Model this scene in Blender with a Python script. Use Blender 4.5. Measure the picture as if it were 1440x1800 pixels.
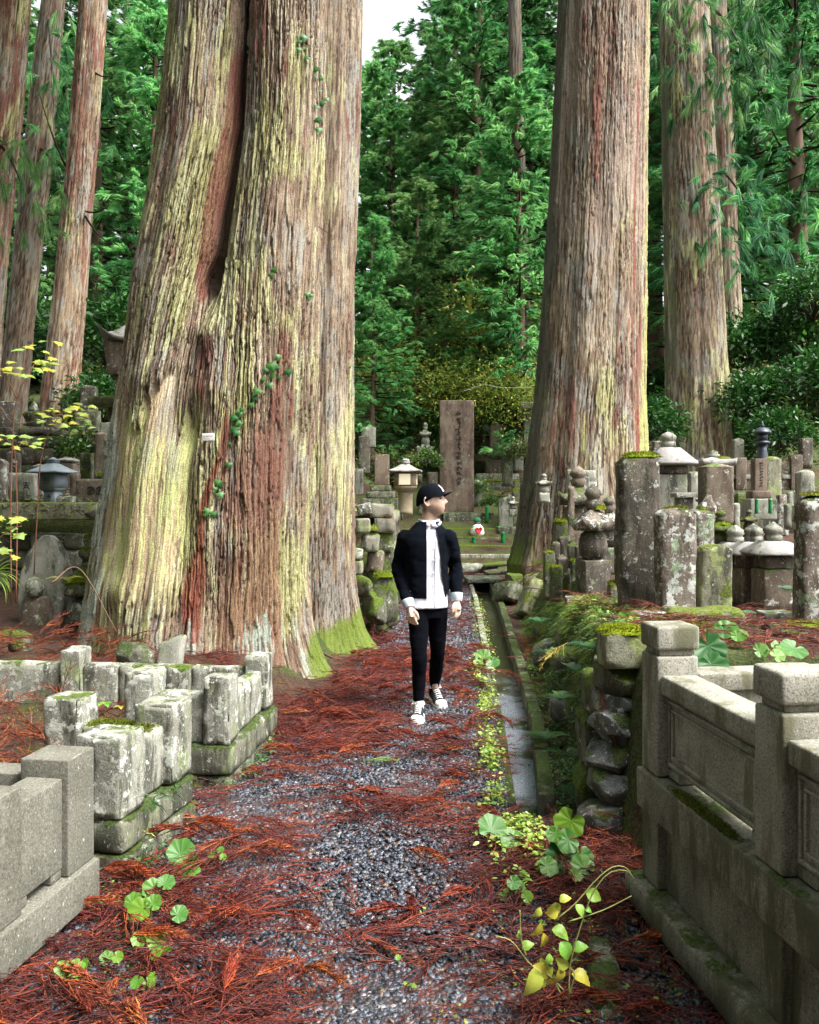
import bpy, bmesh, math, random
import numpy as np
from mathutils import Vector, Matrix, Euler

for _o in list(bpy.data.objects):
    bpy.data.objects.remove(_o)
SC = bpy.context.scene
COL = SC.collection
R = math.radians
random.seed(7)

# ---------------------------------------------------------------- camera, sky, sun, exposure
CAM_H, HOR, FPX = 1.6, 870.0, 1500.0      # eye height, horizon row and focal length of the photograph
cam = bpy.data.cameras.new("camera")
camo = bpy.data.objects.new("camera", cam)
COL.objects.link(camo)
camo.location = (0, 0, CAM_H)
camo.rotation_euler = (R(90), 0, 0)
cam.sensor_width = 36
cam.lens = 36 * FPX / 1800
cam.shift_y = -(900 - HOR) / 1800
cam.clip_start = 0.05
cam.clip_end = 600
SC.camera = camo

world = bpy.data.worlds.new("World")
SC.world = world
world.use_nodes = True
wn = world.node_tree
wn.nodes.clear()
SUN_EL, SUN_AZ = 57, 118        # azimuth: degrees clockwise from +Y
sky = wn.nodes.new("ShaderNodeTexSky")
sky.sky_type = 'NISHITA'
sky.sun_disc = False
sky.sun_elevation = R(SUN_EL)
sky.sun_rotation = R(SUN_AZ)
sky.air_density = 1.0
sky.dust_density = 6.0
sky.ozone_density = 1.0
hsv = wn.nodes.new("ShaderNodeHueSaturation")     # overcast: most of the blue is lost in cloud
hsv.inputs['Saturation'].default_value = 0.22
bg = wn.nodes.new("ShaderNodeBackground")
bg.inputs['Strength'].default_value = 0.15
wo = wn.nodes.new("ShaderNodeOutputWorld")
wn.links.new(sky.outputs[0], hsv.inputs['Color'])
wn.links.new(hsv.outputs[0], bg.inputs['Color'])
wn.links.new(bg.outputs[0], wo.inputs['Surface'])

sun = bpy.data.lights.new("sun", 'SUN')
sun.energy = 1.5
sun.angle = R(14)
sun.color = (1.0, 0.96, 0.9)
suno = bpy.data.objects.new("sun", sun)
COL.objects.link(suno)
_d = Vector((math.sin(R(SUN_AZ)) * math.cos(R(SUN_EL)), math.cos(R(SUN_AZ)) * math.cos(R(SUN_EL)), math.sin(R(SUN_EL))))
suno.rotation_euler = _d.to_track_quat('Z', 'Y').to_euler()
suno.location = _d * 30

SC.view_settings.view_transform = 'Standard'
SC.view_settings.look = 'None'
SC.view_settings.gamma = 1
SC.view_settings.use_curve_mapping = False
SC.view_settings.exposure = 1.9
SC.cycles.use_denoising = True
SC.cycles.max_bounces = 6
SC.cycles.diffuse_bounces = 3
SC.cycles.glossy_bounces = 2
SC.cycles.transmission_bounces = 3
SC.cycles.transparent_max_bounces = 4
SC.cycles.sample_clamp_indirect = 6

# ---------------------------------------------------------------- helpers: coordinates
def P(px, py, Y):
    """a point of the place seen at photograph pixel px,py at distance Y"""
    return Vector(((px - 720) / FPX * Y, Y, CAM_H - (py - HOR) / FPX * Y))
def GY(py, z=0.0):
    return FPX * (CAM_H - z) / (py - HOR)
def W(npx, Y):
    return npx * Y / FPX

# ---------------------------------------------------------------- helpers: noise
def _hash(ix, iy, iz, seed):
    h = (ix.astype(np.uint32) * np.uint32(374761393) + iy.astype(np.uint32) * np.uint32(668265263)
         + iz.astype(np.uint32) * np.uint32(2147483647) + np.uint32((seed * 974711 + 12345) & 0xffffffff))
    h = (h ^ (h >> np.uint32(13))) * np.uint32(1274126177)
    h = (h ^ (h >> np.uint32(16))) * np.uint32(2246822519)
    h = h ^ (h >> np.uint32(15))
    return h.astype(np.float32) * np.float32(1 / 4294967295.0)
def vnoise(Pn, seed=0):
    """value noise 0..1 of an (n,3) array"""
    Pn = np.asarray(Pn, dtype=np.float32)
    i = np.floor(Pn)
    f = Pn - i
    u = f * f * (3 - 2 * f)
    i = i.astype(np.int64)
    x0, y0, z0 = i[..., 0], i[..., 1], i[..., 2]
    ux, uy, uz = u[..., 0], u[..., 1], u[..., 2]
    def c(a, b, d): return _hash(x0 + a, y0 + b, z0 + d, seed)
    a = c(0, 0, 0) * (1 - ux) + c(1, 0, 0) * ux
    b = c(0, 1, 0) * (1 - ux) + c(1, 1, 0) * ux
    e = c(0, 0, 1) * (1 - ux) + c(1, 0, 1) * ux
    g = c(0, 1, 1) * (1 - ux) + c(1, 1, 1) * ux
    return (a * (1 - uy) + b * uy) * (1 - uz) + (e * (1 - uy) + g * uy) * uz
def fbm(Pn, seed=0, octv=3, gain=.5):
    t = 0; a = 1; s = 0
    Pn = np.asarray(Pn, dtype=np.float32)
    for k in range(octv):
        t = t + a * vnoise(Pn * (2.03 ** k), seed + 17 * k); s += a; a *= gain
    return t / s
def rnd1(i, j=0, seed=0):
    i = np.asarray(i).astype(np.int64); j = np.asarray(j).astype(np.int64) + 0 * i
    return _hash(i, j, 0 * i, seed)
def sstep(x, a, b):
    t = np.clip((x - a) / (b - a), 0, 1)
    return t * t * (3 - 2 * t)

# ---------------------------------------------------------------- helpers: objects
def link(o, parent=None):
    COL.objects.link(o)
    if parent is not None: o.parent = parent
    return o
def tag(o, label=None, cat=None, group=None, kind=None):
    if label: o['label'] = label
    if cat: o['category'] = cat
    if group: o['group'] = group
    if kind: o['kind'] = kind
    return o
def empty(name, loc=(0, 0, 0), rz=0.0, label=None, cat=None, group=None, rot=None):
    o = bpy.data.objects.new(name, None)
    o.location = loc
    o.rotation_euler = rot if rot else (0, 0, rz)
    o.empty_display_size = .1
    link(o)
    return tag(o, label, cat, group)
def mesh_data(name, V, faces, mat=None, smooth=True, col=None, uv=None, midx=None):
    V = np.ascontiguousarray(V, dtype=np.float32)
    if not isinstance(faces, list): faces = [faces]
    faces = [np.asarray(f, dtype=np.int32) for f in faces if len(f)]
    me = bpy.data.meshes.new(name)
    me.vertices.add(len(V)); me.vertices.foreach_set('co', V.ravel())
    loops = np.concatenate([f.ravel() for f in faces])
    tot = np.concatenate([np.full(len(f), f.shape[1], np.int32) for f in faces])
    st = np.concatenate([[0], np.cumsum(tot)[:-1]]).astype(np.int32)
    me.loops.add(len(loops)); me.loops.foreach_set('vertex_index', loops)
    me.polygons.add(len(tot)); me.polygons.foreach_set('loop_start', st)
    try: me.polygons.foreach_set('loop_total', tot)
    except Exception: pass
    if smooth: me.polygons.foreach_set('use_smooth', np.ones(len(tot), bool))
    mats = mat if isinstance(mat, (list, tuple)) else [mat]
    for m in mats:
        if m: me.materials.append(m)
    if midx is not None: me.polygons.foreach_set('material_index', np.asarray(midx, np.int32))
    if col is not None:
        a = me.color_attributes.new('Col', 'FLOAT_COLOR', 'POINT')
        c = np.ones((len(V), 4), np.float32); c[:, :3] = col
        a.data.foreach_set('color', c.ravel())
    me.update(calc_edges=True)
    me.validate()
    return me
def mesh_obj(name, V, faces, mat=None, parent=None, loc=(0, 0, 0), rot=(0, 0, 0), **kw):
    o = bpy.data.objects.new(name, mesh_data(name, V, faces, mat, **kw))
    o.location = loc; o.rotation_euler = rot
    return link(o, parent)
def data_obj(name, me, parent=None, loc=(0, 0, 0), rot=(0, 0, 0), scale=(1, 1, 1)):
    o = bpy.data.objects.new(name, me)
    o.location = loc; o.rotation_euler = rot
    o.scale = scale if isinstance(scale, (tuple, list)) else (scale,) * 3
    return link(o, parent)
def copy_tree(o, parent=None):
    c = o.copy(); COL.objects.link(c)
    if parent is not None: c.parent = parent
    for ch in list(o.children): copy_tree(ch, c)
    return c

class Geo:
    """collects pieces of one mesh"""
    def __init__(s): s.V = []; s.F = {}; s.C = []; s.n = 0
    def add(s, V, faces, col=None):
        V = np.asarray(V, np.float32).reshape(-1, 3)
        if not isinstance(faces, list): faces = [faces]
        for f in faces:
            f = np.asarray(f, np.int64)
            if len(f): s.F.setdefault(f.shape[1], []).append(f + s.n)
        s.V.append(V); s.n += len(V)
        c = np.ones((len(V), 3), np.float32)
        if col is not None: c[:] = col
        s.C.append(c)
        return s
    def arrays(s):
        return np.concatenate(s.V), [np.concatenate(f) for f in s.F.values()], np.concatenate(s.C)
    def obj(s, name, mat, parent=None, loc=(0, 0, 0), rot=(0, 0, 0), smooth=True, col=False):
        V, F, C = s.arrays()
        return mesh_obj(name, V, F, mat, parent, loc, rot, smooth=smooth, col=C if col else None)

# ---------------------------------------------------------------- helpers: shapes
def rbox(w, d, h, r, sp=.05):
    """box with rounded edges, gridded; base at z=0. returns V,F,N,edge"""
    r = min(r, w * .45, d * .45, h * .45)
    def ax(L):
        n = max(1, int(round((L - 2 * r) / sp)))
        m = np.linspace(-L / 2 + r, L / 2 - r, n + 1)
        return np.concatenate([[-L / 2, -L / 2 + r * .42], m, [L / 2 - r * .42, L / 2]])
    A = [ax(w), ax(d), ax(h)]
    Vs = []; Fs = []; n = 0
    for k in range(3):
        i, j = [(1, 2), (2, 0), (0, 1)][k]
        for sgn in (-1, 1):
            gi, gj = np.meshgrid(A[i], A[j], indexing='ij')
            V = np.zeros(gi.shape + (3,)); V[..., i] = gi; V[..., j] = gj; V[..., k] = sgn * A[k][-1]
            a, b = gi.shape
            idx = np.arange(a * b).reshape(a, b)
            q = np.stack([idx[:-1, :-1], idx[1:, :-1], idx[1:, 1:], idx[:-1, 1:]], -1).reshape(-1, 4)
            if sgn < 0: q = q[:, ::-1]
            Vs.append(V.reshape(-1, 3)); Fs.append(q + n); n += a * b
    V = np.concatenate(Vs); F = np.concatenate(Fs)
    _, first, inv = np.unique(np.round(V, 5), axis=0, return_index=True, return_inverse=True)
    V = V[first]; F = inv.reshape(-1)[F]
    q = np.clip(V, [-w / 2 + r, -d / 2 + r, -h / 2 + r], [w / 2 - r, d / 2 - r, h / 2 - r])
    D = V - q
    N = D / np.maximum(np.linalg.norm(D, axis=1, keepdims=True), 1e-9)
    edge = (np.abs(N) > .2).sum(1) > 1
    V = q + N * r
    V[:, 2] += h / 2
    return V, F, N, edge

_stone_seed = [100]
def stone_mesh(w, d, h, bev=.012, rough=.006, freq=9, sp=.05, chip=.0, shape=None, seed=None):
    if seed is None:
        _stone_seed[0] += 1; seed = _stone_seed[0]
    V, F, N, edge = rbox(w, d, h, bev, sp)
    if shape: V = shape(V, w, d, h)
    nz = fbm(V * freq + seed * 7.3, seed, 3) - .5
    nl = fbm(V * freq * .3 + seed * 3.1, seed + 5, 2) - .5
    disp = rough * (nz * 1.7 + nl * .9)
    if chip:
        c = fbm(V * 14 + seed * 1.7, seed + 9, 2)
        disp = disp - edge * chip * np.clip(c - .5, 0, 1) * 4
    V = V + N * disp[:, None]
    return V, F
def stone(name, w, d, h, loc, mat, parent=None, rz=0.0, rot=None, **kw):
    V, F = stone_mesh(w, d, h, **kw)
    return mesh_obj(name, V, F, mat, parent, loc, rot if rot else (0, 0, rz))
def arch_top(rise):
    def f(V, w, d, h):
        V = V.copy(); z0 = h - rise
        m = V[:, 2] > z0 - 1e-6
        k = np.sqrt(np.clip(1 - (2 * V[:, 0] / w) ** 2 * .96, 0, 1))
        V[m, 2] = z0 + (V[m, 2] - z0) * k[m]
        t = np.clip(V[:, 2], 0, None)
        lo = V[:, 2] > 1e9
        return V
    return f
def peak_top(rise, taper=0.0):
    def f(V, w, d, h):
        V = V.copy(); z0 = h - rise
        m = V[:, 2] > z0 - 1e-6
        k = 1 - np.maximum(np.abs(2 * V[:, 0] / w), np.abs(2 * V[:, 1] / d))
        V[m, 2] = z0 + (V[m, 2] - z0) * np.clip(k[m], 0, 1)
        V[:, :2] *= (1 - taper * V[:, 2:3] / h)
        return V
    return f
def slant_top(dz):
    def f(V, w, d, h):
        V = V.copy(); V[:, 2] += V[:, 2] / h * (V[:, 0] / w) * dz
        return V
    return f
def boulder_mesh(w, d, h, seed, sp=.06, amp=.22):
    V, F, N, e = rbox(w, d, h, min(w, d, h) * .30, sp)
    c = np.array([0, 0, h / 2])
    s = max(w, d, h)
    a = fbm(V / s * 2.6 + seed * 5.1, seed, 2) - .5
    b = np.abs(fbm(V / s * 5 + seed, seed + 3, 2) - .5)
    V = V + (V - c) * (a[:, None] * amp * 2.0) - N * (b[:, None] * amp * .35 * min(w, d, h))
    rg = np.random.default_rng(seed + 900)          # broken faces: the rock is cut back by a few random planes
    half = np.array([w, d, h]) / 2
    for k in range(9):
        n = unit(rg.normal(size=3)); reach = np.linalg.norm(n * half)
        ex = np.clip((V - c) @ n - reach * rg.uniform(.72, .95), 0, None)
        V = V - n * (ex * .92)[:, None]
    V = V + N * ((fbm(V / s * 14 + seed, seed + 8, 2) - .5) * .05 * min(w, d, h))[:, None]
    return V, F
def boulder(name, w, d, h, loc, mat, parent=None, seed=1, rot=(0, 0, 0), **kw):
    V, F = boulder_mesh(w, d, h, seed, **kw)
    return mesh_obj(name, V, F, mat, parent, loc, rot)
def lathe_v(prof, n=20, square=0.0, cap=True):
    """prof list of (r,z). square 0 round .. 1 square plan"""
    prof = np.asarray(prof, float)
    th = np.linspace(0, 2 * np.pi, n, endpoint=False) 
    c, s = np.cos(th), np.sin(th)
    k = 1 / np.maximum(np.abs(c), np.abs(s))
    k = 1 + (k - 1) * square
    V = np.stack([prof[:, 0:1] * c * k, prof[:, 0:1] * s * k, np.repeat(prof[:, 1:2], n, 1)], -1)
    m = len(prof)
    idx = np.arange(m * n).reshape(m, n)
    nx = np.roll(idx, -1, 1)
    q = np.stack([idx[:-1], nx[:-1], nx[1:], idx[1:]], -1).reshape(-1, 4)
    V = V.reshape(-1, 3)
    F = [q]
    if cap:
        V = np.concatenate([V, [[0, 0, prof[0, 1]], [0, 0, prof[-1, 1]]]])
        b, t = m * n, m * n + 1
        F.append(np.concatenate([np.stack([nx[0], idx[0], np.full(n, b)], -1), np.stack([idx[-1], nx[-1], np.full(n, t)], -1)]))
    return V, F
def lathe(name, prof, mat, parent=None, loc=(0, 0, 0), rz=0., n=20, square=0., rough=.0, smooth=True, seed=3):
    V, F = lathe_v(prof, n, square)
    if rough:
        V = V + (np.stack([fbm(V * 12 + 3, seed), fbm(V * 12 + 31, seed), fbm(V * 12 + 77, seed)], -1) - .5) * rough * 2
    o = mesh_obj(name, V, F, mat, parent, loc, (0, 0, rz), smooth=smooth)
    return o
def hip_roof(name, w, h, th, lift, mat, parent=None, loc=(0, 0, 0), rz=0., curve=1.5, n=14, rough=.004, top=.12, seed=5):
    """square stone roof with concave slopes and corners that turn up; underside at z=0"""
    u = np.linspace(-1, 1, n)
    gu, gv = np.meshgrid(u, u, indexing='ij')
    r = np.maximum(np.abs(gu), np.abs(gv))
    cor = (np.abs(gu * gv)) ** 2.2 * lift
    t = np.clip((r - top) / (1 - top), 0, 1)
    zt = th + (1 - t) ** curve * h + cor
    zb = 0 * r + cor * r
    k = w / 2
    def mk(z, inset): return np.stack([gu * k * inset, gv * k * inset, z], -1).reshape(-1, 3)
    Vt, Vb = mk(zt, 1), mk(zb, .96)
    idx = np.arange(n * n).reshape(n, n)
    q = np.stack([idx[:-1, :-1], idx[1:, :-1], idx[1:, 1:], idx[:-1, 1:]], -1).reshape(-1, 4)
    ring = np.concatenate([idx[:-1, 0], idx[-1, :-1], idx[::-1, -1][:-1], idx[0, ::-1][:-1]])
    rn = np.roll(ring, -1)
    m = n * n
    side = np.stack([ring + m, rn + m, rn, ring], -1)
    V = np.concatenate([Vt, Vb]); F = np.concatenate([q, q[:, ::-1] + m, side])
    V = V + (np.stack([fbm(V * 10 + 3, seed), fbm(V * 10 + 31, seed), fbm(V * 10 + 77, seed)], -1) - .5) * rough * 2
    return mesh_obj(name, V, F, mat, parent, loc, (0, 0, rz), smooth=False)
def tube_v(pts, rad, n=8, caps=True, flat=1.0):
    """tube along pts with radii rad"""
    pts = np.asarray(pts, float); rad = np.broadcast_to(np.asarray(rad, float), (len(pts),))
    T = np.gradient(pts, axis=0); T /= np.maximum(np.linalg.norm(T, axis=1, keepdims=True), 1e-9)
    ref = np.array([0., 0, 1]) if abs(T[:, 2]).mean() < .8 else np.array([1., 0, 0])
    A = np.cross(T, ref); A /= np.maximum(np.linalg.norm(A, axis=1, keepdims=True), 1e-9)
    B = np.cross(T, A)
    th = np.linspace(0, 2 * np.pi, n, endpoint=False)
    V = pts[:, None] + rad[:, None, None] * (np.cos(th)[None, :, None] * A[:, None] + flat * np.sin(th)[None, :, None] * B[:, None])
    m = len(pts)
    idx = np.arange(m * n).reshape(m, n); nx = np.roll(idx, -1, 1)
    F = [np.stack([idx[:-1], idx[1:], nx[1:], nx[:-1]], -1).reshape(-1, 4)]
    V = V.reshape(-1, 3)
    if caps:
        V = np.concatenate([V, pts[:1], pts[-1:]])
        F.append(np.concatenate([np.stack([idx[0], nx[0], np.full(n, m * n)], -1), np.stack([nx[-1], idx[-1], np.full(n, m * n + 1)], -1)]))
    return V, F
def spline(pts, n):
    """smooth resample of a few control points (Catmull-Rom)"""
    p = np.asarray(pts, float)
    p = np.concatenate([2 * p[:1] - p[1:2], p, 2 * p[-1:] - p[-2:-1]])
    m = len(p) - 3
    t = np.linspace(0, m - 1e-6, n); i = t.astype(int); f = (t - i)[:, None]
    a, b, c, d = p[i], p[i + 1], p[i + 2], p[i + 3]
    return .5 * (2 * b + (c - a) * f + (2 * a - 5 * b + 4 * c - d) * f ** 2 + (3 * b - a - 3 * c + d) * f ** 3)
def unit(v):
    return v / np.maximum(np.linalg.norm(v, axis=-1, keepdims=True), 1e-9)
def ribbons(base, dirn, length, width, bend=None, side=None, rng=None, tri=False):
    """many small pointed blades at once. base,dirn (n,3); length,width (n,). bend (n,3) added at the tip"""
    n = len(base)
    dirn = unit(dirn)
    if side is None:
        rr = rng.normal(size=(n, 3)) if rng is not None else np.tile([[0., 0, 1]], (n, 1)) + .01
        side = unit(np.cross(dirn, rr))
    L = np.asarray(length).reshape(-1, 1); w = np.asarray(width).reshape(-1, 1) * .5
    if bend is None: bend = np.zeros((n, 3))
    tip = base + dirn * L + bend
    if tri:
        V = np.stack([base - side * w, base + side * w, tip], 1)
        F = np.arange(3 * n).reshape(n, 3)
        return V.reshape(-1, 3), [F]
    mid = base + dirn * L * .5 + bend * .25
    V = np.stack([base - side * w * .45, base + side * w * .45, mid - side * w, mid + side * w, tip], 1)
    o = np.arange(n)[:, None] * 5
    return V.reshape(-1, 3), [o + np.array([[0, 1, 3, 2]]), o + np.array([[2, 3, 4]])]
# ---------------------------------------------------------------- materials
class NT:
    def __init__(s, name):
        s.m = bpy.data.materials.new(name); s.m.use_nodes = True
        s.t = s.m.node_tree; s.t.nodes.clear()
        s.out = s.t.nodes.new('ShaderNodeOutputMaterial')
    def n(s, typ, ins=None, **props):
        nd = s.t.nodes.new('ShaderNode' + typ)
        for k, v in props.items(): setattr(nd, k, v)
        for k, v in (ins or {}).items():
            sk = nd.inputs[k]
            if isinstance(v, bpy.types.NodeSocket): s.t.links.new(v, sk)
            else:
                if isinstance(v, (tuple, list)) and len(v) == 3 and sk.type == 'RGBA': v = (*v, 1)
                sk.default_value = v
        return nd
    def mix(s, f, a, b, mode='MIX'):
        nd = s.t.nodes.new('ShaderNodeMix'); nd.data_type = 'RGBA'; nd.blend_type = mode
        for i, v in ((0, f), (6, a), (7, b)):
            if isinstance(v, bpy.types.NodeSocket): s.t.links.new(v, nd.inputs[i])
            else: nd.inputs[i].default_value = (*v, 1) if isinstance(v, (tuple, list)) and len(v) == 3 else v
        return nd.outputs[2]
    def mr(s, v, a, b, c=0., d=1.):
        return s.n('MapRange', {0: v, 1: a, 2: b, 3: c, 4: d}, interpolation_type='SMOOTHSTEP').outputs[0]
    def math(s, op, a, b=0., clamp=False):
        nd = s.n('Math', {0: a, 1: b}, operation=op); nd.use_clamp = clamp
        return nd.outputs[0]
    def noise(s, vec, scale, detail=4., rough=.6, w=0):
        return s.n('TexNoise', {'Vector': vec, 'Scale': scale, 'Detail': detail, 'Roughness': rough}).outputs[0]
    def coords(s):
        tc = s.n('TexCoord'); oi = s.n('ObjectInfo')
        off = s.math('MULTIPLY', oi.outputs['Random'], 57.0)
        return s.n('VectorMath', {0: tc.outputs['Object'], 1: off}, operation='ADD').outputs[0]
    def scalev(s, v, sc):
        return s.n('Mapping', {'Vector': v, 'Scale': sc}).outputs[0]
    def bsdf(s, col, rough=.8, bump=None, bstr=.3, bdist=.01, spec=.5, **kw):
        ins = {'Base Color': col, 'Roughness': rough, 'Specular IOR Level': spec}
        ins.update(kw)
        if bump is not None:
            ins['Normal'] = s.n('Bump', {'Height': bump, 'Strength': bstr, 'Distance': bdist}).outputs[0]
        b = s.n('BsdfPrincipled', ins)
        s.t.links.new(b.outputs[0], s.out.inputs[0])
        return s.m

def stone_mat(name, a, b, speck=.35, lich=.0, lcol=(.55, .58, .52), lich2=.0, l2col=(.30, .36, .20), moss=.0, mcol=(.07, .11, .012),
              up=1.0, stain=.0, scol=(.035, .038, .025), rough=.85, bump=.5, sc=1.0, grain=160):
    m = NT(name); v = m.coords()
    big = m.noise(v, 5 * sc, 5, .65)
    fine = m.noise(v, grain, 3, .7)
    mid = m.noise(v, 34 * sc, 5, .7)
    col = m.mix(m.mr(big, .35, .65), a, b)
    dark = m.mr(fine, .36, .50, 1 - speck, 1.0)
    col = m.mix(1.0, col, m.n('CombineColor', {0: dark, 1: dark, 2: dark}).outputs[0], 'MULTIPLY')
    col = m.mix(m.mr(fine, .58, .68, 0, speck * .6), col, (.62, .60, .56))
    col = m.mix(m.mr(mid, .62, .72, 0, .35), col, tuple(x * .45 for x in a))
    hgt = m.math('ADD', m.math('MULTIPLY', mid, .6), m.math('MULTIPLY', fine, .35))
    if stain:
        sv = m.scalev(v, (1.0, 1.0, .22))
        st = m.noise(sv, 9 * sc, 5, .7)
        col = m.mix(m.mr(st, .62 - .3 * stain, .72 - .22 * stain, 0, .85), col, scol)
    if lich:
        l1 = m.noise(v, 13 * sc, 8, .72)
        k1 = m.mr(l1, .68 - .24 * lich, .71 - .22 * lich)
        col = m.mix(k1, col, m.mix(m.mr(mid, .4, .6), lcol, tuple(x * .72 for x in lcol)))
        hgt = m.math('ADD', hgt, m.math('MULTIPLY', k1, .25))
        l1b = m.noise(m.scalev(v, (1.3, 1.1, .9)), 42 * sc, 4, .6)
        col = m.mix(m.mr(l1b, .70 - .12 * lich, .72 - .12 * lich, 0, .8), col, lcol)
    if lich2:
        l2 = m.noise(m.scalev(v, (1, 1, .6)), 7.3 * sc, 7, .7)
        k2 = m.mr(l2, .67 - .24 * lich2, .71 - .22 * lich2)
        col = m.mix(m.math('MULTIPLY', k2, .9), col, m.mix(m.mr(mid, .35, .6), l2col, tuple(x * .6 for x in l2col)))
    if moss:
        nz = m.n('SeparateXYZ', {0: m.n('NewGeometry').outputs['Normal']}).outputs[2]
        mn = m.noise(v, 6 * sc, 7, .7)
        k = m.math('ADD', mn, m.math('MULTIPLY', m.mr(nz, -.3, .9), .22 * up))
        km = m.mr(k, .86 - .42 * moss, .92 - .40 * moss)
        mc = m.mix(m.mr(m.noise(v, 60, 3, .7), .35, .65), tuple(x * .45 for x in mcol), tuple(x * 1.5 for x in mcol))
        col = m.mix(km, col, mc)
        hgt = m.math('ADD', hgt, m.math('MULTIPLY', m.math('MULTIPLY', km, m.noise(v, 110, 3, .8)), 1.2))
    return m.bsdf(col, rough, hgt, bump, .012, .35)

def attr_mat(name, rough=.7, var=.25, translucent=.0, bump=0, bscale=40, spec=.3, hue=.0, gloss=None):
    """colour from the mesh's own 'Col' attribute, varied by fine noise and by object"""
    m = NT(name)
    c = m.n('VertexColor', layer_name='Col').outputs[0]
    v = m.n('TexCoord').outputs['Object']
    f = m.noise(v, bscale, 4, .7)
    k = m.mr(f, .3, .7, 1 - var, 1 + var)
    col = m.mix(1.0, c, m.n('CombineColor', {0: k, 1: k, 2: k}).outputs[0], 'MULTIPLY')
    if hue:
        rn = m.n('ObjectInfo').outputs['Random']
        col = m.n('HueSaturation', {'Hue': m.mr(rn, 0, 1, .5 - hue, .5 + hue), 'Value': m.mr(rn, 0, 1, .8, 1.2), 'Color': col}).outputs[0]
    if translucent:
        ins = {'Base Color': col, 'Roughness': rough, 'Specular IOR Level': spec}
        if bump: ins['Normal'] = m.n('Bump', {'Height': f, 'Strength': bump, 'Distance': .004}).outputs[0]
        b = m.n('BsdfPrincipled', ins)
        t = m.n('BsdfTranslucent', {'Color': col})
        mx = m.n('MixShader', {0: translucent, 1: b.outputs[0], 2: t.outputs[0]})
        m.t.links.new(mx.outputs[0], m.out.inputs[0])
        return m.m
    return m.bsdf(col, rough, f if bump else None, bump, .006, spec)

def plain(name, col, rough=.6, var=.15, scale=60, bump=.15, spec=.4, **kw):
    m = NT(name)
    v = m.coords()
    f = m.noise(v, scale, 4, .6)
    c = m.mix(m.mr(f, .3, .7), tuple(x * (1 - var) for x in col), tuple(min(1, x * (1 + var)) for x in col))
    return m.bsdf(c, rough, f, bump, .004, spec, **kw)

M = {}
M['granite_new'] = stone_mat('granite_new', (.108, .105, .080), (.152, .148, .118), speck=.45, lich=.05, stain=.12, scol=(.10, .10, .07), bump=.35, grain=130)
M['granite_right'] = stone_mat('granite_right', (.215, .208, .165), (.29, .283, .235), speck=.55, stain=.42, scol=(.10, .10, .055), moss=.16, up=.7, bump=.4, grain=150)
M['granite_stained'] = stone_mat('granite_stained', (.13, .125, .088), (.21, .205, .155), speck=.5, stain=.56, scol=(.06, .06, .03), moss=.24, mcol=(.045, .07, .010), up=1.1, bump=.5, grain=150)
M['lichen_stone'] = stone_mat('lichen_stone', (.20, .20, .155), (.31, .31, .26), speck=.55, lich=.58, lcol=(.54, .56, .49), lich2=.45, l2col=(.25, .29, .15), moss=.30, stain=.46, bump=.7)
M['lichen_base'] = stone_mat('lichen_base', (.10, .10, .065), (.18, .18, .13), speck=.4, lich=.36, lcol=(.45, .47, .40), lich2=.4, l2col=(.22, .27, .12), moss=.55, stain=.65, mcol=(.038, .062, .008), bump=.8)
M['grave_dark'] = stone_mat('grave_dark', (.065, .055, .042), (.125, .108, .08), speck=.4, lich=.40, lcol=(.42, .43, .40), lich2=.36, l2col=(.19, .25, .14), moss=.40, mcol=(.08, .11, .015), stain=.5, scol=(.028, .024, .016), bump=.8)
M['grave_white'] = stone_mat('grave_white', (.095, .072, .055), (.19, .16, .125), speck=.35, lich=.66, lcol=(.52, .54, .50), lich2=.45, l2col=(.30, .42, .25), moss=.3, stain=.4, scol=(.04, .03, .02), bump=.8)
M['grave_green'] = stone_mat('grave_green', (.14, .14, .08), (.25, .25, .18), speck=.35, lich=.3, lich2=.6, l2col=(.33, .38, .14), moss=.55, mcol=(.10, .13, .012), stain=.35, bump=.8)
M['grave_brown'] = stone_mat('grave_brown', (.105, .08, .056), (.19, .155, .115), speck=.5, lich=.38, lcol=(.46, .46, .39), lich2=.3, moss=.32, stain=.52, scol=(.07, .05, .035), bump=.5)
M['grave_grey'] = stone_mat('grave_grey', (.19, .19, .15), (.30, .30, .25), speck=.35, lich=.3, lich2=.3, moss=.3, stain=.4, bump=.6)
M['roof_stone'] = stone_mat('roof_stone', (.21, .20, .19), (.32, .31, .29), speck=.35, lich=.3, lcol=(.55, .55, .54), lich2=.15, moss=.14, stain=.25, scol=(.08, .075, .06), bump=.5)
M['moss_stone'] = stone_mat('moss_stone', (.075, .075, .048), (.15, .15, .10), speck=.4, lich=.28, lich2=.35, moss=.74, mcol=(.075, .115, .010), stain=.5, bump=1.0)
M['wet_rock'] = stone_mat('wet_rock', (.06, .062, .058), (.17, .18, .19), speck=.4, lich=.42, lcol=(.60, .62, .58), lich2=.3, l2col=(.42, .44, .16), moss=.42, mcol=(.05, .075, .012), stain=.4, bump=.9, rough=.5, sc=1.3)
M['wall_stone'] = stone_mat('wall_stone', (.16, .15, .105), (.26, .25, .20), speck=.45, lich=.22, lich2=.35, l2col=(.27, .31, .14), moss=.42, mcol=(.11, .15, .014), stain=.4, bump=.8)
M['stele'] = stone_mat('stele', (.125, .085, .062), (.20, .155, .115), speck=.3, lich=.28, lcol=(.36, .36, .27), lich2=.3, l2col=(.24, .24, .17), stain=.5, scol=(.07, .045, .035), bump=.6, sc=.6)
M['lantern_blue'] = stone_mat('lantern_blue', (.17, .21, .24), (.22, .26, .28), speck=.2, stain=.12, scol=(.12, .13, .13), bump=.2)
M['lantern_warm'] = stone_mat('lantern_warm', (.21, .165, .10), (.28, .23, .15), speck=.5, stain=.15, scol=(.2, .17, .11), bump=.3)
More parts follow.
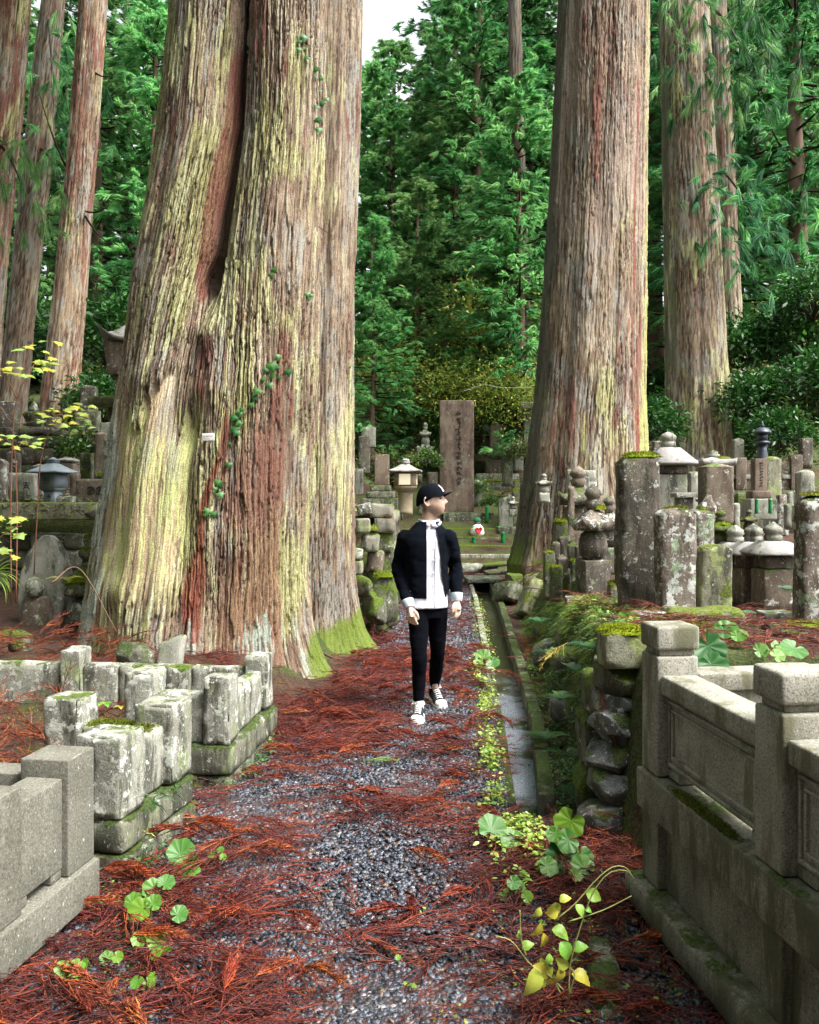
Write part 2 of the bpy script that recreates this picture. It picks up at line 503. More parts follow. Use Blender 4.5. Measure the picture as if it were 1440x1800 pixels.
M['bronze'] = plain('dark_bronze', (.045, .055, .07), rough=.45, bump=.1, Metallic=.4)
M['carved'] = plain('carved_dark', (.03, .027, .02), rough=.9)
M['paint_white'] = plain('white_enamel', (.78, .78, .76), rough=.4, bump=.02)
M['ink'] = plain('ink_mark', (.05, .05, .05), rough=.7)
M['vase_green'] = plain('green_glaze', (.01, .20, .06), rough=.25, bump=.0)
M['cloth_red'] = plain('red_cloth', (.55, .02, .02), rough=.9)
M['cloth_white'] = plain('white_cloth', (.75, .74, .72), rough=.9)
M['cloth_green'] = plain('green_cloth', (.01, .13, .05), rough=.9)
M['moss'] = attr_mat('moss_cushion', rough=.95, var=.5, bump=1.0, bscale=120, spec=.1)
M['bark'] = attr_mat('cedar_bark', rough=.85, var=.42, bump=.9, bscale=85, spec=.25)
M['needle_leaf'] = attr_mat('cedar_foliage', rough=.55, var=.3, translucent=.5, bscale=3, spec=.3, hue=.018)
M['leaf'] = attr_mat('green_leaf', rough=.45, var=.12, translucent=.3, bscale=30, spec=.4)
M['dry'] = attr_mat('dry_cedar_needles', rough=.6, var=.3, bscale=60, spec=.35, hue=.008)
M['twig'] = plain('brown_twig', (.10, .055, .035), rough=.8)
M['stem_red'] = plain('reddish_stem', (.16, .06, .035), rough=.7)
M['stem_green'] = plain('pale_stem', (.24, .26, .08), rough=.6)
M['gravel'] = attr_mat('wet_gravel', rough=.38, var=.35, bump=.3, bscale=150, spec=.5)
M['rope'] = plain('white_rope', (.34, .34, .31), rough=.9)

def ground_mat():
    m = NT('forest_floor'); g = m.n('NewGeometry'); v = g.outputs['Position']
    a = m.noise(v, 1.3, 6, .65); b = m.noise(v, 14, 6, .75); c = m.noise(v, 60, 4, .7)
    col = m.mix(m.mr(b, .35, .65), (.020, .014, .010), (.075, .048, .030))
    col = m.mix(m.mr(c, .5, .66), col, (.14, .040, .018))
    mk = m.n('SeparateColor', {0: m.n('VertexColor', layer_name='Col').outputs[0]}).outputs[0]
    mo = m.mr(m.math('ADD', m.math('ADD', m.math('MULTIPLY', a, .7), m.math('MULTIPLY', b, .3)), m.math('MULTIPLY', mk, .16)), .54, .64)
    col = m.mix(m.math('MULTIPLY', mo, .85), col, m.mix(m.mr(c, .35, .65), (.02, .035, .008), (.075, .11, .02)))
    return m.bsdf(col, .9, m.math('ADD', b, c), .9, .03, .3)
M['ground'] = ground_mat()
def path_mat():
    m = NT('gravel_bed'); g = m.n('NewGeometry'); v = g.outputs['Position']
    vo = m.n('TexVoronoi', {'Vector': v, 'Scale': 62.}); d = vo.outputs['Distance']
    cc = m.n('SeparateColor', {0: vo.outputs['Color']}).outputs[0]
    b = m.noise(v, 3.2, 6, .7); c = m.noise(m.scalev(v, (1, 2.2, 1)), 22, 5, .75)
    col = m.mix(m.mr(cc, 0, 1), (.012, .014, .019), (.085, .09, .105))
    col = m.mix(m.mr(cc, .9, .95), col, (.36, .34, .32))
    col = m.mix(m.mr(d, .35, .75, 0, .8), col, (.014, .010, .009))
    lit = m.mr(m.math('ADD', m.math('MULTIPLY', b, .55), m.math('MULTIPLY', c, .45)), .43, .52)
    red = m.mix(m.mr(m.noise(v, 90, 3, .7), .35, .65), (.035, .010, .007), (.13, .032, .016))
    col = m.mix(m.math('MULTIPLY', lit, .9), col, red)
    h = m.math('SUBTRACT', c, d)
    return m.bsdf(col, .45, h, .8, .015, .5)
M['path'] = path_mat()
def water_mat():
    m = NT('gutter_water'); g = m.n('NewGeometry'); v = g.outputs['Position']
    f = m.noise(m.scalev(v, (3, .8, 1)), 26, 4, .65)
    lo = m.noise(v, 1.7, 4, .6)
    gr = m.noise(v, 120, 3, .7)
    yy = m.n('SeparateXYZ', {0: v}).outputs[1]
    wet = m.mix(m.mr(gr, .4, .6), (.11, .125, .15), (.30, .33, .38))  # pale blue-grey bed colour, painted to stand for reflected sky
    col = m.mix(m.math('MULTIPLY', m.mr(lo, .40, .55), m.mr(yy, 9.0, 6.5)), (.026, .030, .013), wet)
    return m.bsdf(col, m.mr(lo, .3, .7, .04, .16), f, .25, .012, .6)
M['water'] = water_mat()
# ---------------------------------------------------------------- ground, path, gutter
def ip(x, xs, ys): return np.interp(x, xs, ys)
def g_left(y): return ip(y, [2, 4.3, 6.1, 12.6, 16], [.36, .545, .67, 1.02, 1.15])
def g_right(y): return ip(y, [2, 4.3, 6.1, 12.6, 16], [.47, .66, .865, 1.30, 1.45])
def bank_x(y): return ip(y, [2, 4.0, 5.2, 6.84, 10.6, 14, 17, 20], [1.05, .93, .95, 1.06, 1.45, 1.6, 2.0, 2.6])
def zt_right(y): return ip(y, [3.6, 3.9, 6, 9, 14, 18, 22, 30, 45, 70, 130], [.3, .9, .75, .5, .52, 1.1, 2.3, 5, 9.5, 17, 24])
def edge_left(y): return ip(y, [2, 3.5, 4.08, 4.12, 4.58, 4.62, 5.4, 6.2, 7.2, 9.4, 9.9, 16, 20], [-1.45, -1.35, -1.28, -1.75, -1.7, -1.08, -.98, -1.0, -.85, -.5, -.22, -.22, -.25])
def hgt(x, y):
    x = np.asarray(x, float); y = np.asarray(y, float)
    low = ip(y, [18.2, 18.6, 21, 25, 32, 45, 70, 130], [0, .25, 1.05, 2.0, 4.2, 8.5, 16, 23])
    zr = zt_right(y)
    dx = ip(y, [4, 7, 12, 16, 20], [.16, .34, .40, .6, 3.5])
    tr = sstep(x, bank_x(y), bank_x(y) + dx)
    z = low + (np.maximum(zr, low * (y > 20)) - low) * tr
    zl = ip(y, [2, 5.5, 6.5, 9.6, 9.95, 10.05, 15, 18, 25, 40, 70, 130], [.26, .26, .30, .42, .45, 1.34, 1.38, 2.0, 4.0, 8, 15.5, 23]) + .14 * sstep(-x, 1.2, 2.4) * sstep(y, 10, 10.2)
    el = edge_left(y)
    wl = ip(y, [2, 5.6, 6.5, 9, 9.9, 16.5, 21], [.06, .08, .5, .4, .10, .10, 3.0])
    tl = sstep(-x, -el, -el + wl)
    z = z + (zl - z) * tl
    # gutter trench
    m = sstep(x, g_left(y) - .05, g_left(y)) * (1 - sstep(x, g_right(y) - .0, g_right(y) + .05)) * sstep(y, 4.1, 4.4) * (1 - sstep(y, 15.3, 15.6))
    z = z - .26 * m
    n = np.stack([x, y, 0 * x], -1)
    out = 1 - sstep(np.abs(x + .1), .4, .9) * 0
    bump = (fbm(n * 1.7, 3, 4) - .5) * .16 * np.clip(tr + tl, .12, 1) + (fbm(n * 5.5, 12, 2) - .5) * .16 * tr * (1 - sstep(x, bank_x(y) + .5, bank_x(y) + .9)) * (y < 14) * (y > 4) + (fbm(n * .22, 8, 2) - .5) * 1.2 * sstep(y, 24, 40)
    return z + bump
def grid_axis(parts):
    return np.unique(np.round(np.concatenate([np.arange(a, b, s) for a, b, s in parts]), 4))
gx = grid_axis([(-70, -20, 3), (-20, -6, .7), (-6, -2.4, .12), (-2.4, 2.4, .05), (2.4, 6, .12), (6, 20, .7), (20, 71, 3)])
gy = grid_axis([(-14, 1.5, 1.5), (1.5, 9, .07), (9, 16, .12), (16, 30, .35), (30, 60, 1.2), (60, 141, 5)])
GX, GYY = np.meshgrid(gx, gy, indexing='ij')
GZ = hgt(GX, GYY)
_i = np.arange(GX.size).reshape(GX.shape)
_q = np.stack([_i[:-1, :-1], _i[1:, :-1], _i[1:, 1:], _i[:-1, 1:]], -1).reshape(-1, 4)
_sl = np.hypot(np.gradient(GZ, axis=0) / np.gradient(GX, axis=0), np.gradient(GZ, axis=1) / np.gradient(GYY, axis=1))
_mk = np.clip(sstep(_sl, .45, 1.1) * .9 + .75 * ((GX > bank_x(GYY) - .1) & (GX < bank_x(GYY) + .7) & (GYY > 3.8) & (GYY < 13)) + .8 * (GYY > 17.5) + .5 * ((GYY > 10) & (GX < -.2)), 0, 1)   # where moss grows
o = mesh_obj('ground', np.stack([GX, GYY, GZ], -1).reshape(-1, 3), _q, M['ground'], col=np.repeat(_mk.reshape(-1, 1), 3, 1)); o['kind'] = 'structure'

# gravel path: a sheet just above the soil, following it
py_ = np.concatenate([np.arange(1.2, 9, .08), np.arange(9, 18.4, .16)])
pu = np.linspace(0, 1, 46)
xl_ = ip(py_, [1, 3.5, 4.05, 4.15, 4.55, 4.65, 5.4, 6.2, 7, 8.2, 9.4, 18.5], [-1.5, -1.3, -1.2, -1.6, -1.55, -.98, -.9, -.72, -.55, -.45, -.28, -.25])
xr_ = np.where(py_ < 4.2, ip(py_, [1, 3.2, 4.2], [1.0, .93, .9]), g_left(py_) - .02)
PX = xl_[:, None] + (xr_ - xl_)[:, None] * pu
PY = np.repeat(py_[:, None], len(pu), 1)
PZ = hgt(PX, PY)
PZ = np.minimum(PZ, .06) + .012 + (fbm(np.stack([PX * 3, PY * 3, 0 * PX], -1), 4, 3) - .5) * .03
_i = np.arange(PX.size).reshape(PX.shape)
_q = np.stack([_i[:-1, :-1], _i[:-1, 1:], _i[1:, 1:], _i[1:, :-1]], -1).reshape(-1, 4)
o = mesh_obj('path', np.stack([PX, PY, PZ], -1).reshape(-1, 3), _q, M['path']); o['kind'] = 'structure'
def path_z(x, y): return np.minimum(hgt(x, y), .06) + .012

# gutter: water and two concrete kerbs made of lengths
wy = np.arange(4.3, 15.3, .1)
Vw = np.stack([np.stack([g_left(wy) - .02, wy, 0 * wy - .085], -1), np.stack([g_right(wy) + .02, wy, 0 * wy - .085], -1)], 1)
_i = np.arange(2 * len(wy)).reshape(-1, 2)
_q = np.stack([_i[:-1, 0], _i[:-1, 1], _i[1:, 1], _i[1:, 0]], -1)
o = mesh_obj('water', Vw.reshape(-1, 3), _q, M['water']); o['kind'] = 'structure'
def kerb_run(fx, y0, y1, w, z0, z1, mat, seg, name):
    root = empty(name, (0, y0, 0)); root['kind'] = 'structure'
    y = y0; k = 0
    while y < y1 - .05:
        ye = min(y + seg, y1)
        xa, xb = float(fx(y)), float(fx(ye))
        L = math.hypot(xb - xa, ye - y)
        a = math.atan2(xb - xa, ye - y)
        stone('kerb_block', w, L - .012, z1 - z0, ((xa + xb) / 2, (y + ye) / 2 - y0, z0 + (.01 * math.sin(k * 2.1))), mat, root, rz=-a, bev=.012, rough=.006, sp=.09)
        y = ye; k += 1
    return root
kerb_run(lambda y: g_left(y) - .035, 7.4, 15.0, .07, -.2, .05, M['lichen_stone'], .75, 'gutter_kerb_path_side')
kerb_run(lambda y: g_left(y) - .03, 4.4, 7.39, .06, -.2, .012, M['lichen_base'], .75, 'gutter_kerb_path_side')
kerb_run(lambda y: g_right(y) + .04, 4.4, 15.0, .085, -.22, .055, M['lichen_base'], .8, 'gutter_kerb_bank_side')
# ---------------------------------------------------------------- trees
def bark_h(t, z, seed, w=.05, L=.9):
    n3 = lambda a, b, s, o=3: fbm(np.stack([t * a, z * b, 0 * t + s * 3.7], -1), seed + s, o)
    wob = (n3(4.5, .6, 1) - .5) * 1.5 + (n3(15, 3.0, 2) - .5) * .7 + (n3(40, 14, 6, 2) - .5) * .45
    def layer(w, L, sd, wk, sh):
        a = t / w + wob * wk
        i = np.floor(a); f = a - i
        rag = (n3(30, 5, 3 + sd) - .5) * 1.5 + (f - .5) * (rnd1(i, 7, seed + sd) - .5) * 1.2
        seg = z / L + rnd1(i, 3, seed + sd) * 13 + rag
        j = np.floor(seg); fz = seg - j
        off = rnd1(i, j, seed + sd)
        groove = np.abs(2 * f - 1) ** sh * (.45 + .55 * rnd1(i, j, seed + sd + 2))
        brk = np.exp(-fz / .035) * (.3 + .7 * rnd1(i, j, seed + sd + 5))
        peel = (1 - fz) ** 2 * rnd1(j, i, seed + sd + 4) ** 2
        tilt = (f - .5) * (rnd1(i, j, seed + sd + 9) - .5) * 1.5
        return off + tilt + peel * .9, np.maximum(groove, brk), off
    h1, g1, o1 = layer(w, L * .55, 11, 1., 7)
    h2, g2, o2 = layer(w * .36, L * .26, 23, 2.3, 5)
    fib = n3(110, 6, 5)
    pt = sstep(n3(2.6, 1.0, 9), .36, .60)                      # worn smooth plates between rough ones
    g1 = g1 * (.45 + .55 * pt); g2 = g2 * (.15 + .85 * pt)
    h = .50 * h1 - .95 * g1 + (.30 * h2) * (.35 + .65 * pt) - .50 * g2 + .50 * (fib - .5)
    return h, np.clip(g1 * .85 + g2 * .6, 0, 1), o1, o2, fib
def lerp3(a, b, k): return a + (np.asarray(b, np.float32) - a) * np.clip(k, 0, 1)[..., None]

def trunk_mesh(name, zs, th, ring, seed, amp, mat, parent, colfn, w=.05, L=.9, loc=(0, 0, 0), extra=None, s_ref=None):
    """ring(th,z)->x,y arrays; bark relief is pushed out along the surface normal"""
    T, Z = np.meshgrid(th, zs)
    X, Y = ring(T, Z)
    dx = np.diff(X, axis=1); dy = np.diff(Y, axis=1)
    s = np.concatenate([np.zeros((len(zs), 1)), np.cumsum(np.hypot(dx, dy), 1)], 1)
    c0 = np.argmin(np.abs(th + np.pi / 2))
    s = s - s[:, c0:c0 + 1]
    tot = s[:, -1] - s[:, 0]
    ref = s_ref or np.median(tot)
    t = s / tot[:, None] * ref
    h, g, o1, o2, fib = bark_h(t, Z, seed, w, L)
    A = amp * np.ones_like(Z)
    if extra: A, add = extra(T, Z, t, A)
    else: add = 0
    Pm = np.stack([X, Y, Z], -1)
    du = np.gradient(Pm, axis=1); dv = np.gradient(Pm, axis=0)
    N = np.cross(du, dv); N /= np.maximum(np.linalg.norm(N, axis=-1, keepdims=True), 1e-9)
    Pm = Pm + N * (h * A + add)[..., None]
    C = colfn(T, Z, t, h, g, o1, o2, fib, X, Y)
    nz, nt = Z.shape
    idx = np.arange(nz * nt).reshape(nz, nt)
    q = np.stack([idx[:-1, :-1], idx[:-1, 1:], idx[1:, 1:], idx[1:, :-1]], -1).reshape(-1, 4)
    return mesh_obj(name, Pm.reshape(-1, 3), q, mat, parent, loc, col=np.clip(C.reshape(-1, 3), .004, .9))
def thetas(n_front, n_back):
    """denser on the side turned to the path"""
    a = np.linspace(-np.pi / 2 - 1.75, -np.pi / 2 + 1.75, n_front)
    b = np.linspace(-np.pi / 2 + 1.75, -np.pi / 2 + 2 * np.pi - 1.75, n_back + 2)[1:]
    return np.concatenate([a, b])
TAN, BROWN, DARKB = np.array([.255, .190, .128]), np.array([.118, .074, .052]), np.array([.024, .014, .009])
PALE, RUST, GREY = np.array([.42, .37, .27]), np.array([.15, .042, .030]), np.array([.25, .245, .215])
LICH, LICHP, GREYG, MOSSC = np.array([.29, .285, .105]), np.array([.45, .45, .24]), np.array([.27, .31, .26]), np.array([.085, .125, .010])

def cn(t, z, a, b, seed, o=3): return fbm(np.stack([t * a, z * b, 0 * t + seed * 1.9], -1), seed, o)
def bark_col(t, z, h, g, o1, o2, fib, seed, yellow=.5, red=.3, grey=.3, light=1.0):
    pl = .55 * o1 + .45 * o2                                   # each plate weathers to its own tone
    k = .34 * o1 + .34 * o2 + .75 * (fib - .5) + .5 * cn(t, z, 2.5, 1.4, seed + 1) - .12
    C = lerp3(np.broadcast_to(BROWN, t.shape + (3,)).astype(np.float32), TAN, sstep(k, .12, .55))
    C = lerp3(C, PALE, sstep(k + .5 * (cn(t, z, 4, 2.0, seed + 2) - .5), .52, .80) * .85)
    C = lerp3(C, GREY, sstep(cn(t, z, 5, 2.2, seed + 3, 4) + .30 * (o2 - .5), .66 - grey * .3, .74 - grey * .3) * .75)
    C = lerp3(C, RUST, sstep(cn(t, z, 4.4, 1.1, seed + 4, 4) + .40 * (o1 - .5) + .2 * (o2 - .5), .80 - red * .3, .88 - red * .3) * .8)
    y = sstep(cn(t, z, 3.0, 1.1, seed + 5, 5) + .12 * (o2 - .5) + .10 * (o1 - .5) + .26 * (fib - .5) + .26 * (yellow - .5), .535, .66)
    C = lerp3(C, lerp3(np.broadcast_to(LICH, t.shape + (3,)).astype(np.float32), LICHP, sstep(o2 * .7 + fib * .5, .45, .95)), y * .80)
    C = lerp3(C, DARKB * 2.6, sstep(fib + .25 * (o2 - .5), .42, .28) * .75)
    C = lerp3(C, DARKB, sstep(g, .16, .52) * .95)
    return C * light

# ---- the great twin cedar
Y0 = 7.7
_ty = [-420, -150, 0, 250, 480, 620, 700, 850, 1000, 1100, 1160, 1230]
_LL = [325, 316, 305, 281, 240, 226, 216, 198, 180, 168, 160, 150]
_CR = [458, 452, 447, 436, 406, 392, 386, 378, 372, 368, 366, 364]
_RR = [586, 580, 573, 566, 561, 557, 552, 540, 530, 534, 542, 560]
_OV = [3.2, 3.4, 3.8, 6, 12, 40, 62, 92, 110, 120, 126, 130]
TX = (375 - 720) / FPX * Y0
def _m(py_arr, tab): return np.interp(py_arr, _ty, tab)
def twin_ring(T, Z):
    pyv = HOR + (CAM_H - Z) * FPX / Y0
    LL, CR, RR, OV = _m(pyv, _LL), _m(pyv, _CR), _m(pyv, _RR), _m(pyv, _OV)
    k = Y0 / FPX
    c = np.cos(T); s = np.sin(T)
    best = 0
    for side in (0, 1):
        if side == 0: a, b = LL, CR + OV
        else: a, b = CR - OV, RR
        cx = ((a + b) / 2 - CR) * k; r = (b - a) / 2 * k
        cy = (.07 if side == 0 else -.07) * np.clip((Z - .5) / 2, 0, 1) + 0 * Z
        ey = 1.12
        dc = c * cx + s / ey * cy / ey
        nn = c * c + (s / ey) ** 2
        q = cx ** 2 + (cy / ey) ** 2 - r ** 2
        disc = np.clip(dc ** 2 - nn * q, 0, None)
        d = np.clip((dc + np.sqrt(disc)) / nn, .02, None)
        best = d if side == 0 else np.log(np.exp(best * 70) + np.exp(d * 70)) / 70
    fl = np.exp(-np.clip(Z, 0, None) / .30)
    lob = .12 * fl * (np.cos(T * 5 + 1.1) * .5 + np.cos(T * 3 - .4) * .5 + .25)
    lob = lob + .05 * np.exp(-np.clip(Z, 0, None) / 1.3) * np.cos(T * 7 + Z * .8)
    best = best * (1 + lob) * (1 + .018 * np.cos(T * 9 + Z * .5) + .014 * np.cos(T * 17 - Z * .7))
    X = (CR - 375) * k + best * c
    return X, best * s
def scar(T, Z, t):
    """where the thick bark has fallen away from the left stem: 0 bark .. 1 bare"""
    top = 2.40 + .22 * (fbm(np.stack([t * 11, 0 * t, 0 * t], -1), 41, 2) - .5) * 2.4 + .30 * (fbm(np.stack([t * 46, 0 * t, 0 * t], -1), 44, 2) - .5) + .45 * sstep(-t, .5, .9) * 0 + .12 * np.sin(t * 13)
    a = sstep(top - Z, -.03, .05)
    side = sstep(t, -.90, -.78) * (1 - sstep(t + .22 * (Z - 1.5) * 0, -.08, .02))
    bot = sstep(Z - .42 - .35 * fbm(np.stack([t * 4, 0 * t, 0 * t], -1), 43, 2), 0, .45)
    return a * side * bot
def twin_extra(T, Z, t, A):
    sc = scar(T, Z, t)
    A = A * (1 - .62 * sc)
    zone = sstep(t, -.66, -.52) * (1 - sstep(t, -.34, -.2))
    lip = np.exp(-((Z - 2.60) / .16) ** 2) * zone * (1 - sc)
    add = -.008 * sc - .022 * sc * zone + .022 * lip
    add = add - .10 * np.exp(-(t / .045) ** 2) * sstep(Z, 3.1, 3.6) - .10 * np.exp(-((t + .09) / .10) ** 2 - ((Z - 3.45) / .16) ** 2)
    for (tt, zz, r, a) in ((-.12, 2.15, .13, -.06), (-.55, .62, .10, -.05), (.02, 2.95, .10, .05), (-.2, 3.0, .08, .04), (.28, 1.2, .16, .03), (-.62, .75, .16, .05)):
        add = add + a * np.exp(-((t - tt) ** 2 + ((Z - zz) * .7) ** 2) / r ** 2)
    return A, add
def twin_col(T, Z, t, h, g, o1, o2, fib, X, Y):
    lo = 1 - sstep(Z, 2.6, 5.2)
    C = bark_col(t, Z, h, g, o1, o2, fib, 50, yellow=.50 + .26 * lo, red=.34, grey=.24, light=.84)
    sc = scar(T, Z, t)
    bare = lerp3(np.broadcast_to(np.array([.40, .31, .19]), t.shape + (3,)).astype(np.float32), LICHP * np.array([.95, 1, .75]), sstep(cn(t, Z, 3.2, 1.0, 61, 5) + .25 * (o2 - .5) + .35 * (fib - .5), .42, .56))
    bare = lerp3(bare, np.array([.52, .45, .33]), sstep(cn(t, Z, 7, 1.6, 64, 4) + .3 * (fib - .5), .56, .66) * .7)
    bare = lerp3(bare, BROWN, sstep(cn(t, Z, 9, 1.3, 65, 4) + .3 * (o1 - .5), .60, .70) * .7)
    bare = lerp3(bare, GREY * .9, sstep(cn(t, Z, 5, 1.5, 62, 4), .56, .66) * .55)
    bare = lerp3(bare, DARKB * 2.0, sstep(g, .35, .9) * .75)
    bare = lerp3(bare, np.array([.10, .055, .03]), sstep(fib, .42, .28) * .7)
    C = lerp3(C, bare, sc * .85)
    # rusty, wet heartwood running down between the stems
    xs = t + .18 * (1.5 - Z)
    stt = np.exp(-((t - (.045 + .19 * sstep(Z, .9, 2.4) + .015 * np.sin(Z * 7))) / (.032 + .10 * np.exp(-((Z - .85) / .45) ** 2) * cn(t, Z, 2, 2, 66))) ** 2) * (1 - sstep(Z, 2.2, 2.5))
    C = lerp3(C, np.array([.105, .019, .011]) * (.35 + 1.2 * fib + .6 * o2)[..., None], sstep(stt + 1.0 * (cn(t, Z, 10, 3.5, 67, 4) - .5) + .3 * (o2 - .5), .40, .74) * .82)
    red2 = np.exp(-((t + .20) / .14) ** 2) * sstep(Z, 3.0, 3.5) * (1 - sstep(Z, 5.4, 6))
    C = lerp3(C, RUST * .9, sstep(red2 + 1.0 * (cn(t, Z, 6, 1.6, 68, 4) - .5) + .3 * (o1 - .5), .50, .75) * .75)
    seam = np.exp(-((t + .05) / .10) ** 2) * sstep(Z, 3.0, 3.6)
    C = lerp3(C, np.array([.032, .016, .011]), sstep(seam + .5 * (cn(t, Z, 9, 1.5, 72, 4) - .5), .35, .7) * .9)  # inner-bark brown, painted dark to deepen the shade of the seam
    rb = sstep(t, .12, .25) * (1 - sstep(t, .62, .85)) * (1 - sstep(Z, 1.7, 2.6))
    C = lerp3(C, np.array([.165, .078, .052]) * (.5 + .9 * fib)[..., None], sstep(rb * .42 + .9 * (cn(t, Z, 5, 1.6, 73, 4) - .5) + .2 * (o1 - .5), .30, .46) * .75)
    # grey lichen on the lower left, moss at the foot
    gl = sstep(-t, .55, 1.0) * (1 - sstep(Z, 1.8, 4.2)) + .55 * (1 - sstep(Z, .25, .9))
    C = lerp3(C, GREYG, sstep(gl * .5 + .9 * (cn(t, Z, 9, 2.2, 69, 4) - .5) + .25 * (o2 - .5), .30, .45) * .85)
    ms = (1 - sstep(Z, .02, .55)) * .55 + sstep(-t, .95, 1.35) * .5 + .25 * sstep(t, .85, 1.1) * (1 - sstep(Z, .3, 1.4))
    C = lerp3(C, MOSSC, sstep(ms + .9 * (cn(t, Z, 5, 3, 70, 4) - .5) + .2 * (g - .3), .42, .60) * .9)
    return C
cedar = empty('twin_cedar', (TX, Y0, 0), 0, 'huge twin-stemmed cedar with yellow lichen and a rust red streak beside the path', 'tree')
zs_twin = np.concatenate([np.linspace(-.25, 6.9, 560), np.linspace(6.93, 11, 60)])
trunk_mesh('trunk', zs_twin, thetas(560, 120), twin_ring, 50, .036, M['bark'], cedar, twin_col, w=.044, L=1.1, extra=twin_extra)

# ---- plain cedar trunks from a table of outline points
def px_trunk(name, label, Yd, tab, zbase, ztop, seed, amp, nz, nf, nb, colargs, w=.06, L=1., flare=.25, fl_h=.35, colextra=None, group=None, zbury=.4):
    tab = np.array(tab, float)
    k = Yd / FPX
    zt = CAM_H - (tab[:, 0] - HOR) * k
    o = np.argsort(zt)
    zt, lx, rx = zt[o], tab[o, 1], tab[o, 2]
    cx0 = float(np.interp(zbase, zt, (lx + rx) / 2))
    root = empty(name, ((cx0 - 720) * k, Yd, zbase), 0, label, 'tree', group)
    def ring(T, Z):
        zz = Z + zbase
        cx = (np.interp(zz, zt, (lx + rx) / 2) - cx0) * k
        # beyond the table go on with the last lean
        r = np.interp(zz, zt, (rx - lx) / 2) * k
        top = zz > zt[-1]
        sl = ((lx[-1] + rx[-1]) - (lx[-2] + rx[-2])) / 2 * k / (zt[-1] - zt[-2])
        cx = cx + np.where(top, (zz - zt[-1]) * sl, 0)
        fl = np.exp(-np.clip(Z, 0, None) / fl_h) * flare
        r = r * (1 + fl * (1 + .55 * np.cos(T * 5 + seed) + .35 * np.cos(T * 3 + seed * 2)) + .02 * np.cos(T * 8 + seed + Z * .3) + .014 * np.cos(T * 15 - Z * .5))
        return cx + r * np.cos(T), r * np.sin(T)
    def col(T, Z, t, h, g, o1, o2, fib, X, Y):
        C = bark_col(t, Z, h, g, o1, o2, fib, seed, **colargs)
        if colextra is not None: C = colextra(C, t, Z, g, o1, o2, fib)
        return C
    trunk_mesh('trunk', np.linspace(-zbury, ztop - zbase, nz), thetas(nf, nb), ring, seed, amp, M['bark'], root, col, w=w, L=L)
    return root
def moss_foot_left_shade(z1, amt=.5, grey=.0, left=.0):
    def f(C, t, Z, g, o1, o2, fib):
        C = lerp3(C, GREYG * .9, sstep(grey + .9 * (cn(t, Z, 6, 1.5, 81, 4) - .5) + .2 * (o2 - .5), .36, .5) * .8)
        left_shade = left * sstep(-t, .15, .75)
        C = lerp3(C, np.array([.085, .09, .055]), sstep(left_shade + .8 * (cn(t, Z, 8, 1.2, 82, 4) - .5), .34, .5) * .8)  # left flank darkened in the bark colour, as shade
        ms = (1 - sstep(Z, .05, z1)) * amt
        return lerp3(C, MOSSC, sstep(ms + .9 * (cn(t, Z, 5, 3, 83, 4) - .5), .38, .56) * .9)
    return f
px_trunk('cedar', 'smooth brown cedar stem with a mossy root standing close behind the twin cedar', 8.9,
         [(-150, 505, 640), (0, 505, 637), (250, 500, 632), (500, 497, 622), (750, 492, 620), (1000, 485, 622), (1140, 480, 628)],
         0.0, 10, 120, .020, 460, 150, 50, dict(yellow=.36, red=.14, grey=.40, light=.80), w=.042, flare=.30, fl_h=.22, colextra=moss_foot_left_shade(.75, .8))
def right_extra(C, t, Z, g, o1, o2, fib):
    yl = sstep(t, .35, .9) * .32 + .22 * (1 - sstep(Z, 1.0, 4.0)) * sstep(t, -.6, -.1)
    C = lerp3(C, LICH, sstep(yl + .8 * (cn(t, Z, 5, .5, 91, 4) - .5) + .25 * (o2 - .5), .30, .44) * .85)
    C = lerp3(C, np.array([.30, .235, .19]), sstep(sstep(Z, 3.5, 6) * .3 + .9 * (cn(t, Z, 3, .6, 92, 4) - .5), .22, .42) * .6 * (1 - sstep(g, .4, .8)))
    rd = np.exp(-((t - .52 - .02 * np.sin(Z * 2)) / .045) ** 2) * sstep(Z, 3.9, 4.6) * (1 - sstep(Z, 7.4, 7.9)) + .9 * np.exp(-((t - .62) / .05) ** 2) * sstep(Z, 1.0, 1.4) * (1 - sstep(Z, 2.3, 2.6))
    C = lerp3(C, RUST * 1.1, sstep(rd + .3 * (cn(t, Z, 9, .9, 93) - .5), .4, .55) * .9)
    side_shade = sstep(-t, .62, 1.0)
    C = lerp3(C, np.array([.07, .07, .05]), sstep(side_shade * .6 + .7 * (cn(t, Z, 8, 1., 94, 4) - .5), .30, .5) * .8)  # shade of the left side, painted into the bark colour
    ms = (1 - sstep(Z, .05, 1.1)) * .5 * sstep(-t, -.2, .4) + .2 * sstep(t, .75, 1.1) * (1 - sstep(Z, 2, 4))
    return lerp3(C, MOSSC, sstep(ms + .8 * (cn(t, Z, 5, 2, 95, 4) - .5), .36, .54) * .9)
px_trunk('cedar', 'broad straight cedar with pinkish bark rising behind the right-hand gravestones', 14.0,
         [(-150, 990, 1142), (0, 984, 1138), (300, 970, 1133), (500, 958, 1130), (700, 943, 1128), (800, 930, 1131), (900, 918, 1136), (990, 910, 1142)],
         .5, 12, 140, .038, 480, 300, 70, dict(yellow=.30, red=.40, grey=.36, light=.92), w=.07, L=1.3, flare=.10, fl_h=.4, colextra=right_extra)
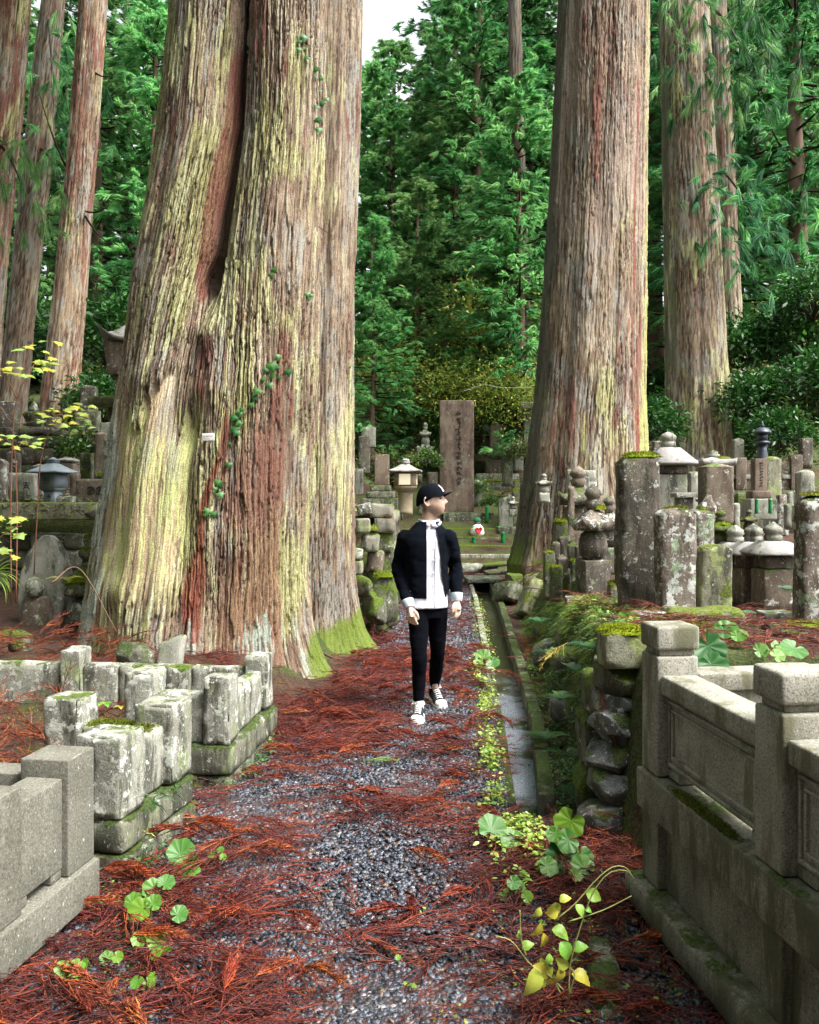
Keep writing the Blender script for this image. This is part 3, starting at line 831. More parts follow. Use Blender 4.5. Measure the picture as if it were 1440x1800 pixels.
cedar_lichen = px_trunk('cedar', 'lichen-spotted cedar with a yellow face standing behind the small metal lantern', 19.0,
         [(-150, 1156, 1240), (0, 1160, 1243), (200, 1165, 1252), (400, 1169, 1262), (600, 1172, 1273), (760, 1174, 1281), (860, 1176, 1286)],
         1.3, 15, 160, .032, 260, 130, 40, dict(yellow=.5, red=.15, grey=.42, light=.9), w=.085, L=1.4, flare=.08, colextra=moss_foot_left_shade(.6, .3, grey=.16, left=.45))
px_trunk('cedar', 'shaded brown cedar half hidden behind the lichen-spotted one', 24.0,
         [(0, 1245, 1275), (300, 1258, 1290), (500, 1266, 1300), (700, 1272, 1312), (830, 1272, 1318)],
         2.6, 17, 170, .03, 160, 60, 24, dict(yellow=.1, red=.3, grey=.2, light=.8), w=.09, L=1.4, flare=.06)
px_trunk('cedar', 'slim pale grey cedar far back among dark foliage at the right', 30.0,
         [(-100, 1318, 1345), (200, 1326, 1353), (560, 1338, 1364), (660, 1341, 1368)],
         5.0, 22, 180, .03, 120, 40, 20, dict(yellow=.4, red=.1, grey=.7), w=.10, L=1.4, flare=.06)
px_trunk('cedar', 'thin grey cedar seen just beside the broad straight one', 26.0,
         [(0, 893, 915), (400, 903, 926), (700, 911, 936), (800, 913, 940)],
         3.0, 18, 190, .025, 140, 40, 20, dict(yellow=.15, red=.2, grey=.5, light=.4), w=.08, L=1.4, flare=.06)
cedar_red = px_trunk('cedar', 'leaning red-brown cedar behind the blue stone lantern', 17.0,
         [(-150, 158, 200), (0, 143, 188), (300, 118, 166), (500, 98, 152), (700, 74, 136), (800, 64, 142)],
         2.2, 15, 200, .026, 300, 90, 36, dict(yellow=.15, red=.85, grey=.3, light=1.45), w=.06, L=1.2, flare=.12, colextra=moss_foot_left_shade(1.2, .3, grey=.1))
cedar_shade = px_trunk('cedar', 'dark leaning cedar behind the red-brown one, partly in leaf', 22.0,
         [(-100, 88, 122), (100, 62, 104), (300, 40, 88), (550, 16, 60), (780, -10, 40)],
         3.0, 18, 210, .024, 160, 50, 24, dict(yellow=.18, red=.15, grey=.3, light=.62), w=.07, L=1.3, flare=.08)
cedar_edge = px_trunk('cedar', 'leaning cedar at the left edge of the photo, carrying one bright leafy spray', 12.5,
         [(-150, 5, 72), (0, -14, 50), (200, -34, 34), (400, -54, 14), (700, -84, -8), (900, -100, -10)],
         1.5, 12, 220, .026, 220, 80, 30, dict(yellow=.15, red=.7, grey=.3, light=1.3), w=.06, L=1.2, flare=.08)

# ---- foliage
G1, G2, G3, GD = np.array([.022, .100, .034]), np.array([.095, .31, .092]), np.array([.27, .50, .17]), np.array([.13, .05, .018])
def plume_pts(rng, org, dirs, n_sh, Ls, Ws, tone, spread=.75, droop=.25):
    """plumes of narrow shoots. org,dirs (m,3) -> ribbons + colour"""
    m = len(org)
    o = np.repeat(org, n_sh, 0); d = np.repeat(unit(dirs), n_sh, 0)
    j = rng.normal(size=(m * n_sh, 3)); j[:, 2] *= .7
    dd = unit(d + spread * unit(j))
    L = Ls * rng.uniform(.55, 1.25, m * n_sh)
    st = o + d * (rng.uniform(-.1, .9, (m * n_sh, 1)) * Ls)
    bend = np.stack([0 * L, 0 * L, -droop * L], -1) + d * (L * .25)[:, None]
    V, F = ribbons(st, dd, L, Ws * rng.uniform(.7, 1.3, m * n_sh), bend, rng=rng)
    tn = np.repeat(tone, n_sh) + rng.normal(0, .16, m * n_sh)
    C = np.where((tn < .5)[:, None], G1 + (G2 - G1) * np.clip(tn * 2, 0, 1)[:, None], G2 + (G3 - G2) * np.clip(tn * 2 - 1, 0, 1)[:, None])
    dead = rng.random(m * n_sh) < .02
    C[dead] = GD
    return V, F, np.repeat(C, 5, 0)
def crown_mesh(name, seed, H, z0, Rm, nbr, npl, n_sh, Ls, Ws, tint=0., taper=.8, clump=True):
    rng = np.random.default_rng(seed)
    g = Geo()
    org = []; dr = []; tn = []
    for b in range(nbr):
        f = (b + rng.random()) / nbr
        z = z0 + (H - z0) * f ** 1.0
        az = rng.uniform(0, 2 * np.pi)
        Lb = Rm * (1 - f ** 1.6 * taper) * rng.uniform(.6, 1.15) * (1 if f > .04 else .6)
        up = rng.uniform(-.25, .12) + .35 * f
        d = np.array([math.cos(az), math.sin(az), up])
        tt = np.linspace(0, 1, 5)[:, None]
        pts = np.array([0, 0, z]) + d * Lb * tt + np.array([0, 0, .22 * Lb]) * (tt ** 2 - tt * .9)
        V, F = tube_v(pts, np.linspace(.035 * Lb ** .5, .006, 5), 4, caps=False)
        g.add(V, F, (.035, .022, .014))
        tb = rng.uniform(.15, .85)
        k = np.clip(rng.beta(2.0, 1.3, npl), .12, 1)
        c = np.array([0, 0, z]) + d * Lb * k[:, None] + np.array([0, 0, .22 * Lb]) * (k ** 2 - k * .9)[:, None]
        c = c + rng.normal(size=(npl, 3)) * np.array([.16, .16, .12]) * Lb ** .6
        dv = unit(d) * .7 + rng.normal(size=(npl, 3)) * .45 + np.array([0, 0, .05])
        org.append(c); dr.append(dv); tn.append(np.clip(tb * .6 + .4 * rng.random(npl) + tint, 0, 1))
    V, F, C = plume_pts(rng, np.concatenate(org), np.concatenate(dr), n_sh, Ls, Ws, np.concatenate(tn), spread=.62, droop=.35)
    g.add(V, F, C)
    V, F, C = g.arrays()
    return mesh_data(name, V, F, M['needle_leaf'], col=C, smooth=False)
CROWNS = [crown_mesh('crown', 1, 24, 5.0, 3.0, 104, 13, 36, .26, .036),
          crown_mesh('crown', 2, 20, 3.0, 2.6, 98, 13, 36, .25, .034, tint=.12),
          crown_mesh('crown', 3, 26, 7.0, 3.4, 104, 13, 36, .27, .038, tint=-.08),
          crown_mesh('crown', 4, 15, 1.5, 2.3, 96, 13, 36, .22, .032, tint=.2)]
CH = [24, 20, 26, 15]
def simple_trunk_mesh(H, r):
    zs = np.linspace(-1, H * .97, 14)
    V, F = tube_v(np.stack([.05 * np.sin(zs * .7), .05 * np.cos(zs * .5), zs], -1), np.linspace(r, .04, 14), 10)
    V = V + (np.stack([fbm(V * [9, 9, 1.2], 3), fbm(V * [9, 9, 1.2], 9), 0 * V[:, 0]], -1) - .5) * .06 * np.array([1, 1, 0])
    c = np.array([.13, .085, .06]) * (.5 + fbm(V * [14, 14, .8], 5)[:, None])
    return mesh_data('trunk', V, F, M['bark'], col=c)
TRUNKS = [simple_trunk_mesh(h, r) for h, r in zip(CH, (.34, .28, .36, .18))]
rt = random.Random(11)
KIND = ['tall', 'full', 'dark', 'young']
TREES = []   # px, Y, variant, scale, label words
for (pxx, Yd, v, s) in [
    (655, 24.5, 3, .50), (735, 27, 3, .60),
    (690, 32, 3, .78), (770, 36, 1, .80), (840, 31, 0, .80), (905, 34, 2, .85), (640, 40, 3, .95), (715, 45, 3, .75), (800, 43, 2, .95), (870, 48, 0, 1.0), (950, 44, 1, 1.1),
    (860, 58, 3, 1.2),
    (1005, 38, 2, 1.0), (1150, 33, 2, .95), (1215, 40, 0, 1.1), (1285, 27, 1, .95), (1345, 34, 2, 1.05), (1400, 26, 2, .85), (1440, 38, 0, 1.1), (1300, 46, 3, 1.3), (1480, 30, 1, 1.0), (1110, 50, 1, 1.1), (1550, 44, 2, 1.1),
    (15, 34, 1, .85), (95, 38, 2, .95), (170, 30, 0, .78), (225, 36, 1, .95), (270, 28, 3, .85), (300, 44, 0, 1.1), (150, 50, 3, 1.2), (-40, 30, 2, .9), (-60, 48, 1, 1.1), (380, 36, 1, 1.), (480, 40, 0, 1.), (550, 34, 3, .7),
    (780, 26, 3, .33), (905, 28, 3, .55), (913, 24.8, 3, .78), (895, 25.4, 3, .5), (845, 29, 3, .62), (800, 31, 3, .85), (690, 36, 3, 1.0), (775, 38, 3, .95), (870, 36, 3, 1.05), (935, 33, 3, .9), (665, 34, 3, .9), (820, 46, 3, 1.35), (740, 50, 3, 1.0), (905, 50, 3, 1.45), (1210, 30, 3, .8), (1330, 28, 3, .7), (1400, 33, 3, 1.0), (1280, 36, 3, 1.1), (230, 32, 3, .9), (40, 28, 3, .7), (120, 34, 3, .9), (1250, 31, 2, .8)]:
    x = (pxx - 720) / FPX * Yd
    z = float(hgt(x, Yd))
    lab = {0: 'tall cedar with drooping sprays in the forest behind the graves', 1: 'full-crowned mid-green cedar in the forest behind the graves',
           2: 'dark high-crowned cedar in the forest behind the graves', 3: 'short young cedar leafy to the ground in the forest behind the graves'}[v]
    where = ('at the far left, behind the leaning cedars' if pxx < 110 else 'between the red-brown cedar and the twin cedar' if pxx < 285 else 'almost hidden behind the twin cedar' if pxx < 630 else
             'close right of the twin cedar' if pxx < 745 else 'above the tall inscribed slab' if pxx < 850 else 'left beside the broad straight cedar' if pxx < 980 else 'between the two big right-hand cedars' if pxx < 1200 else 'right of the lichen-spotted cedar' if pxx < 1370 else 'at the far right edge')
    lab = {0: 'tall drooping cedar', 1: 'full-crowned mid-green cedar', 2: 'dark high-crowned cedar', 3: 'short young cedar'}[v] + (' in the farther forest, ' if Yd > 43 else ' in the nearer forest, ') + where
    t = empty('cedar_tree', (x, Yd, z - .2), rt.uniform(0, 6.28), lab, 'tree', 'forest cedars behind the graves')
    t.scale = (s * rt.uniform(1.1, 1.35), s * rt.uniform(1.1, 1.35), s)
    data_obj('trunk', TRUNKS[v], t); data_obj('crown', CROWNS[v], t)
    TREES.append(t)
# big cedars' own unseen crowns, and trees added behind the viewer to block sky
HIGH = crown_mesh('crown', 8, 15, 0, 5.2, 60, 9, 9, .8, .16)
for tr_, z_, s_ in ((cedar, 11, 1.0), (bpy.data.objects['cedar'], 11, .7), (bpy.data.objects['cedar.001'], 19, .5), (cedar_lichen, 19, .45), (cedar_red, 13, .7), (cedar_shade, 15, .7), (cedar_edge, 10.5, .7)):  # crowns added to block sky, kept small at right to let sun through
    data_obj('crown', HIGH, tr_, (0, 0, z_), (0, 0, z_), s_)
g = Geo()
_lo = crown_mesh('tmp', 9, 24, 3.0, 4.0, 44, 8, 9, .9, .20)
_v = np.zeros(len(_lo.vertices) * 3, np.float32); _lo.vertices.foreach_get('co', _v); _v = _v.reshape(-1, 3)
_c = np.zeros(len(_lo.vertices) * 4, np.float32); _lo.color_attributes['Col'].data.foreach_get('color', _c); _c = _c.reshape(-1, 4)[:, :3]
_f = {3: [], 4: []}
for p_ in _lo.polygons: _f[len(p_.vertices)].append(tuple(p_.vertices))
for k in range(17):
    an = R(146 + k * 150 / 16)
    rr_ = 13 + 5 * (k % 2)
    xx, yy = rr_ * math.cos(an), 2 + rr_ * math.sin(an)
    cs, sn = math.cos(k * 1.7), math.sin(k * 1.7)
    g.add(np.stack([_v[:, 0] * cs - _v[:, 1] * sn + xx, _v[:, 0] * sn + _v[:, 1] * cs + yy, _v[:, 2]], -1), [np.array(f_) for f_ in _f.values() if f_], _c)
    V, F = tube_v([(xx, yy, -1), (xx, yy, 12), (xx, yy, 24)], [.42, .3, .05], 8); g.add(V, F, (.10, .065, .045))
o = g.obj('unseen_forest_screen', M['needle_leaf'], None, smooth=False, col=True); o['kind'] = 'stuff'
TREES[0]['label'] = 'bright green young cedar just behind the lit lantern'; del TREES[0]['group']
TREES[1]['label'] = 'young cedar left of the tall inscribed slab, leafy to the ground'; del TREES[1]['group']

# branches that belong to the big cedars and hang into view
def branch_part(root, name, p0, p1, n_pl, seed, Ls, Ws, n_sh, tint, spread=.25, mat='needle_leaf', sag=-.15):
    """one branch from p0 to p1 (world), thick with sprays; coordinates kept relative to the tree"""
    rng = np.random.default_rng(seed)
    b = np.array(root.location)
    p0 = np.array(p0) - b; p1 = np.array(p1) - b
    L = np.linalg.norm(p1 - p0)
    tt = np.linspace(0, 1, 7)[:, None]
    pts = p0 + (p1 - p0) * tt + np.array([0, 0, -sag * L]) * (tt - tt ** 2) * 4 * .5
    g = Geo(); V, F = tube_v(pts, np.linspace(.022 * L ** .5, .005, 7), 5); g.add(V, F, (.04, .025, .016))
    n_sh = int(n_sh * 1.6); Ws = Ws * .7
    if n_pl:
        k = rng.beta(1.6, 1.1, n_pl)[:, None]
        c = p0 + (p1 - p0) * k + rng.normal(size=(n_pl, 3)) * spread * L
        d = unit(p1 - p0) * .5 + rng.normal(size=(n_pl, 3)) * .5 + np.array([0, 0, -.15])
        V, F, C = plume_pts(rng, c, d, n_sh, Ls, Ws, np.clip(.45 + .3 * rng.normal(size=n_pl) + tint, 0, 1), spread=.5, droop=.5); g.add(V, F, C)
    return g.obj(name, M[mat], root, smooth=False, col=True)
branch_part(cedar_lichen, 'branch', P(1215, -60, 18.6), P(1205, 80, 16.8), 110, 31, .22, .018, 26, .12, .28)
branch_part(cedar_lichen, 'branch', P(1260, 20, 18.8), P(1330, 150, 17.5), 110, 32, .22, .02, 26, -.25, .26)
branch_part(cedar_lichen, 'branch', P(1270, 300, 18.8), P(1345, 430, 17.5), 110, 33, .22, .02, 26, -.28, .22)
branch_part(cedar_edge, 'branch', P(-5, 250, 12.4), P(45, 345, 11.6), 44, 34, .15, .012, 24, .3, .24)
branch_part(cedar_shade, 'branch', P(85, 30, 21.8), P(95, 200, 20.5), 90, 35, .24, .022, 24, -.1, .25)
branch_part(cedar_shade, 'branch', P(70, 260, 21.8), P(110, 330, 20.5), 50, 36, .24, .022, 24, .1, .25)
for (a, b_, sd) in (((152, 372, 16.8), (200, 352, 16.2), 41), ((150, 380, 16.8), (205, 430, 16.2), 42), ((165, 125, 16.9), (200, 130, 16.4), 43), ((120, 300, 16.9), (60, 130, 16.2), 44)):
    branch_part(cedar_red, 'dead_branch', P(*a), P(*b_), 0, sd, .2, .02, 4, 0, sag=.2)

# ---- broad-leaved bushes
def bush_mesh(seed, Rx, Rz, n, leaf, cols, shell=.55, jit=.17):
    rng = np.random.default_rng(seed)
    g = Geo()
    ncl = max(8, n // 55)
    cc = unit(rng.normal(size=(ncl, 3))) * rng.uniform(shell, 1, (ncl, 1)) ** .5 * np.array([Rx, Rx, Rz]) * .82
    cc[:, 2] = np.abs(cc[:, 2]) + .1
    for c in cc[::2]:
        V, F = tube_v(np.stack([np.zeros(3), c * .5 + [0, 0, .1], c]), [.02, .012, .004], 4, caps=False); g.add(V, F, (.05, .035, .02))
    w = rng.integers(0, ncl, n)
    p = cc[w] + rng.normal(size=(n, 3)) * Rx * jit
    d = unit(p * [1, 1, .4] + rng.normal(size=(n, 3)) * Rx * .5)
    V, F = ribbons(p, d, leaf * rng.uniform(.6, 1.3, n), leaf * .5 * rng.uniform(.7, 1.2, n), np.stack([0 * w, 0 * w, -.3 * leaf * rng.random(n)], -1),
                   side=unit(np.cross(d, np.array([0, 0, 1]) + rng.normal(size=(n, 3)) * .5)))
    ct = rng.uniform(0, 1, ncl)[w] * .6 + rng.random(n) * .4
    cols = np.array(cols); C = cols[np.clip((ct * len(cols)).astype(int), 0, len(cols) - 1)] * rng.uniform(.75, 1.25, (n, 1))
    g.add(V, F, np.repeat(C, 5, 0))
    V, F, C = g.arrays()
    return mesh_data('foliage', V, F, M['leaf'], col=C, smooth=False)
BUSH = [bush_mesh(1, .9, .9, 2600, .11, [(.010, .045, .008), (.020, .085, .014), (.05, .15, .02)]),
        bush_mesh(2, 1.1, 1.2, 4600, .085, [(.14, .25, .04), (.26, .36, .06), (.40, .44, .09), (.50, .44, .09)], .15, .30),
        bush_mesh(3, .8, .7, 2200, .10, [(.02, .045, .012), (.04, .08, .018), (.10, .12, .03), (.16, .10, .03)]),
        bush_mesh(4, .6, .4, 1400, .09, [(.03, .09, .015), (.08, .16, .03), (.2, .22, .06)])]
def bush(v, pxx, pyy, Yd, s, label, group=None, zc=None):
    x = (pxx - 720) / FPX * Yd
    z = float(hgt(x, Yd)) if pyy is None else CAM_H - (pyy - HOR) * Yd / FPX
    b = empty('bush', (x, Yd, z - .05), rt.uniform(0, 6), label, 'bush', group)
    b.scale = (s, s, s)
    data_obj('foliage', BUSH[v], b)
    return b
bush(0, 190, 640, 18.5, 1.5, 'glossy green bush between the red-brown cedar and the twin cedar')
bush(0, 180, 740, 16.5, 1.0, 'low green bush behind the moss-topped stone table')
bush(0, 55, 640, 24, 1.9, 'dark green bush behind the yellow leaf sprigs')
bush(1, 850, 640, 28, 2.0, 'tall yellow-green bush behind the tall inscribed slab')
bush(1, 800, 720, 25.5, 1.2, 'yellowish bush just left behind the tall inscribed slab')
bush(1, 690, 720, 27, 1.5, 'yellow-leaved bush under the bright young cedar')
bush(1, 890, 720, 24, 1.1, 'sprawling yellow bush beside the pillar monument')
bush(2, 915, 800, 22.5, .6, 'brownish shrub by the foot of the pillar monument')
bush(0, 1395, 640, 22, 1.6, 'dark evergreen bush on the right-hand slope')
bush(2, 1330, 720, 20, 1.3, 'dull shrub behind the dark metal lantern')
bush(2, 1400, 760, 18, 1.2, 'dull shrub behind the far granite fence')
bush(0, 1430, 560, 21, 1.3, 'leafy evergreen bush high at the right edge')
bush(1, 1395, 600, 26, 1.1, 'yellow-green bush high on the right-hand slope')
bush(0, 1310, 735, 18.5, 1.1, 'dark leafy bush just left above the metal lantern')
bush(0, 1372, 790, 17, .9, 'dark leafy bush right of the metal lantern')
bush(0, 1435, 720, 18, 1.4, 'dark leafy bush at the right edge above the far granite fence')
bush(0, 1300, 650, 22, 1.4, 'dark leafy bush beside the shaded brown cedar')
bush(0, 1145, 770, 17.5, .9, 'dark leafy bush in the gap between the two big right-hand cedars')
bush(3, 148, 805, 13.3, .9, 'low reddish-green shrub behind the crested stone')
bush(3, 745, 815, 20.5, .8, 'pale-leaved shrub between the lit lantern and the tall slab')
bush(3, 862, 885, 20.9, .45, 'leafy clump by the small arched tombstone')
bush(3, 838, 862, 22.2, .7, 'pale-leaved clump under the pillar monument steps')
rb = random.Random(5)
for k in range(26):
    Yd = rb.uniform(23, 34); pxx = rb.uniform(-40, 1480)
    v = rb.choice([0, 2, 2, 3, 1]) if 600 < pxx < 960 else rb.choice([0, 0, 2, 3])
    bush(v, pxx, None, Yd, rb.uniform(.9, 1.7), {0: 'leafy green bush', 1: 'yellow-green bush', 2: 'dull brownish-green bush', 3: 'low pale-leaved bush'}[v] + ' on the wooded slope, ' + ('left of the twin cedar' if pxx < 300 else 'behind the twin cedar' if pxx < 620 else 'between the twin cedar and the broad one' if pxx < 960 else 'behind the broad right-hand cedar' if pxx < 1150 else 'right of the broad cedar'),
         'bushes on the wooded slope')
# ---------------------------------------------------------------- stone fences in the foreground
def moss_pad(name, w, d, h, parent, loc, seed=1, rz=0., col=(.17, .215, .015), n=700, blade=.014, round_=1.0):
    """a cushion of moss: low dome with many tiny blades"""
    rng = np.random.default_rng(seed)
    m = 15
    u = np.linspace(-1, 1, m); gu, gv = np.meshgrid(u, u, indexing='ij')
    r = np.maximum(np.abs(gu), np.abs(gv)) ** 2.4
    z = h * np.clip(1 - r, 0, 1) ** .6 + (fbm(np.stack([gu * 2.5, gv * 2.5, 0 * gu + seed], -1), seed, 3) - .5) * h * .8 * (1 - r)
    wob = 1 + (fbm(np.stack([gu * 2, gv * 2, 0 * gu + seed * 3], -1), seed + 5, 2) - .5) * .3
    sq = 1 - .18 * round_ * np.abs(gu * gv)
    V = np.stack([gu * w / 2 * wob * sq, gv * d / 2 * wob * sq, z], -1).reshape(-1, 3)
    i = np.arange(m * m).reshape(m, m)
    q = np.stack([i[:-1, :-1], i[1:, :-1], i[1:, 1:], i[:-1, 1:]], -1).reshape(-1, 4)
    col = np.array(col)
    g = Geo(); br = np.array([.75, .62, .7])
    g.add(V, q, col * .6 * (.6 + .8 * fbm(V * 30 / max(w, .1) * .2 + seed, 3)[:, None]))
    a = rng.integers(0, len(V), n); p = V[a] + rng.normal(size=(n, 3)) * [w / m * .5, d / m * .5, 0]
    p = np.clip(p, [-w * .52, -d * .52, -1], [w * .52, d * .52, 9])
    dr = unit(np.stack([p[:, 0] / w * 1.6, p[:, 1] / d * 1.6, .8 + 0 * p[:, 0]], -1) + rng.normal(size=(n, 3)) * .45)
    Vb, Fb = ribbons(p, dr, blade * rng.uniform(.5, 1.4, n), blade * .35 * np.ones(n), rng=rng, tri=True)
    g.add(Vb, Fb, np.repeat(col * rng.uniform(.35, 1.25, (n, 1)) * np.where(rng.random((n, 1)) < .25, np.array([[1.15, .78, .9]]), np.array([[.92, 1, 1]])), 3, 0))
    o = g.obj(name, M['moss'], parent, loc, (0, 0, rz), col=True, smooth=True)
    return o

class Frame:
    """straight run: u along, v to the left side, z up"""
    def __init__(s, root, O, u):
        s.root = root; s.O = np.array(O, float); s.u = np.array(u, float) / np.hypot(*u)
        s.v = np.array([-s.u[1], s.u[0]]); s.a = math.atan2(s.u[1], s.u[0])
        root.location = (O[0], O[1], 0)
    def box(s, name, u0, u1, v0, v1, z0, z1, mat, bev=.01, rough=.004, parent=None, **kw):
        c = s.u * (u0 + u1) / 2 + s.v * (v0 + v1) / 2
        par = parent or s.root
        if parent is not None and parent is not s.root:
            loc = Vector((c[0], c[1], z0)) - parent.location
            # parent part carries the same turn: go to its frame
            lx = loc.x * math.cos(-s.a) - loc.y * math.sin(-s.a); ly = loc.x * math.sin(-s.a) + loc.y * math.cos(-s.a)
            return stone(name, u1 - u0, v1 - v0, z1 - z0, (lx, ly, loc.z), mat, par, bev=bev, rough=rough, **kw)
        return stone(name, u1 - u0, v1 - v0, z1 - z0, (c[0], c[1], z0), mat, par, rz=s.a, bev=bev, rough=rough, **kw)

# near left: clean granite
r = empty('granite_fence', (0, 0, 0), 0, 'low clean beige granite fence cut by the bottom left corner of the photo', 'fence')
f = Frame(r, (-1.205, 3.27), (-.16, -1.0))          # v points to +x side (outward) because u runs towards the camera
g = M['granite_new']
th = .19
for nm, u0, u1, v0, v1, z0, z1 in [('foundation', .02, 1.3, -th - .05, -.03, -.08, .065), ('base_slab', .0, 1.3, -th - .07, .02, .067, .213),
                                  ('post', .005, .185, -th, -.0, .215, .638), ('panel', .19, .455, -th + .03, -.02, .25, .575),
                                  ('post', .46, .64, -th, -.0, .215, .640), ('panel', .645, 1.3, -th + .03, -.02, .25, .575),
                                  ('panel_foot', .19, .255, -th + .034, -.024, .215, .249), ('panel_foot', .395, .455, -th + .034, -.024, .215, .249),
                                  ('panel_foot', .645, .72, -th + .034, -.024, .215, .249)]:
    f.box(nm, u0, u1, v0, v1, z0, z1, g, bev=.006, rough=.002, sp=.07)
fb = Frame.__new__(Frame)
fb.root = r; fb.u = -f.v; fb.v = f.u; fb.a = math.atan2(fb.u[1], fb.u[0]); fb.O = f.O
fb.box('panel', th + .004, 1.2, .03, .15, .215, .568, g, bev=.006, rough=.002, sp=.07)
fb.box('post', 1.205, 1.38, .01, .18, .215, .638, g, bev=.006, rough=.002, sp=.08)

# middle left: lichen-covered plot corner nearer the camera
LS, LB = M['lichen_stone'], M['lichen_base']
r = empty('stone_fence', (0, 0, 0), 0, 'lichen-whitened stone fence with mossy footing right behind the clean granite fence', 'fence')
f = Frame(r, (-1.205, 3.56), (.13, .60))             # away from the camera; v points to -x (inward)
K = dict(bev=.010, rough=.012, sp=.022, chip=.045)
f.box("footing", -.02, .66, -.03, .28, -.06, .10, LB, bev=.02, rough=.02, sp=.05)
f.box('base_slab', -.01, .65, -.015, .24, .102, .235, LB, bev=.018, rough=.014, sp=.045, chip=.015)
f.box('post', .0, .20, .0, .215, .238, .588, LS, **K)
f.box('panel', .205, .44, .035, .17, .238, .525, LS, bev=.018, rough=.012, sp=.035, chip=.02)
f.box('post', .445, .645, .0, .20, .238, .612, LS, **K)
f.box('panel', .49, .60, .203, .50, .20, .474, LS, bev=.015, rough=.012, sp=.04)
f.box('post', .45, .64, .503, .685, .12, .614, LS, **K)
moss_pad('moss', .09, .30, .02, r, (*(f.u * .545 + f.v * .35), .474), seed=4, rz=f.a, col=(.12, .15, .015), n=900)
moss_pad('moss', .16, .10, .015, r, (*(f.u * .33 + f.v * .10), .524), seed=5, rz=f.a, col=(.10, .12, .02), n=500)

# middle left: the plot behind it
r = empty('stone_fence', (0, 0, 0), 0, 'lichen-whitened stone plot fence in front of the twin cedar', 'fence')
f = Frame(r, (-.972, 4.60), (.085, .80))
f.box('footing', -.01, .95, -.0, .30, -.08, .085, LB, bev=.02, rough=.02, sp=.06)
f.box('base_slab', -.02, .94, -.02, .25, .088, .245, LB, bev=.016, rough=.012, sp=.045, chip=.02)
f.box('post', .0, .165, .0, .145, .248, .613, LS, **K)
f.box('panel', .17, .725, .025, .12, .248, .505, LS, bev=.014, rough=.010, sp=.04, chip=.012)
f.box('post', .73, .885, .0, .14, .248, .592, LS, **K)
f.box('footing', .0, .28, .303, .95, -.08, .085, LB, bev=.02, rough=.02, sp=.06)
f.box('base_slab', -.01, .22, .253, .90, .088, .245, LB, bev=.016, rough=.012, sp=.05, chip=.02)
f.box('panel', .03, .13, .15, .425, .248, .518, LS, bev=.014, rough=.010, sp=.035, chip=.02)
f.box('post', .02, .20, .43, .60, .248, .625, LS, **K)
for a, b in ((.145, .50), (.505, .985), (.99, 1.22), (1.365, 1.98)):
    f.box('panel', .775, .875, a, b, .20, .508, LS, bev=.014, rough=.010, sp=.04, chip=.015)
f.box('post', .74, .89, 1.225, 1.36, .20, .603, LS, **K)
for a, b in ((1.985, 2.14),):
    f.box('post', .74, .89, a, b, .20, .60, LS, **K)

# near right: carved granite wall
GR, GS = M['granite_right'], M['granite_stained']
r = empty('granite_wall', (0, 0, 0), 0, 'tall panelled granite wall with square capped posts at the right foreground', 'wall')
f = Frame(r, (.897, 3.09), (.123, -1.0))             # towards the camera; v points to +x (inward)
def capped_post(u0, u1, v0, v1):
    p = f.box('post', u0, u1, v0, v1, .575, 1.012, GR, bev=.010, rough=.002, sp=.06)
    w, d = u1 - u0, v1 - v0
    stone('post_neck', w - .03, d - .03, .022, (0, 0, .4375), GR, p, bev=.004, rough=.001, sp=.09)
    stone('post_cap', w + .008, d + .008, .088, (0, 0, .460), GR, p, bev=.013, rough=.002, sp=.04)
    return p
capped_post(-.145, 0, 0, .158)
capped_post(.668, .815, 0, .158)
capped_post(1.48, 1.63, 0, .158)
for a, b in ((.002, .666), (.817, 1.478)):
    f.box('rail', a, b, .012, .146, .878, .947, GR, bev=.010, rough=.002, sp=.07)
    p = f.box('panel', a, b, .04, .12, .615, .876, GR, bev=.005, rough=.002, sp=.07)
    L = b - a
    for z0, ins in ((.012, .02), (.040, .045)):       # raised mouldings round the panel
        stone('moulding', L - 2 * ins, .014, .012, (0, -.042, z0), GR, p, bev=.003, rough=.001, sp=.2)
        stone('moulding', L - 2 * ins, .014, .010, (0, -.042, .248 - z0), GR, p, bev=.003, rough=.001, sp=.2)
        for sx in (-1, 1):
            stone('moulding', .012, .014, .210 - 2 * z0 + .02, (sx * (L / 2 - ins - .006), -.0422, z0 + .013), GR, p, bev=.003, rough=.001, sp=.2)
    f.box('panel_foot', a, a + .09, .042, .118, .577, .613, GR, bev=.006, rough=.002, sp=.07)
    f.box('panel_foot', b - .09, b, .042, .118, .577, .613, GR, bev=.006, rough=.002, sp=.07)
f.box('beam', -.155, 1.9, -.018, .20, .425, .572, GS, bev=.010, rough=.004, sp=.07)
f.box('pilaster', -.14, .0, .0, .155, .167, .423, GS, bev=.006, rough=.003, sp=.06)
f.box('pilaster', .69, .80, .008, .155, .167, .423, GS, bev=.006, rough=.003, sp=.06)
f.box('wall_panel', .002, .688, .035, .15, .167, .423, GS, bev=.004, rough=.003, sp=.07)
f.box('wall_panel', .802, 1.9, .035, .15, .167, .423, GS, bev=.004, rough=.003, sp=.07)
f.box('plinth', -.19, 1.9, -.05, .22, .055, .165, GS, bev=.016, rough=.005, sp=.05, chip=.008)
f.box('footing', -.16, 1.9, -.01, .20, -.14, .053, LB, bev=.01, rough=.006, sp=.08)
moss_pad('moss', .46, .05, .012, r, (*(f.u * .33 + f.v * .012), .571), seed=8, rz=f.a, col=(.085, .11, .015), n=1200, blade=.010)
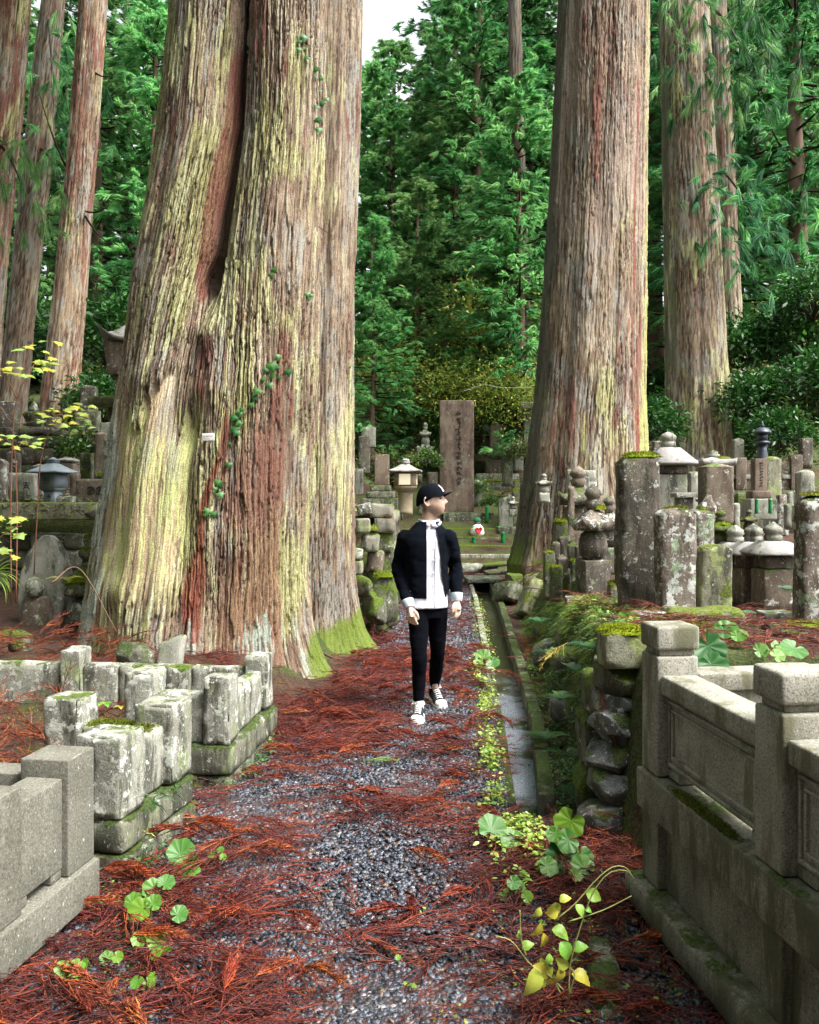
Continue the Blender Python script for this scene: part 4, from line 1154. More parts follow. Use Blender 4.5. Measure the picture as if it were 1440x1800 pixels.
# its return along the back of the plot
fb = Frame.__new__(Frame)
fb.root = r; fb.u = f.v; fb.v = -f.u; fb.a = math.atan2(fb.u[1], fb.u[0]); fb.O = f.O
fb.box('rail', .16, 1.4, .005, .135, .878, .947, GR, bev=.010, rough=.002, sp=.08)
fb.box('panel', .16, 1.4, .03, .11, .575, .876, GR, bev=.005, rough=.002, sp=.1)
# ---------------------------------------------------------------- gravestones and lanterns
def base_at(px, py, Y): return P(px, py, Y)
def tablet(px0, px1, ptop, pbase, Y, mat, label, depth=.6, top='arch', rise=.25, rz=0., name='gravestone', cat='gravestone', bev=.02, rough=.012, chip=.012, sp=.035, bury=.04, group=None, tilt=0., dz=.0):
    """a standing stone; pixel outline -> size in metres at distance Y"""
    w = W(px1 - px0, Y); h = W(pbase - ptop, Y) + bury
    p = P((px0 + px1) / 2, pbase, Y)
    shp = {'arch': arch_top(w * rise), 'peak': peak_top(w * rise), 'flat': None, 'slant': slant_top(dz)}[top]
    d = depth * w if depth < 5 else depth - 5
    o = stone(name, w, d, h, (p.x, Y + d / 2, p.z - bury), mat, None, rot=(0, R(tilt), R(rz)), bev=bev, rough=rough, chip=chip, sp=sp, shape=shp)
    tag(o, label, cat, group)
    o['_h'] = h; o['_w'] = w; o['_d'] = d
    return o
def top_moss(o, k=1.0, h=.03, seed=3, col=(.17, .215, .015), n=800, dz=-.012, off=(0, 0), kd=None):
    return moss_pad('moss', o['_w'] * k, o['_d'] * (kd or k), h, o, (off[0], off[1], o['_h'] + dz), seed, col=col, n=n)

def small_pagoda(px, ptop, pbase, wpx, Y, mat, label, lean=0., roofmat=None, rz=0., ball=True, moss=None, name='stone_pagoda', rough=.012, group=None, lift=.30):
    """five-part grave tower: cube, drum, curved roof, lotus cup, jewel"""
    w = W(wpx, Y); H = W(pbase - ptop, Y)
    p = P(px, pbase, Y)
    e = empty(name, (p.x, Y + w / 2, p.z - .03), 0, label, 'gravestone', group, rot=(0, R(lean), rz))
    H += .03
    hb, hd, hr, hf = .33 * H, .26 * H, .19 * H, .22 * H
    stone('base_stone', w * .74, w * .74, hb, (0, 0, 0), mat, e, bev=.015, rough=rough, sp=w * .12, chip=.01)
    k = w * .36
    lathe('drum', [(k * .6, 0), (k * .98, hd * .15), (k * 1.05, hd * .5), (k * .95, hd * .85), (k * .55, hd)], mat, e, (0, 0, hb - .005), n=18, rough=rough)
    hip_roof('roof_stone', w, hr * .62, hr * .34, w * lift * .5, roofmat or mat, e, (0, 0, hb + hd - .008), rough=rough * .7, top=.30)
    z = hb + hd + hr - .02
    q = w * .2
    lathe('finial', [(q * .7, 0), (q * .85, hf * .1), (q * 1.1, hf * .34), (q * .75, hf * .4), (q * .8, hf * .46), (q * 1.15, hf * .62), (q * .9, hf * .8), (q * .3, hf * .94), (q * .03, hf)], mat, e, (0, 0, z), n=16, rough=rough * .6)
    if moss: moss_pad('moss', w * .75, w * .75, w * .12, e, (0, 0, hb + hd + hr * .55), 7, col=moss, n=700)
    return e

GD_, GW_, GG_, GB_, GY_ = M['grave_dark'], M['grave_white'], M['grave_green'], M['grave_brown'], M['grave_grey']
RS_, MS_ = M['roof_stone'], M['moss_stone']
# ---- right terrace, front row
o = tablet(1094, 1166, 799, 1085, 6.2, GD_, 'tall dark tombstone with a bright moss cap, the highest of the front right graves', depth=.62, rise=.28, bev=.03, rough=.016, chip=.02, tilt=-1)
moss_pad('moss', .29, .17, .035, o, (.03, 0, o['_h'] - .018), 11, n=1800, col=(.20, .26, .015))
o = tablet(1160, 1226, 893, 1085, 5.9, GW_, 'shorter tombstone streaked white with lichen, right of the tall moss-capped one', depth=.62, rise=.22, bev=.025, rough=.014, chip=.02)
moss_pad('moss', .17, .12, .02, o, (.01, 0, o['_h'] - .012), 12, n=900, col=(.18, .22, .02))
tablet(1232, 1288, 958, 1068, 6.0, GG_, 'small round-topped tombstone covered in yellow-green moss', depth=.55, rise=.22, bev=.015)
o = tablet(1412, 1490, 868, 1106, 5.3, GW_, 'pale lichened tombstone with a sloping top, cut by the right edge of the photo', depth=.6, top='slant', dz=.10, bev=.03, rough=.016, chip=.02)
top_moss(o, .8, .02, 13, (.2, .22, .03), 700)
# three stone towers with onion finials
for px, py, Yk, lab in ((1373, 1066, 7.0, 'rightmost of three pale-roofed grave towers with onion finials'), (1337, 1062, 7.35, 'middle of three pale-roofed grave towers with onion finials'), (1304, 1058, 7.7, 'leftmost of three pale-roofed grave towers with onion finials')):
    p = P(px, py, Yk); s = Yk / 7.0
    e = empty('grave_tower', (p.x, Yk + .15, p.z - .03), 0, lab, 'gravestone', 'grave towers with onion finials')
    stone('base_stone', .27, .27, .33, (0, 0, 0), GB_, e, bev=.012, rough=.008, sp=.05, chip=.01)
    stone('body_stone', .25, .25, .11, (0, 0, .332), GD_, e, bev=.02, rough=.008, sp=.05)
    lathe('roof_stone', [(.145, 0), (.205, .005), (.205, .022), (.10, .115), (.085, .118)], RS_, e, (0, 0, .443), n=8, square=1., rough=.003, smooth=False)
    lathe('finial', [(.06, 0), (.072, .012), (.075, .04), (.062, .055), (.066, .06), (.084, .085), (.072, .115), (.03, .14), (.004, .158)], GY_, e, (0, 0, .560), n=18, rough=.004)
# tower with the wide pyramid roof
p = P(1187, 900, 9.5)
e = empty('grave_tower', (p.x, 9.75, p.z - .3), 0, 'grave tower with a wide pale pyramid roof and ball finial behind the moss-capped tombstone', 'gravestone')
stone('body_stone', .33, .33, .72, (0, 0, 0), GY_, e, bev=.015, rough=.006, sp=.08)
lathe('neck', [(.15, 0), (.175, .03), (.165, .10)], GD_, e, (0, 0, .722), n=8, square=1., smooth=False)
lathe('roof_stone', [(.17, 0), (.255, .012), (.258, .035), (.105, .205), (.085, .21)], RS_, e, (0, 0, .822), n=8, square=1., rough=.003, smooth=False)
lathe('finial', [(.07, 0), (.085, .015), (.08, .06), (.07, .068), (.085, .085), (.092, .12), (.065, .155), (.015, .175)], GY_, e, (0, 0, 1.033), n=18, rough=.004)
o = tablet(1241, 1291, 812, 915, 9.0, GB_, 'brown pillar tombstone with a shallow pointed top', depth=.9, top='peak', rise=.16, rough=.006)
p = P(1264, 860, 11.0)
e = empty('stone_lantern', (p.x, 11.2, p.z - .2), 0, 'stone lantern with a flat mossy roof peeping over the brown pillar tombstone', 'lantern')
stone('fire_box', .28, .28, .50, (0, 0, 0), GB_, e, bev=.01, sp=.1)
hip_roof('roof_stone', .46, .05, .075, .03, RS_, e, (0, 0, .50), top=.2)
lathe('finial', [(.08, 0), (.085, .04), (.05, .05), (.06, .07), (.01, .10)], GY_, e, (0, 0, .615), n=12)
moss_pad('moss', .2, .2, .03, e, (.1, -.05, .60), 15, n=500)
o = tablet(1224, 1258, 895, 985, 7.2, GW_, 'white-spotted pillar tombstone with a low pointed top, left of the onion towers', depth=.9, top='peak', rise=.15)
o = tablet(1228, 1257, 862, 915, 8.2, GW_, 'leaning stone wedge with a white face above the spotted pillar', depth=.6, top='peak', rise=1.0, tilt=8)
moss_pad('moss', .10, .12, .03, o, (-.05, 0, .14), 16, n=400)
e = small_pagoda(1275, 893, 985, 44, 7.9, MS_, 'low round grave tower smothered in moss beside the onion towers', moss=(.16, .20, .015))
p = P(1208, 905, 8.4)
e = empty('grave_tower', (p.x, 8.5, p.z - .1), 0, 'low grave tower with a thin white roof slab behind the white-streaked tombstone', 'gravestone')
stone('body_stone', .15, .15, .27, (0, 0, 0), GD_, e, bev=.01, sp=.06)
stone('roof_slab', .21, .21, .045, (0, 0, .272), M['lichen_stone'], e, bev=.008, sp=.06)
# brown memorial post on a red-stained pedestal with vases
p = P(1340, 905, 9.6)
e = empty('memorial_post', (p.x, 9.7, p.z - .05), 0, 'reddish brown memorial post on a stepped pedestal with two green flower tubes before it', 'gravestone')
stone('pedestal', .30, .30, .23, (0, 0, 0), GY_, e, bev=.012, sp=.07)
stone('upper_pedestal', .22, .22, .09, (0, 0, .232), M['stele'], e, bev=.02, sp=.06)
po = stone('post', .135, .135, .36, (0, 0, .324), M['stele'], e, bev=.006, rough=.002, sp=.06)
mk = Geo()
rr = random.Random(3)
for k in range(9):
    for q in range(3):
        V, F, _, _ = rbox(rr.uniform(.02, .05), .004, .008, .001, .1)
        a = rr.choice([0, 0, 1.3, .7]); c, s_ = math.cos(a), math.sin(a)
        V = np.stack([V[:, 0] * c - V[:, 2] * s_, V[:, 1], V[:, 0] * s_ + V[:, 2] * c], -1)
        mk.add(V + [rr.uniform(-.012, .012), -.0685, .05 + k * .032], F)
mk.obj('inscription', M['carved'], po, smooth=False)['kind'] = 'stuff'
def vase(px, ptop, pbase, Y, label, wpx=6, group=None):
    p = P(px, pbase, Y); h = W(pbase - ptop, Y); r_ = W(wpx, Y) / 2
    v = lathe('flower_vase', [(r_ * .7, 0), (r_, h * .06), (r_ * .85, h * .5), (r_ * .95, h * .92), (r_ * 1.1, h), (r_ * .8, h * .98)], M['vase_green'], None, (p.x, Y, p.z), n=14)
    return tag(v, label, 'flower vase', group)
vase(1330, 877, 903, 9.4, 'left green flower tube before the reddish memorial post', 7)
vase(1354, 877, 903, 9.4, 'right green flower tube before the reddish memorial post', 7)
tablet(1346, 1375, 800, 900, 10.4, GG_, 'grey-green pillar tombstone behind the reddish memorial post', depth=.9, top='peak', rise=.2)
tablet(1386, 1396, 864, 900, 8.6, M['lichen_stone'], 'thin white stone post beside the pale tombstone at the right edge', depth=.9, top='flat')
tablet(1383, 1400, 886, 925, 8.4, GY_, 'short grey post behind the rightmost onion tower', depth=.9, top='flat')
tablet(1290, 1302, 885, 930, 9.2, GY_, 'small square grey post between the brown pillar and the memorial post', depth=.9, top='flat')
# far granite fence and metal lantern
r = empty('granite_fence', (0, 0, 0), 0, 'far granite plot fence behind the reddish memorial post', 'fence')
a = P(1268, 860, 13.2); b = P(1412, 860, 13.0)
f = Frame(r, (a.x, a.y), (b.x - a.x, b.y - a.y)); Lf = math.hypot(b.x - a.x, b.y - a.y); zb = float(P(0, 880, 13).z)
f.box('base_slab', -.3, Lf, .0, .3, zb - .5, zb + .16, M['lichen_base'], sp=.15)
f.box('panel', -.3, Lf * .55, .06, .2, zb + .162, zb + .62, GB_, sp=.15)
f.box('panel', Lf * .555, Lf - .17, .06, .2, zb + .162, zb + .60, GB_, sp=.15)
f.box('rail', -.3, Lf - .17, .03, .24, zb + .33, zb + .40, GY_, sp=.15)
f.box('post', Lf - .165, Lf, .02, .22, zb + .162, zb + .70, GB_, sp=.1)
f.box('post', Lf * .18, Lf * .18 + .16, .0, .0299, zb + .162, zb + .66, GB_, sp=.1)
p = P(1340, 804, 12.2)
e = empty('metal_lantern', (p.x, 12.2, p.z - .25), 0, 'small dark metal lantern with a domed roof above the far granite fence', 'lantern')
k = 12.2 / FPX
lathe('stand', [(14 * k, 0), (13 * k, 18 * k), (8 * k, 42 * k), (7 * k, 52 * k)], M['bronze'], e, n=12)
lathe('platform', [(7 * k, 0), (13 * k, 3 * k), (13 * k, 6 * k), (9 * k, 8 * k)], M['bronze'], e, (0, 0, 52 * k), n=12)
lathe('fire_box', [(9 * k, 0), (10 * k, 6 * k), (9 * k, 13 * k)], M['bronze'], e, (0, 0, 60 * k), n=6)
lathe('roof', [(9 * k, -1 * k), (16 * k, 0), (15 * k, 3 * k), (9 * k, 9 * k), (3 * k, 11 * k)], M['bronze'], e, (0, 0, 73 * k), n=12)
lathe('finial', [(3 * k, 0), (4 * k, 3 * k), (2 * k, 5 * k), (2.6 * k, 7 * k), (.2 * k, 11 * k)], M['bronze'], e, (0, 0, 84 * k), n=10)

# ---- right terrace, the cluster by the broad cedar
e = small_pagoda(1050, 848, 1048, 68, 8.2, GD_, 'large dark grave tower with upturned white-edged roof by the broad cedar', roofmat=GW_, rz=R(10), moss=None, lift=.42)
moss_pad('moss', .13, .13, .05, e, (.05, -.03, .86), 21, n=500)
e = small_pagoda(1023, 815, 985, 68, 9.8, GB_, 'lichened grave tower with a flaring roof standing behind the large dark one', roofmat=GD_, rz=R(-8), lift=.4)
tablet(997, 1050, 826, 945, 10.4, M['lichen_stone'], 'plain pale slab standing behind the flaring-roofed grave tower', depth=.25, top='flat')
tablet(999, 1010, 855, 948, 9.5, M['grave_brown'], 'thin brown wooden grave board left of the large dark tower', depth=.5, top='flat', bev=.004, rough=.002)
e = small_pagoda(1076, 868, 1005, 46, 8.9, GD_, 'dark grave tower squeezed between the large one and the tall tombstone', roofmat=GW_, rz=R(5), lift=.4)
tablet(1082, 1096, 891, 1026, 7.0, GD_, 'narrow round-topped tombstone just left of the tall moss-capped one', depth=.9, rise=.4)
o = tablet(1072, 1098, 1026, 1062, 7.0, MS_, 'small block under a moss cushion below the narrow tombstone', depth=1.0, top='flat'); top_moss(o, 1.0, .03, 22)
o = tablet(976, 999, 916, 952, 9.6, MS_, 'mossy cup-shaped stone on the bank beside the broad cedar', depth=1., top='flat'); top_moss(o, 1.05, .035, 23)
for (a, b, t, bs, Yk, kind, lab) in (
        (957, 976, 970, 1046, 9.0, 'flat', 'leftmost mossy square post of the low cluster by the broad cedar'),
        (968, 990, 996, 1048, 8.7, 'flat', 'mossy square post in front of the leftmost one in the low cluster'),
        (970, 986, 952, 1000, 9.4, 'arch', 'dark rounded marker at the back of the low cluster'),
        (984, 1008, 944, 1000, 9.5, 'flat', 'dark flat-topped marker at the back of the low cluster'),
        (980, 1000, 974, 1012, 9.0, 'peak', 'dark pointed marker with a wet top in the low cluster'),
        (990, 1004, 1008, 1050, 8.6, 'arch', 'small mossy round-topped marker in the low cluster'),
        (1003, 1016, 985, 1046, 8.8, 'flat', 'narrow mossy post in the middle of the low cluster'),
        (1006, 1022, 1018, 1052, 8.4, 'peak', 'small pointed mossy marker in front of the large dark tower'),
        (1000, 1020, 952, 990, 9.2, 'peak', 'mossy pointed marker under the brown grave board'),
        (1012, 1028, 960, 1040, 8.9, 'flat', 'white-topped slim post beside the large dark tower')):
    o = tablet(a, b, t, bs + 4, Yk, MS_ if 'mossy' in lab else GD_, lab, depth=.95, top=kind, rise=.4, sp=.04)
    if kind == 'flat' and 'mossy' in lab: moss_pad('moss', o['_w'], o['_d'], .02, o, (0, 0, o['_h'] - .008), 31 + int(a), n=250)
o = tablet(996, 1029, 1050, 1082, 7.9, GB_, 'low square block with a flat top at the edge of the mossy bank', depth=.8, top='flat')
# ---- right terrace, loose stones
def rock(px, pyb, Y, wpx, hpx, mat, label, d=.8, seed=1, rot=(0, 0, 0), cat='rock', name='rock', sink=.04, amp=.22):
    p = P(px, pyb, Y); w = W(wpx, Y); h = W(hpx, Y) + sink
    return tag(boulder(name, w, d * w, h, (p.x, Y + d * w * .4, p.z - sink), mat, None, seed, rot, sp=max(.02, w / 14), amp=amp), label, cat)
o = tag(stone('flat_rock', .47, .30, .13, tuple(P(1250, 1105, 5.15) + Vector((0, .15, -.03))), GG_, None, rz=R(-8), bev=.03, rough=.02, chip=.03, sp=.03), 'long low slab patched with round grey lichens before the small mossy tombstone', 'rock')
rock(1332, 1142, 4.9, 68, 42, MS_, 'rounded moss-grown rock under red cedar litter behind the granite rail', seed=4)
rock(1265, 1166, 4.25, 42, 38, GY_, 'small pale boulder behind the first granite post', seed=6, d=.7)
tag(stone('stone_block', .42, .26, .15, tuple(P(1415, 1145, 4.7) + Vector((.05, .1, -.02))), GD_, None, rz=R(4), bev=.02, rough=.015, chip=.02, sp=.04), 'dark long block at the right edge behind the granite rail', 'rock')
moss_pad('moss', .3, .2, .02, bpy.data.objects['stone_block'], (0.02, 0, .145), 41, n=600)
tag(stone('flat_stone', .20, .15, .05, tuple(P(1374, 1086, 5.6) + Vector((0, .1, -.02))), M['lichen_stone'], None, bev=.01, sp=.04), 'pale little slab at the foot of the rightmost onion tower', 'rock')
tag(stone('flat_stone', .20, .15, .06, tuple(P(1152, 1092, 5.2) + Vector((0, .1, -.02))), GW_, None, bev=.01, sp=.04), 'pale little slab at the foot of the tall moss-capped tombstone', 'rock')
# end of the retaining wall: stacked wet rocks under a mossy block
r = empty('retaining_wall', (.99, 3.95, 0), 0, 'rough stacked-rock retaining wall end beside the right granite wall', 'wall')
def wrock(px0, px1, py0, py1, Y, mat, seed, d=.34, moss=False, amp=.30):
    w, h = W(px1 - px0, Y), W(py1 - py0, Y) * 1.06
    p = P((px0 + px1) / 2, py1, Y) - Vector((.99, 3.95, 0))
    return boulder('rock', w, d, h, (p.x, p.y + d / 2, p.z), mat, r, seed, (0, 0, R(seed * 37 % 13 - 6)), sp=.022, amp=amp)
WR = M['wet_rock']
for a in ((1052, 1168, 1176, 1236, 3.98, MS_, 1), (1058, 1170, 1232, 1266, 3.95, WR, 2), (1050, 1165, 1260, 1298, 3.92, WR, 3), (1056, 1170, 1294, 1326, 3.95, WR, 4),
          (1042, 1162, 1320, 1370, 3.90, WR, 5), (1060, 1165, 1364, 1386, 3.96, WR, 6), (1043, 1160, 1374, 1440, 3.86, WR, 7), (1014, 1165, 1436, 1500, 3.84, WR, 8),
          (1040, 1100, 1195, 1265, 4.2, MS_, 9), (1030, 1080, 1270, 1360, 4.2, MS_, 10), (1020, 1070, 1360, 1450, 4.2, MS_, 11)):
    wrock(*a)
p = P(1102, 1177, 3.95)
o = stone('wall_block', .195, .20, .165, (p.x - .99, .10, p.z), GG_, r, rz=R(-3), bev=.012, rough=.010, sp=.03, chip=.02)
moss_pad('moss', .205, .21, .03, o, (0, 0, .158), 51, n=2200, col=(.24, .29, .015), blade=.012)
for k, (x, y, z, w, sd) in enumerate(((1.10, 4.75, .0, .30, 1), (1.18, 5.6, .08, .32, 3), (1.30, 6.6, .05, .34, 5), (1.44, 8.0, .06, .36, 7), (1.56, 9.2, .10, .36, 9))):
    boulder('rock', w, w * .9, w * .75, (x - .99, y - 3.95, z), MS_, r, 20 + sd, (0, 0, sd), sp=.035)
# fallen stones by the gutter
tag(stone('fallen_block', .30, .36, .26, tuple(P(893, 1062, 12.3) + Vector((0, .1, .02))), M['lichen_base'], None, rot=(R(-14), R(20), R(32)), bev=.02, rough=.015, chip=.02, sp=.05), 'squared block lying tipped beside the gutter', 'rock')
tag(stone('fallen_block', .20, .24, .52, tuple(P(918, 1082, 10.9) + Vector((0.03, .1, -.02))), GG_, None, rot=(R(-18), R(28), R(14)), bev=.03, rough=.02, chip=.02, sp=.05), 'pillar-like stone leaning on the bank beside the gutter', 'rock')
rock(945, 1040, 12.4, 44, 30, GD_, 'dark low rock under litter above the leaning stone', seed=9)
rock(925, 1006, 14.0, 26, 20, GY_, 'small grey stone at the root of the broad cedar', seed=10)
rock(905, 1030, 13.0, 30, 22, MS_, 'mossy lump between the fallen block and the broad cedar', seed=12)
tag(stone('mossy_kerb', .10, .40, .15, tuple(P(1060, 1745, 2.80) + Vector((0, 0, -.06))), M['lichen_base'], None, rot=(R(4), 0, R(-10)), bev=.03, rough=.02, sp=.03), 'sunken mossy kerb stone in the shade below the granite wall', 'rock')
# slabs across the end of the gutter
p = P(851, 1020, 14.9)
e = empty('culvert', (p.x, 15.1, 0), 0, 'low stone culvert over the far end of the gutter', 'culvert')
stone('cover_slab', .62, .7, .07, (0, 0, .075), M['lichen_stone'], e, rz=R(3), bev=.012, sp=.08)
stone('side_stone', .09, .6, .25, (-.26, .02, -.18), M['lichen_base'], e, bev=.012, sp=.08)
stone('side_stone', .09, .6, .25, (.26, .02, -.18), M['lichen_base'], e, bev=.012, sp=.08)
stone('back_stone', .42, .08, .25, (0, .3, -.18), GD_, e, bev=.01, sp=.1)
tag(stone('rough_slab', .72, .5, .16, tuple(P(842, 1006, 16.6) + Vector((0, .2, -.02))), M['lichen_stone'], None, rz=R(5), bev=.04, rough=.03, chip=.04, sp=.06), 'rough lichened slab lying before the white step', 'rock')
tag(stone('flat_stone', .55, .3, .07, tuple(P(880, 1010, 15.8) + Vector((0, .2, .0))), GD_, None, rot=(R(5), R(-6), R(8)), bev=.02, rough=.015, sp=.06), 'thin dark slab lying tilted by the cedar root', 'rock')
tag(stone('flat_stone', .5, .3, .06, tuple(P(874, 1002, 16.3) + Vector((0, .2, .06))), MS_, None, rot=(R(3), R(-5), R(-4)), bev=.02, rough=.015, sp=.06), 'mossy thin slab resting above the dark tilted one', 'rock')

# ---- steps and monument at the end of the path
def zc(py, Y): return CAM_H - (py - HOR) * Y / FPX
e = empty('stone_steps', (1.0, 18.6, 0), 0, 'mossy stone steps with a pale front slab at the end of the path', 'steps')
stone('front_slab', 2.75, .5, .11, (-.02, .25, .19), M['lichen_stone'], e, bev=.01, rough=.006, sp=.12)
stone('riser', 2.7, .3, .30, (-.02, .25, -.12), M['lichen_base'], e, bev=.01, sp=.15)
for k, (z0, z1, y0, y1, mt) in enumerate(((0, .46, .52, 1.1, MS_), (.0, .62, 1.0, 1.7, M['lichen_base']), (0, .80, 1.6, 2.4, MS_))):
    o = stone('step', 2.7 - .1 * k, y1 - y0, z1 - z0, (.02 * k, (y0 + y1) / 2, z0), mt, e, bev=.03, rough=.02, sp=.10)
    moss_pad('moss', 2.6, .45, .03, e, (.02 * k, y0 + .22, z1 - .005), 60 + k, col=(.13, .16, .02), n=1500, blade=.02)
p = P(813, 934, 20.6)
stone('pedestal', W(66, 20.8), .8, .52, (p.x - 1.0, 20.8 + .3 - 18.6, p.z - .06), M['lichen_base'], e, bev=.02, rough=.012, sp=.1)
p = P(803, 901, 21.1)
o = tag(stone('stone_slab', W(60, 21), .34, W(197, 21) + .03, (p.x, 21.2, p.z - .02), M['stele'], None, bev=.015, rough=.012, sp=.09, chip=.012), 'tall brown stone slab with a worn carved inscription at the end of the path', 'monument')
mk = Geo(); rr = random.Random(8)
for k in range(15):
    zz = .75 + k * .122
    for q in range(4):
        V, F, _, _ = rbox(rr.uniform(.05, .12), .012, rr.uniform(.012, .02), .003, .2)
        a = rr.choice([0, .05, 1.5, .8, -.8]); c, s_ = math.cos(a), math.sin(a)
        V = np.stack([V[:, 0] * c - V[:, 2] * s_, V[:, 1], V[:, 0] * s_ + V[:, 2] * c], -1)
        mk.add(V + [.05 + rr.uniform(-.035, .035), -.177, zz + rr.uniform(-.04, .04)], F)
mk.obj('inscription', M['carved'], o, smooth=False)['kind'] = 'stuff'
# little statue with a red heart bib
p = P(839, 944, 19.9)
k = 20 / FPX
e = empty('stone_figure', (p.x, 19.9, p.z), R(8), 'little seated statue in a white bib with a red heart and a green cap', 'statue')
lathe('body', [(9 * k, 0), (12 * k, 2 * k), (11 * k, 9 * k), (8 * k, 18 * k), (4 * k, 22 * k)], M['cloth_white'], e, n=16)
lathe('head', [(3 * k, 0), (6 * k, 3 * k), (6.4 * k, 7 * k), (4 * k, 11 * k)], M['stele'], e, (0, 0, 20 * k), n=14)
lathe('cap', [(6.6 * k, 0), (6.9 * k, 2 * k), (5 * k, 6 * k), (.5 * k, 8 * k)], M['cloth_green'], e, (0, 0, 27 * k), n=14)
hv = [(0, -7), (5, -1), (6, 2.5), (4, 5), (1.6, 4.6), (0, 3), (-1.6, 4.6), (-4, 5), (-6, 2.5), (-5, -1)]
V = np.array([[x * k, -.0, z * k] for x, z in hv] + [[x * k, .08, z * k] for x, z in hv])
n_ = len(hv)
mesh_obj('heart', V, [np.array([[i, (i + 1) % n_, (i + 1) % n_ + n_, i + n_] for i in range(n_)]), np.array([list(range(n_))])], M['cloth_red'], e, (0, -14.2 * k, 12.5 * k), (R(-10), 0, 0), smooth=False)
lathe('bib', [(11.5 * k, 0), (12.5 * k, 5 * k), (10.5 * k, 14 * k), (5 * k, 20 * k)], M['cloth_white'], e, (0, -.012, 2.5 * k), n=18)
vase(833, 944, 960, 19.4, 'left green flower vase on the mossy step, by the little statue', 8)
vase(884, 936, 957, 19.4, 'right green flower vase on the mossy step', 8)
vase(856, 890, 918, 20.6, 'dark green flower tube behind the little statue', 7)
o = tablet(877, 902, 875, 926, 20.2, GY_, 'small arched tombstone right of the tall brown slab', depth=.5, rise=.3)
o = tablet(902, 921, 862, 930, 20.6, GG_, 'square mossy-topped stone beside the small arched tombstone', depth=.9, top='flat'); top_moss(o, 1.1, .08, 71, n=500)
o = tablet(886, 903, 864, 880, 20.9, M['lichen_stone'], 'white wedge of stone above the small arched tombstone', depth=.6, top='peak', rise=.9)
tablet(876, 912, 926, 944, 19.9, M['lichen_base'], 'wide footing stone under the small arched tombstone', depth=.6, top='flat')
tablet(848, 868, 902, 925, 20.9, M['lichen_base'], 'mossy block between the tall slab and the small arched tombstone', depth=.8, top='flat')
# pillar monument higher up
p = P(875, 862, 24)
e = empty('pillar_monument', (p.x, 24.4, p.z - .15), 0, 'dark pillar monument on stepped stone courses, right of the tall brown slab', 'monument')
stone('step_course', 1.55, 1.2, .42, (0, .1, 0), M['lichen_base'], e, sp=.15, bev=.02, rough=.02)
stone('step_course', 1.2, 1.0, .20, (0, .1, .422), M['lichen_stone'], e, sp=.15, bev=.02, rough=.02)
stone('pedestal', .62, .62, .40, (.02, .1, .624), M['grave_brown'], e, sp=.12, bev=.02)
stone('plinth', .50, .5, .16, (.02, .1, 1.026), GD_, e, sp=.12, bev=.04)
stone('pillar', .38, .38, .90, (.02, .1, 1.188), M['stele'], e, sp=.1, bev=.015, shape=peak_top(.06))
moss_pad('moss', 1.5, .3, .06, e, (0, -.35, .415), 75, n=500, blade=.03)
p = P(856, 757, 25)
tag(stone('offering_box', .16, .16, .15, (p.x, 25.2, p.z), M['lantern_blue'], None, bev=.01, sp=.1), 'small blue-grey box left of the pillar monument', 'box')
# left of the path: lit stone lantern
p = P(713, 896, 13.0)
e = empty('stone_lantern', (p.x, 13.1, p.z - .02), R(-4), 'pale granite lantern with a glowing paper window behind the man', 'lantern')
LW = M['lantern_warm']; k = 13.0 / FPX
lathe('post', [(13 * k, -.05), (12 * k, 0), (12 * k, 30 * k), (13 * k, 32 * k)], LW, e, n=8, square=1., smooth=False)
lathe('platform', [(12.5 * k, 0), (19 * k, 9 * k), (19.5 * k, 11 * k)], LW, e, (0, 0, 32.1 * k), n=8, square=1., smooth=False)
fb_ = lathe('fire_box', [(19 * k, 0), (19 * k, 25 * k)], LW, e, (0, 0, 43.2 * k), n=8, square=1., smooth=False)
glow = NT('paper_window'); gb = glow.n('BsdfPrincipled', {'Base Color': (.70, .62, .45, 1), 'Roughness': .9, 'Emission Color': (1, .86, .62, 1), 'Emission Strength': .12}); glow.t.links.new(gb.outputs[0], glow.out.inputs[0])
for (x, y, rz_) in ((0, -19.3 * k, 0), (19.3 * k, 0, R(90))):
    wv, wf, _, _ = rbox(20 * k, .012, 19 * k, .02, .05)
    mesh_obj('window', wv, wf, glow.m, fb_, (x, y, 3 * k), (0, 0, rz_))
    for sx, w_, h_ in ((-11.2, 1.6, 22), (11.2, 1.6, 22)):
        bv, bf, _, _ = rbox(w_ * k, .02, h_ * k, .003, .2)
        mesh_obj('window_frame', bv, bf, LW, fb_, (x + (sx * k if rz_ == 0 else 0), y + (sx * k if rz_ else 0), 1.5 * k), (0, 0, rz_))
hip_roof('roof', 58 * k, 13 * k, 2.2 * k, 1.5 * k, M['roof_stone'], e, (0, 0, 68.3 * k), curve=1.15, top=.18)
lathe('finial', [(6 * k, 0), (8 * k, 1 * k), (8 * k, 4 * k), (6.5 * k, 5 * k), (8 * k, 6 * k), (5 * k, 9 * k), (.5 * k, 10 * k)], M['roof_stone'], e, (0, 0, 83 * k), n=10)
# pillar on steps left of it
p = P(669, 892, 14.2)
e = empty('pillar_tombstone', (p.x, 14.4, p.z - .1), 0, 'brown pillar tombstone on three mossy steps left of the glowing lantern', 'gravestone')
k = 14.2 / FPX
stone('step', 66 * k, 66 * k, 16 * k + .1, (0, 0, 0), M['lichen_base'], e, bev=.02, rough=.015, sp=.08)
stone('step', 50 * k, 50 * k, 12 * k, (0, 0, 16 * k + .102), M['lichen_base'], e, bev=.02, rough=.015, sp=.08)
stone('step', 36 * k, 36 * k, 11 * k, (0, 0, 28 * k + .104), MS_, e, bev=.02, rough=.015, sp=.08)
stone('pillar', 26 * k, 26 * k, 54 * k, (2 * k, 0, 39 * k + .106), M['stele'], e, bev=.012, rough=.006, sp=.08)
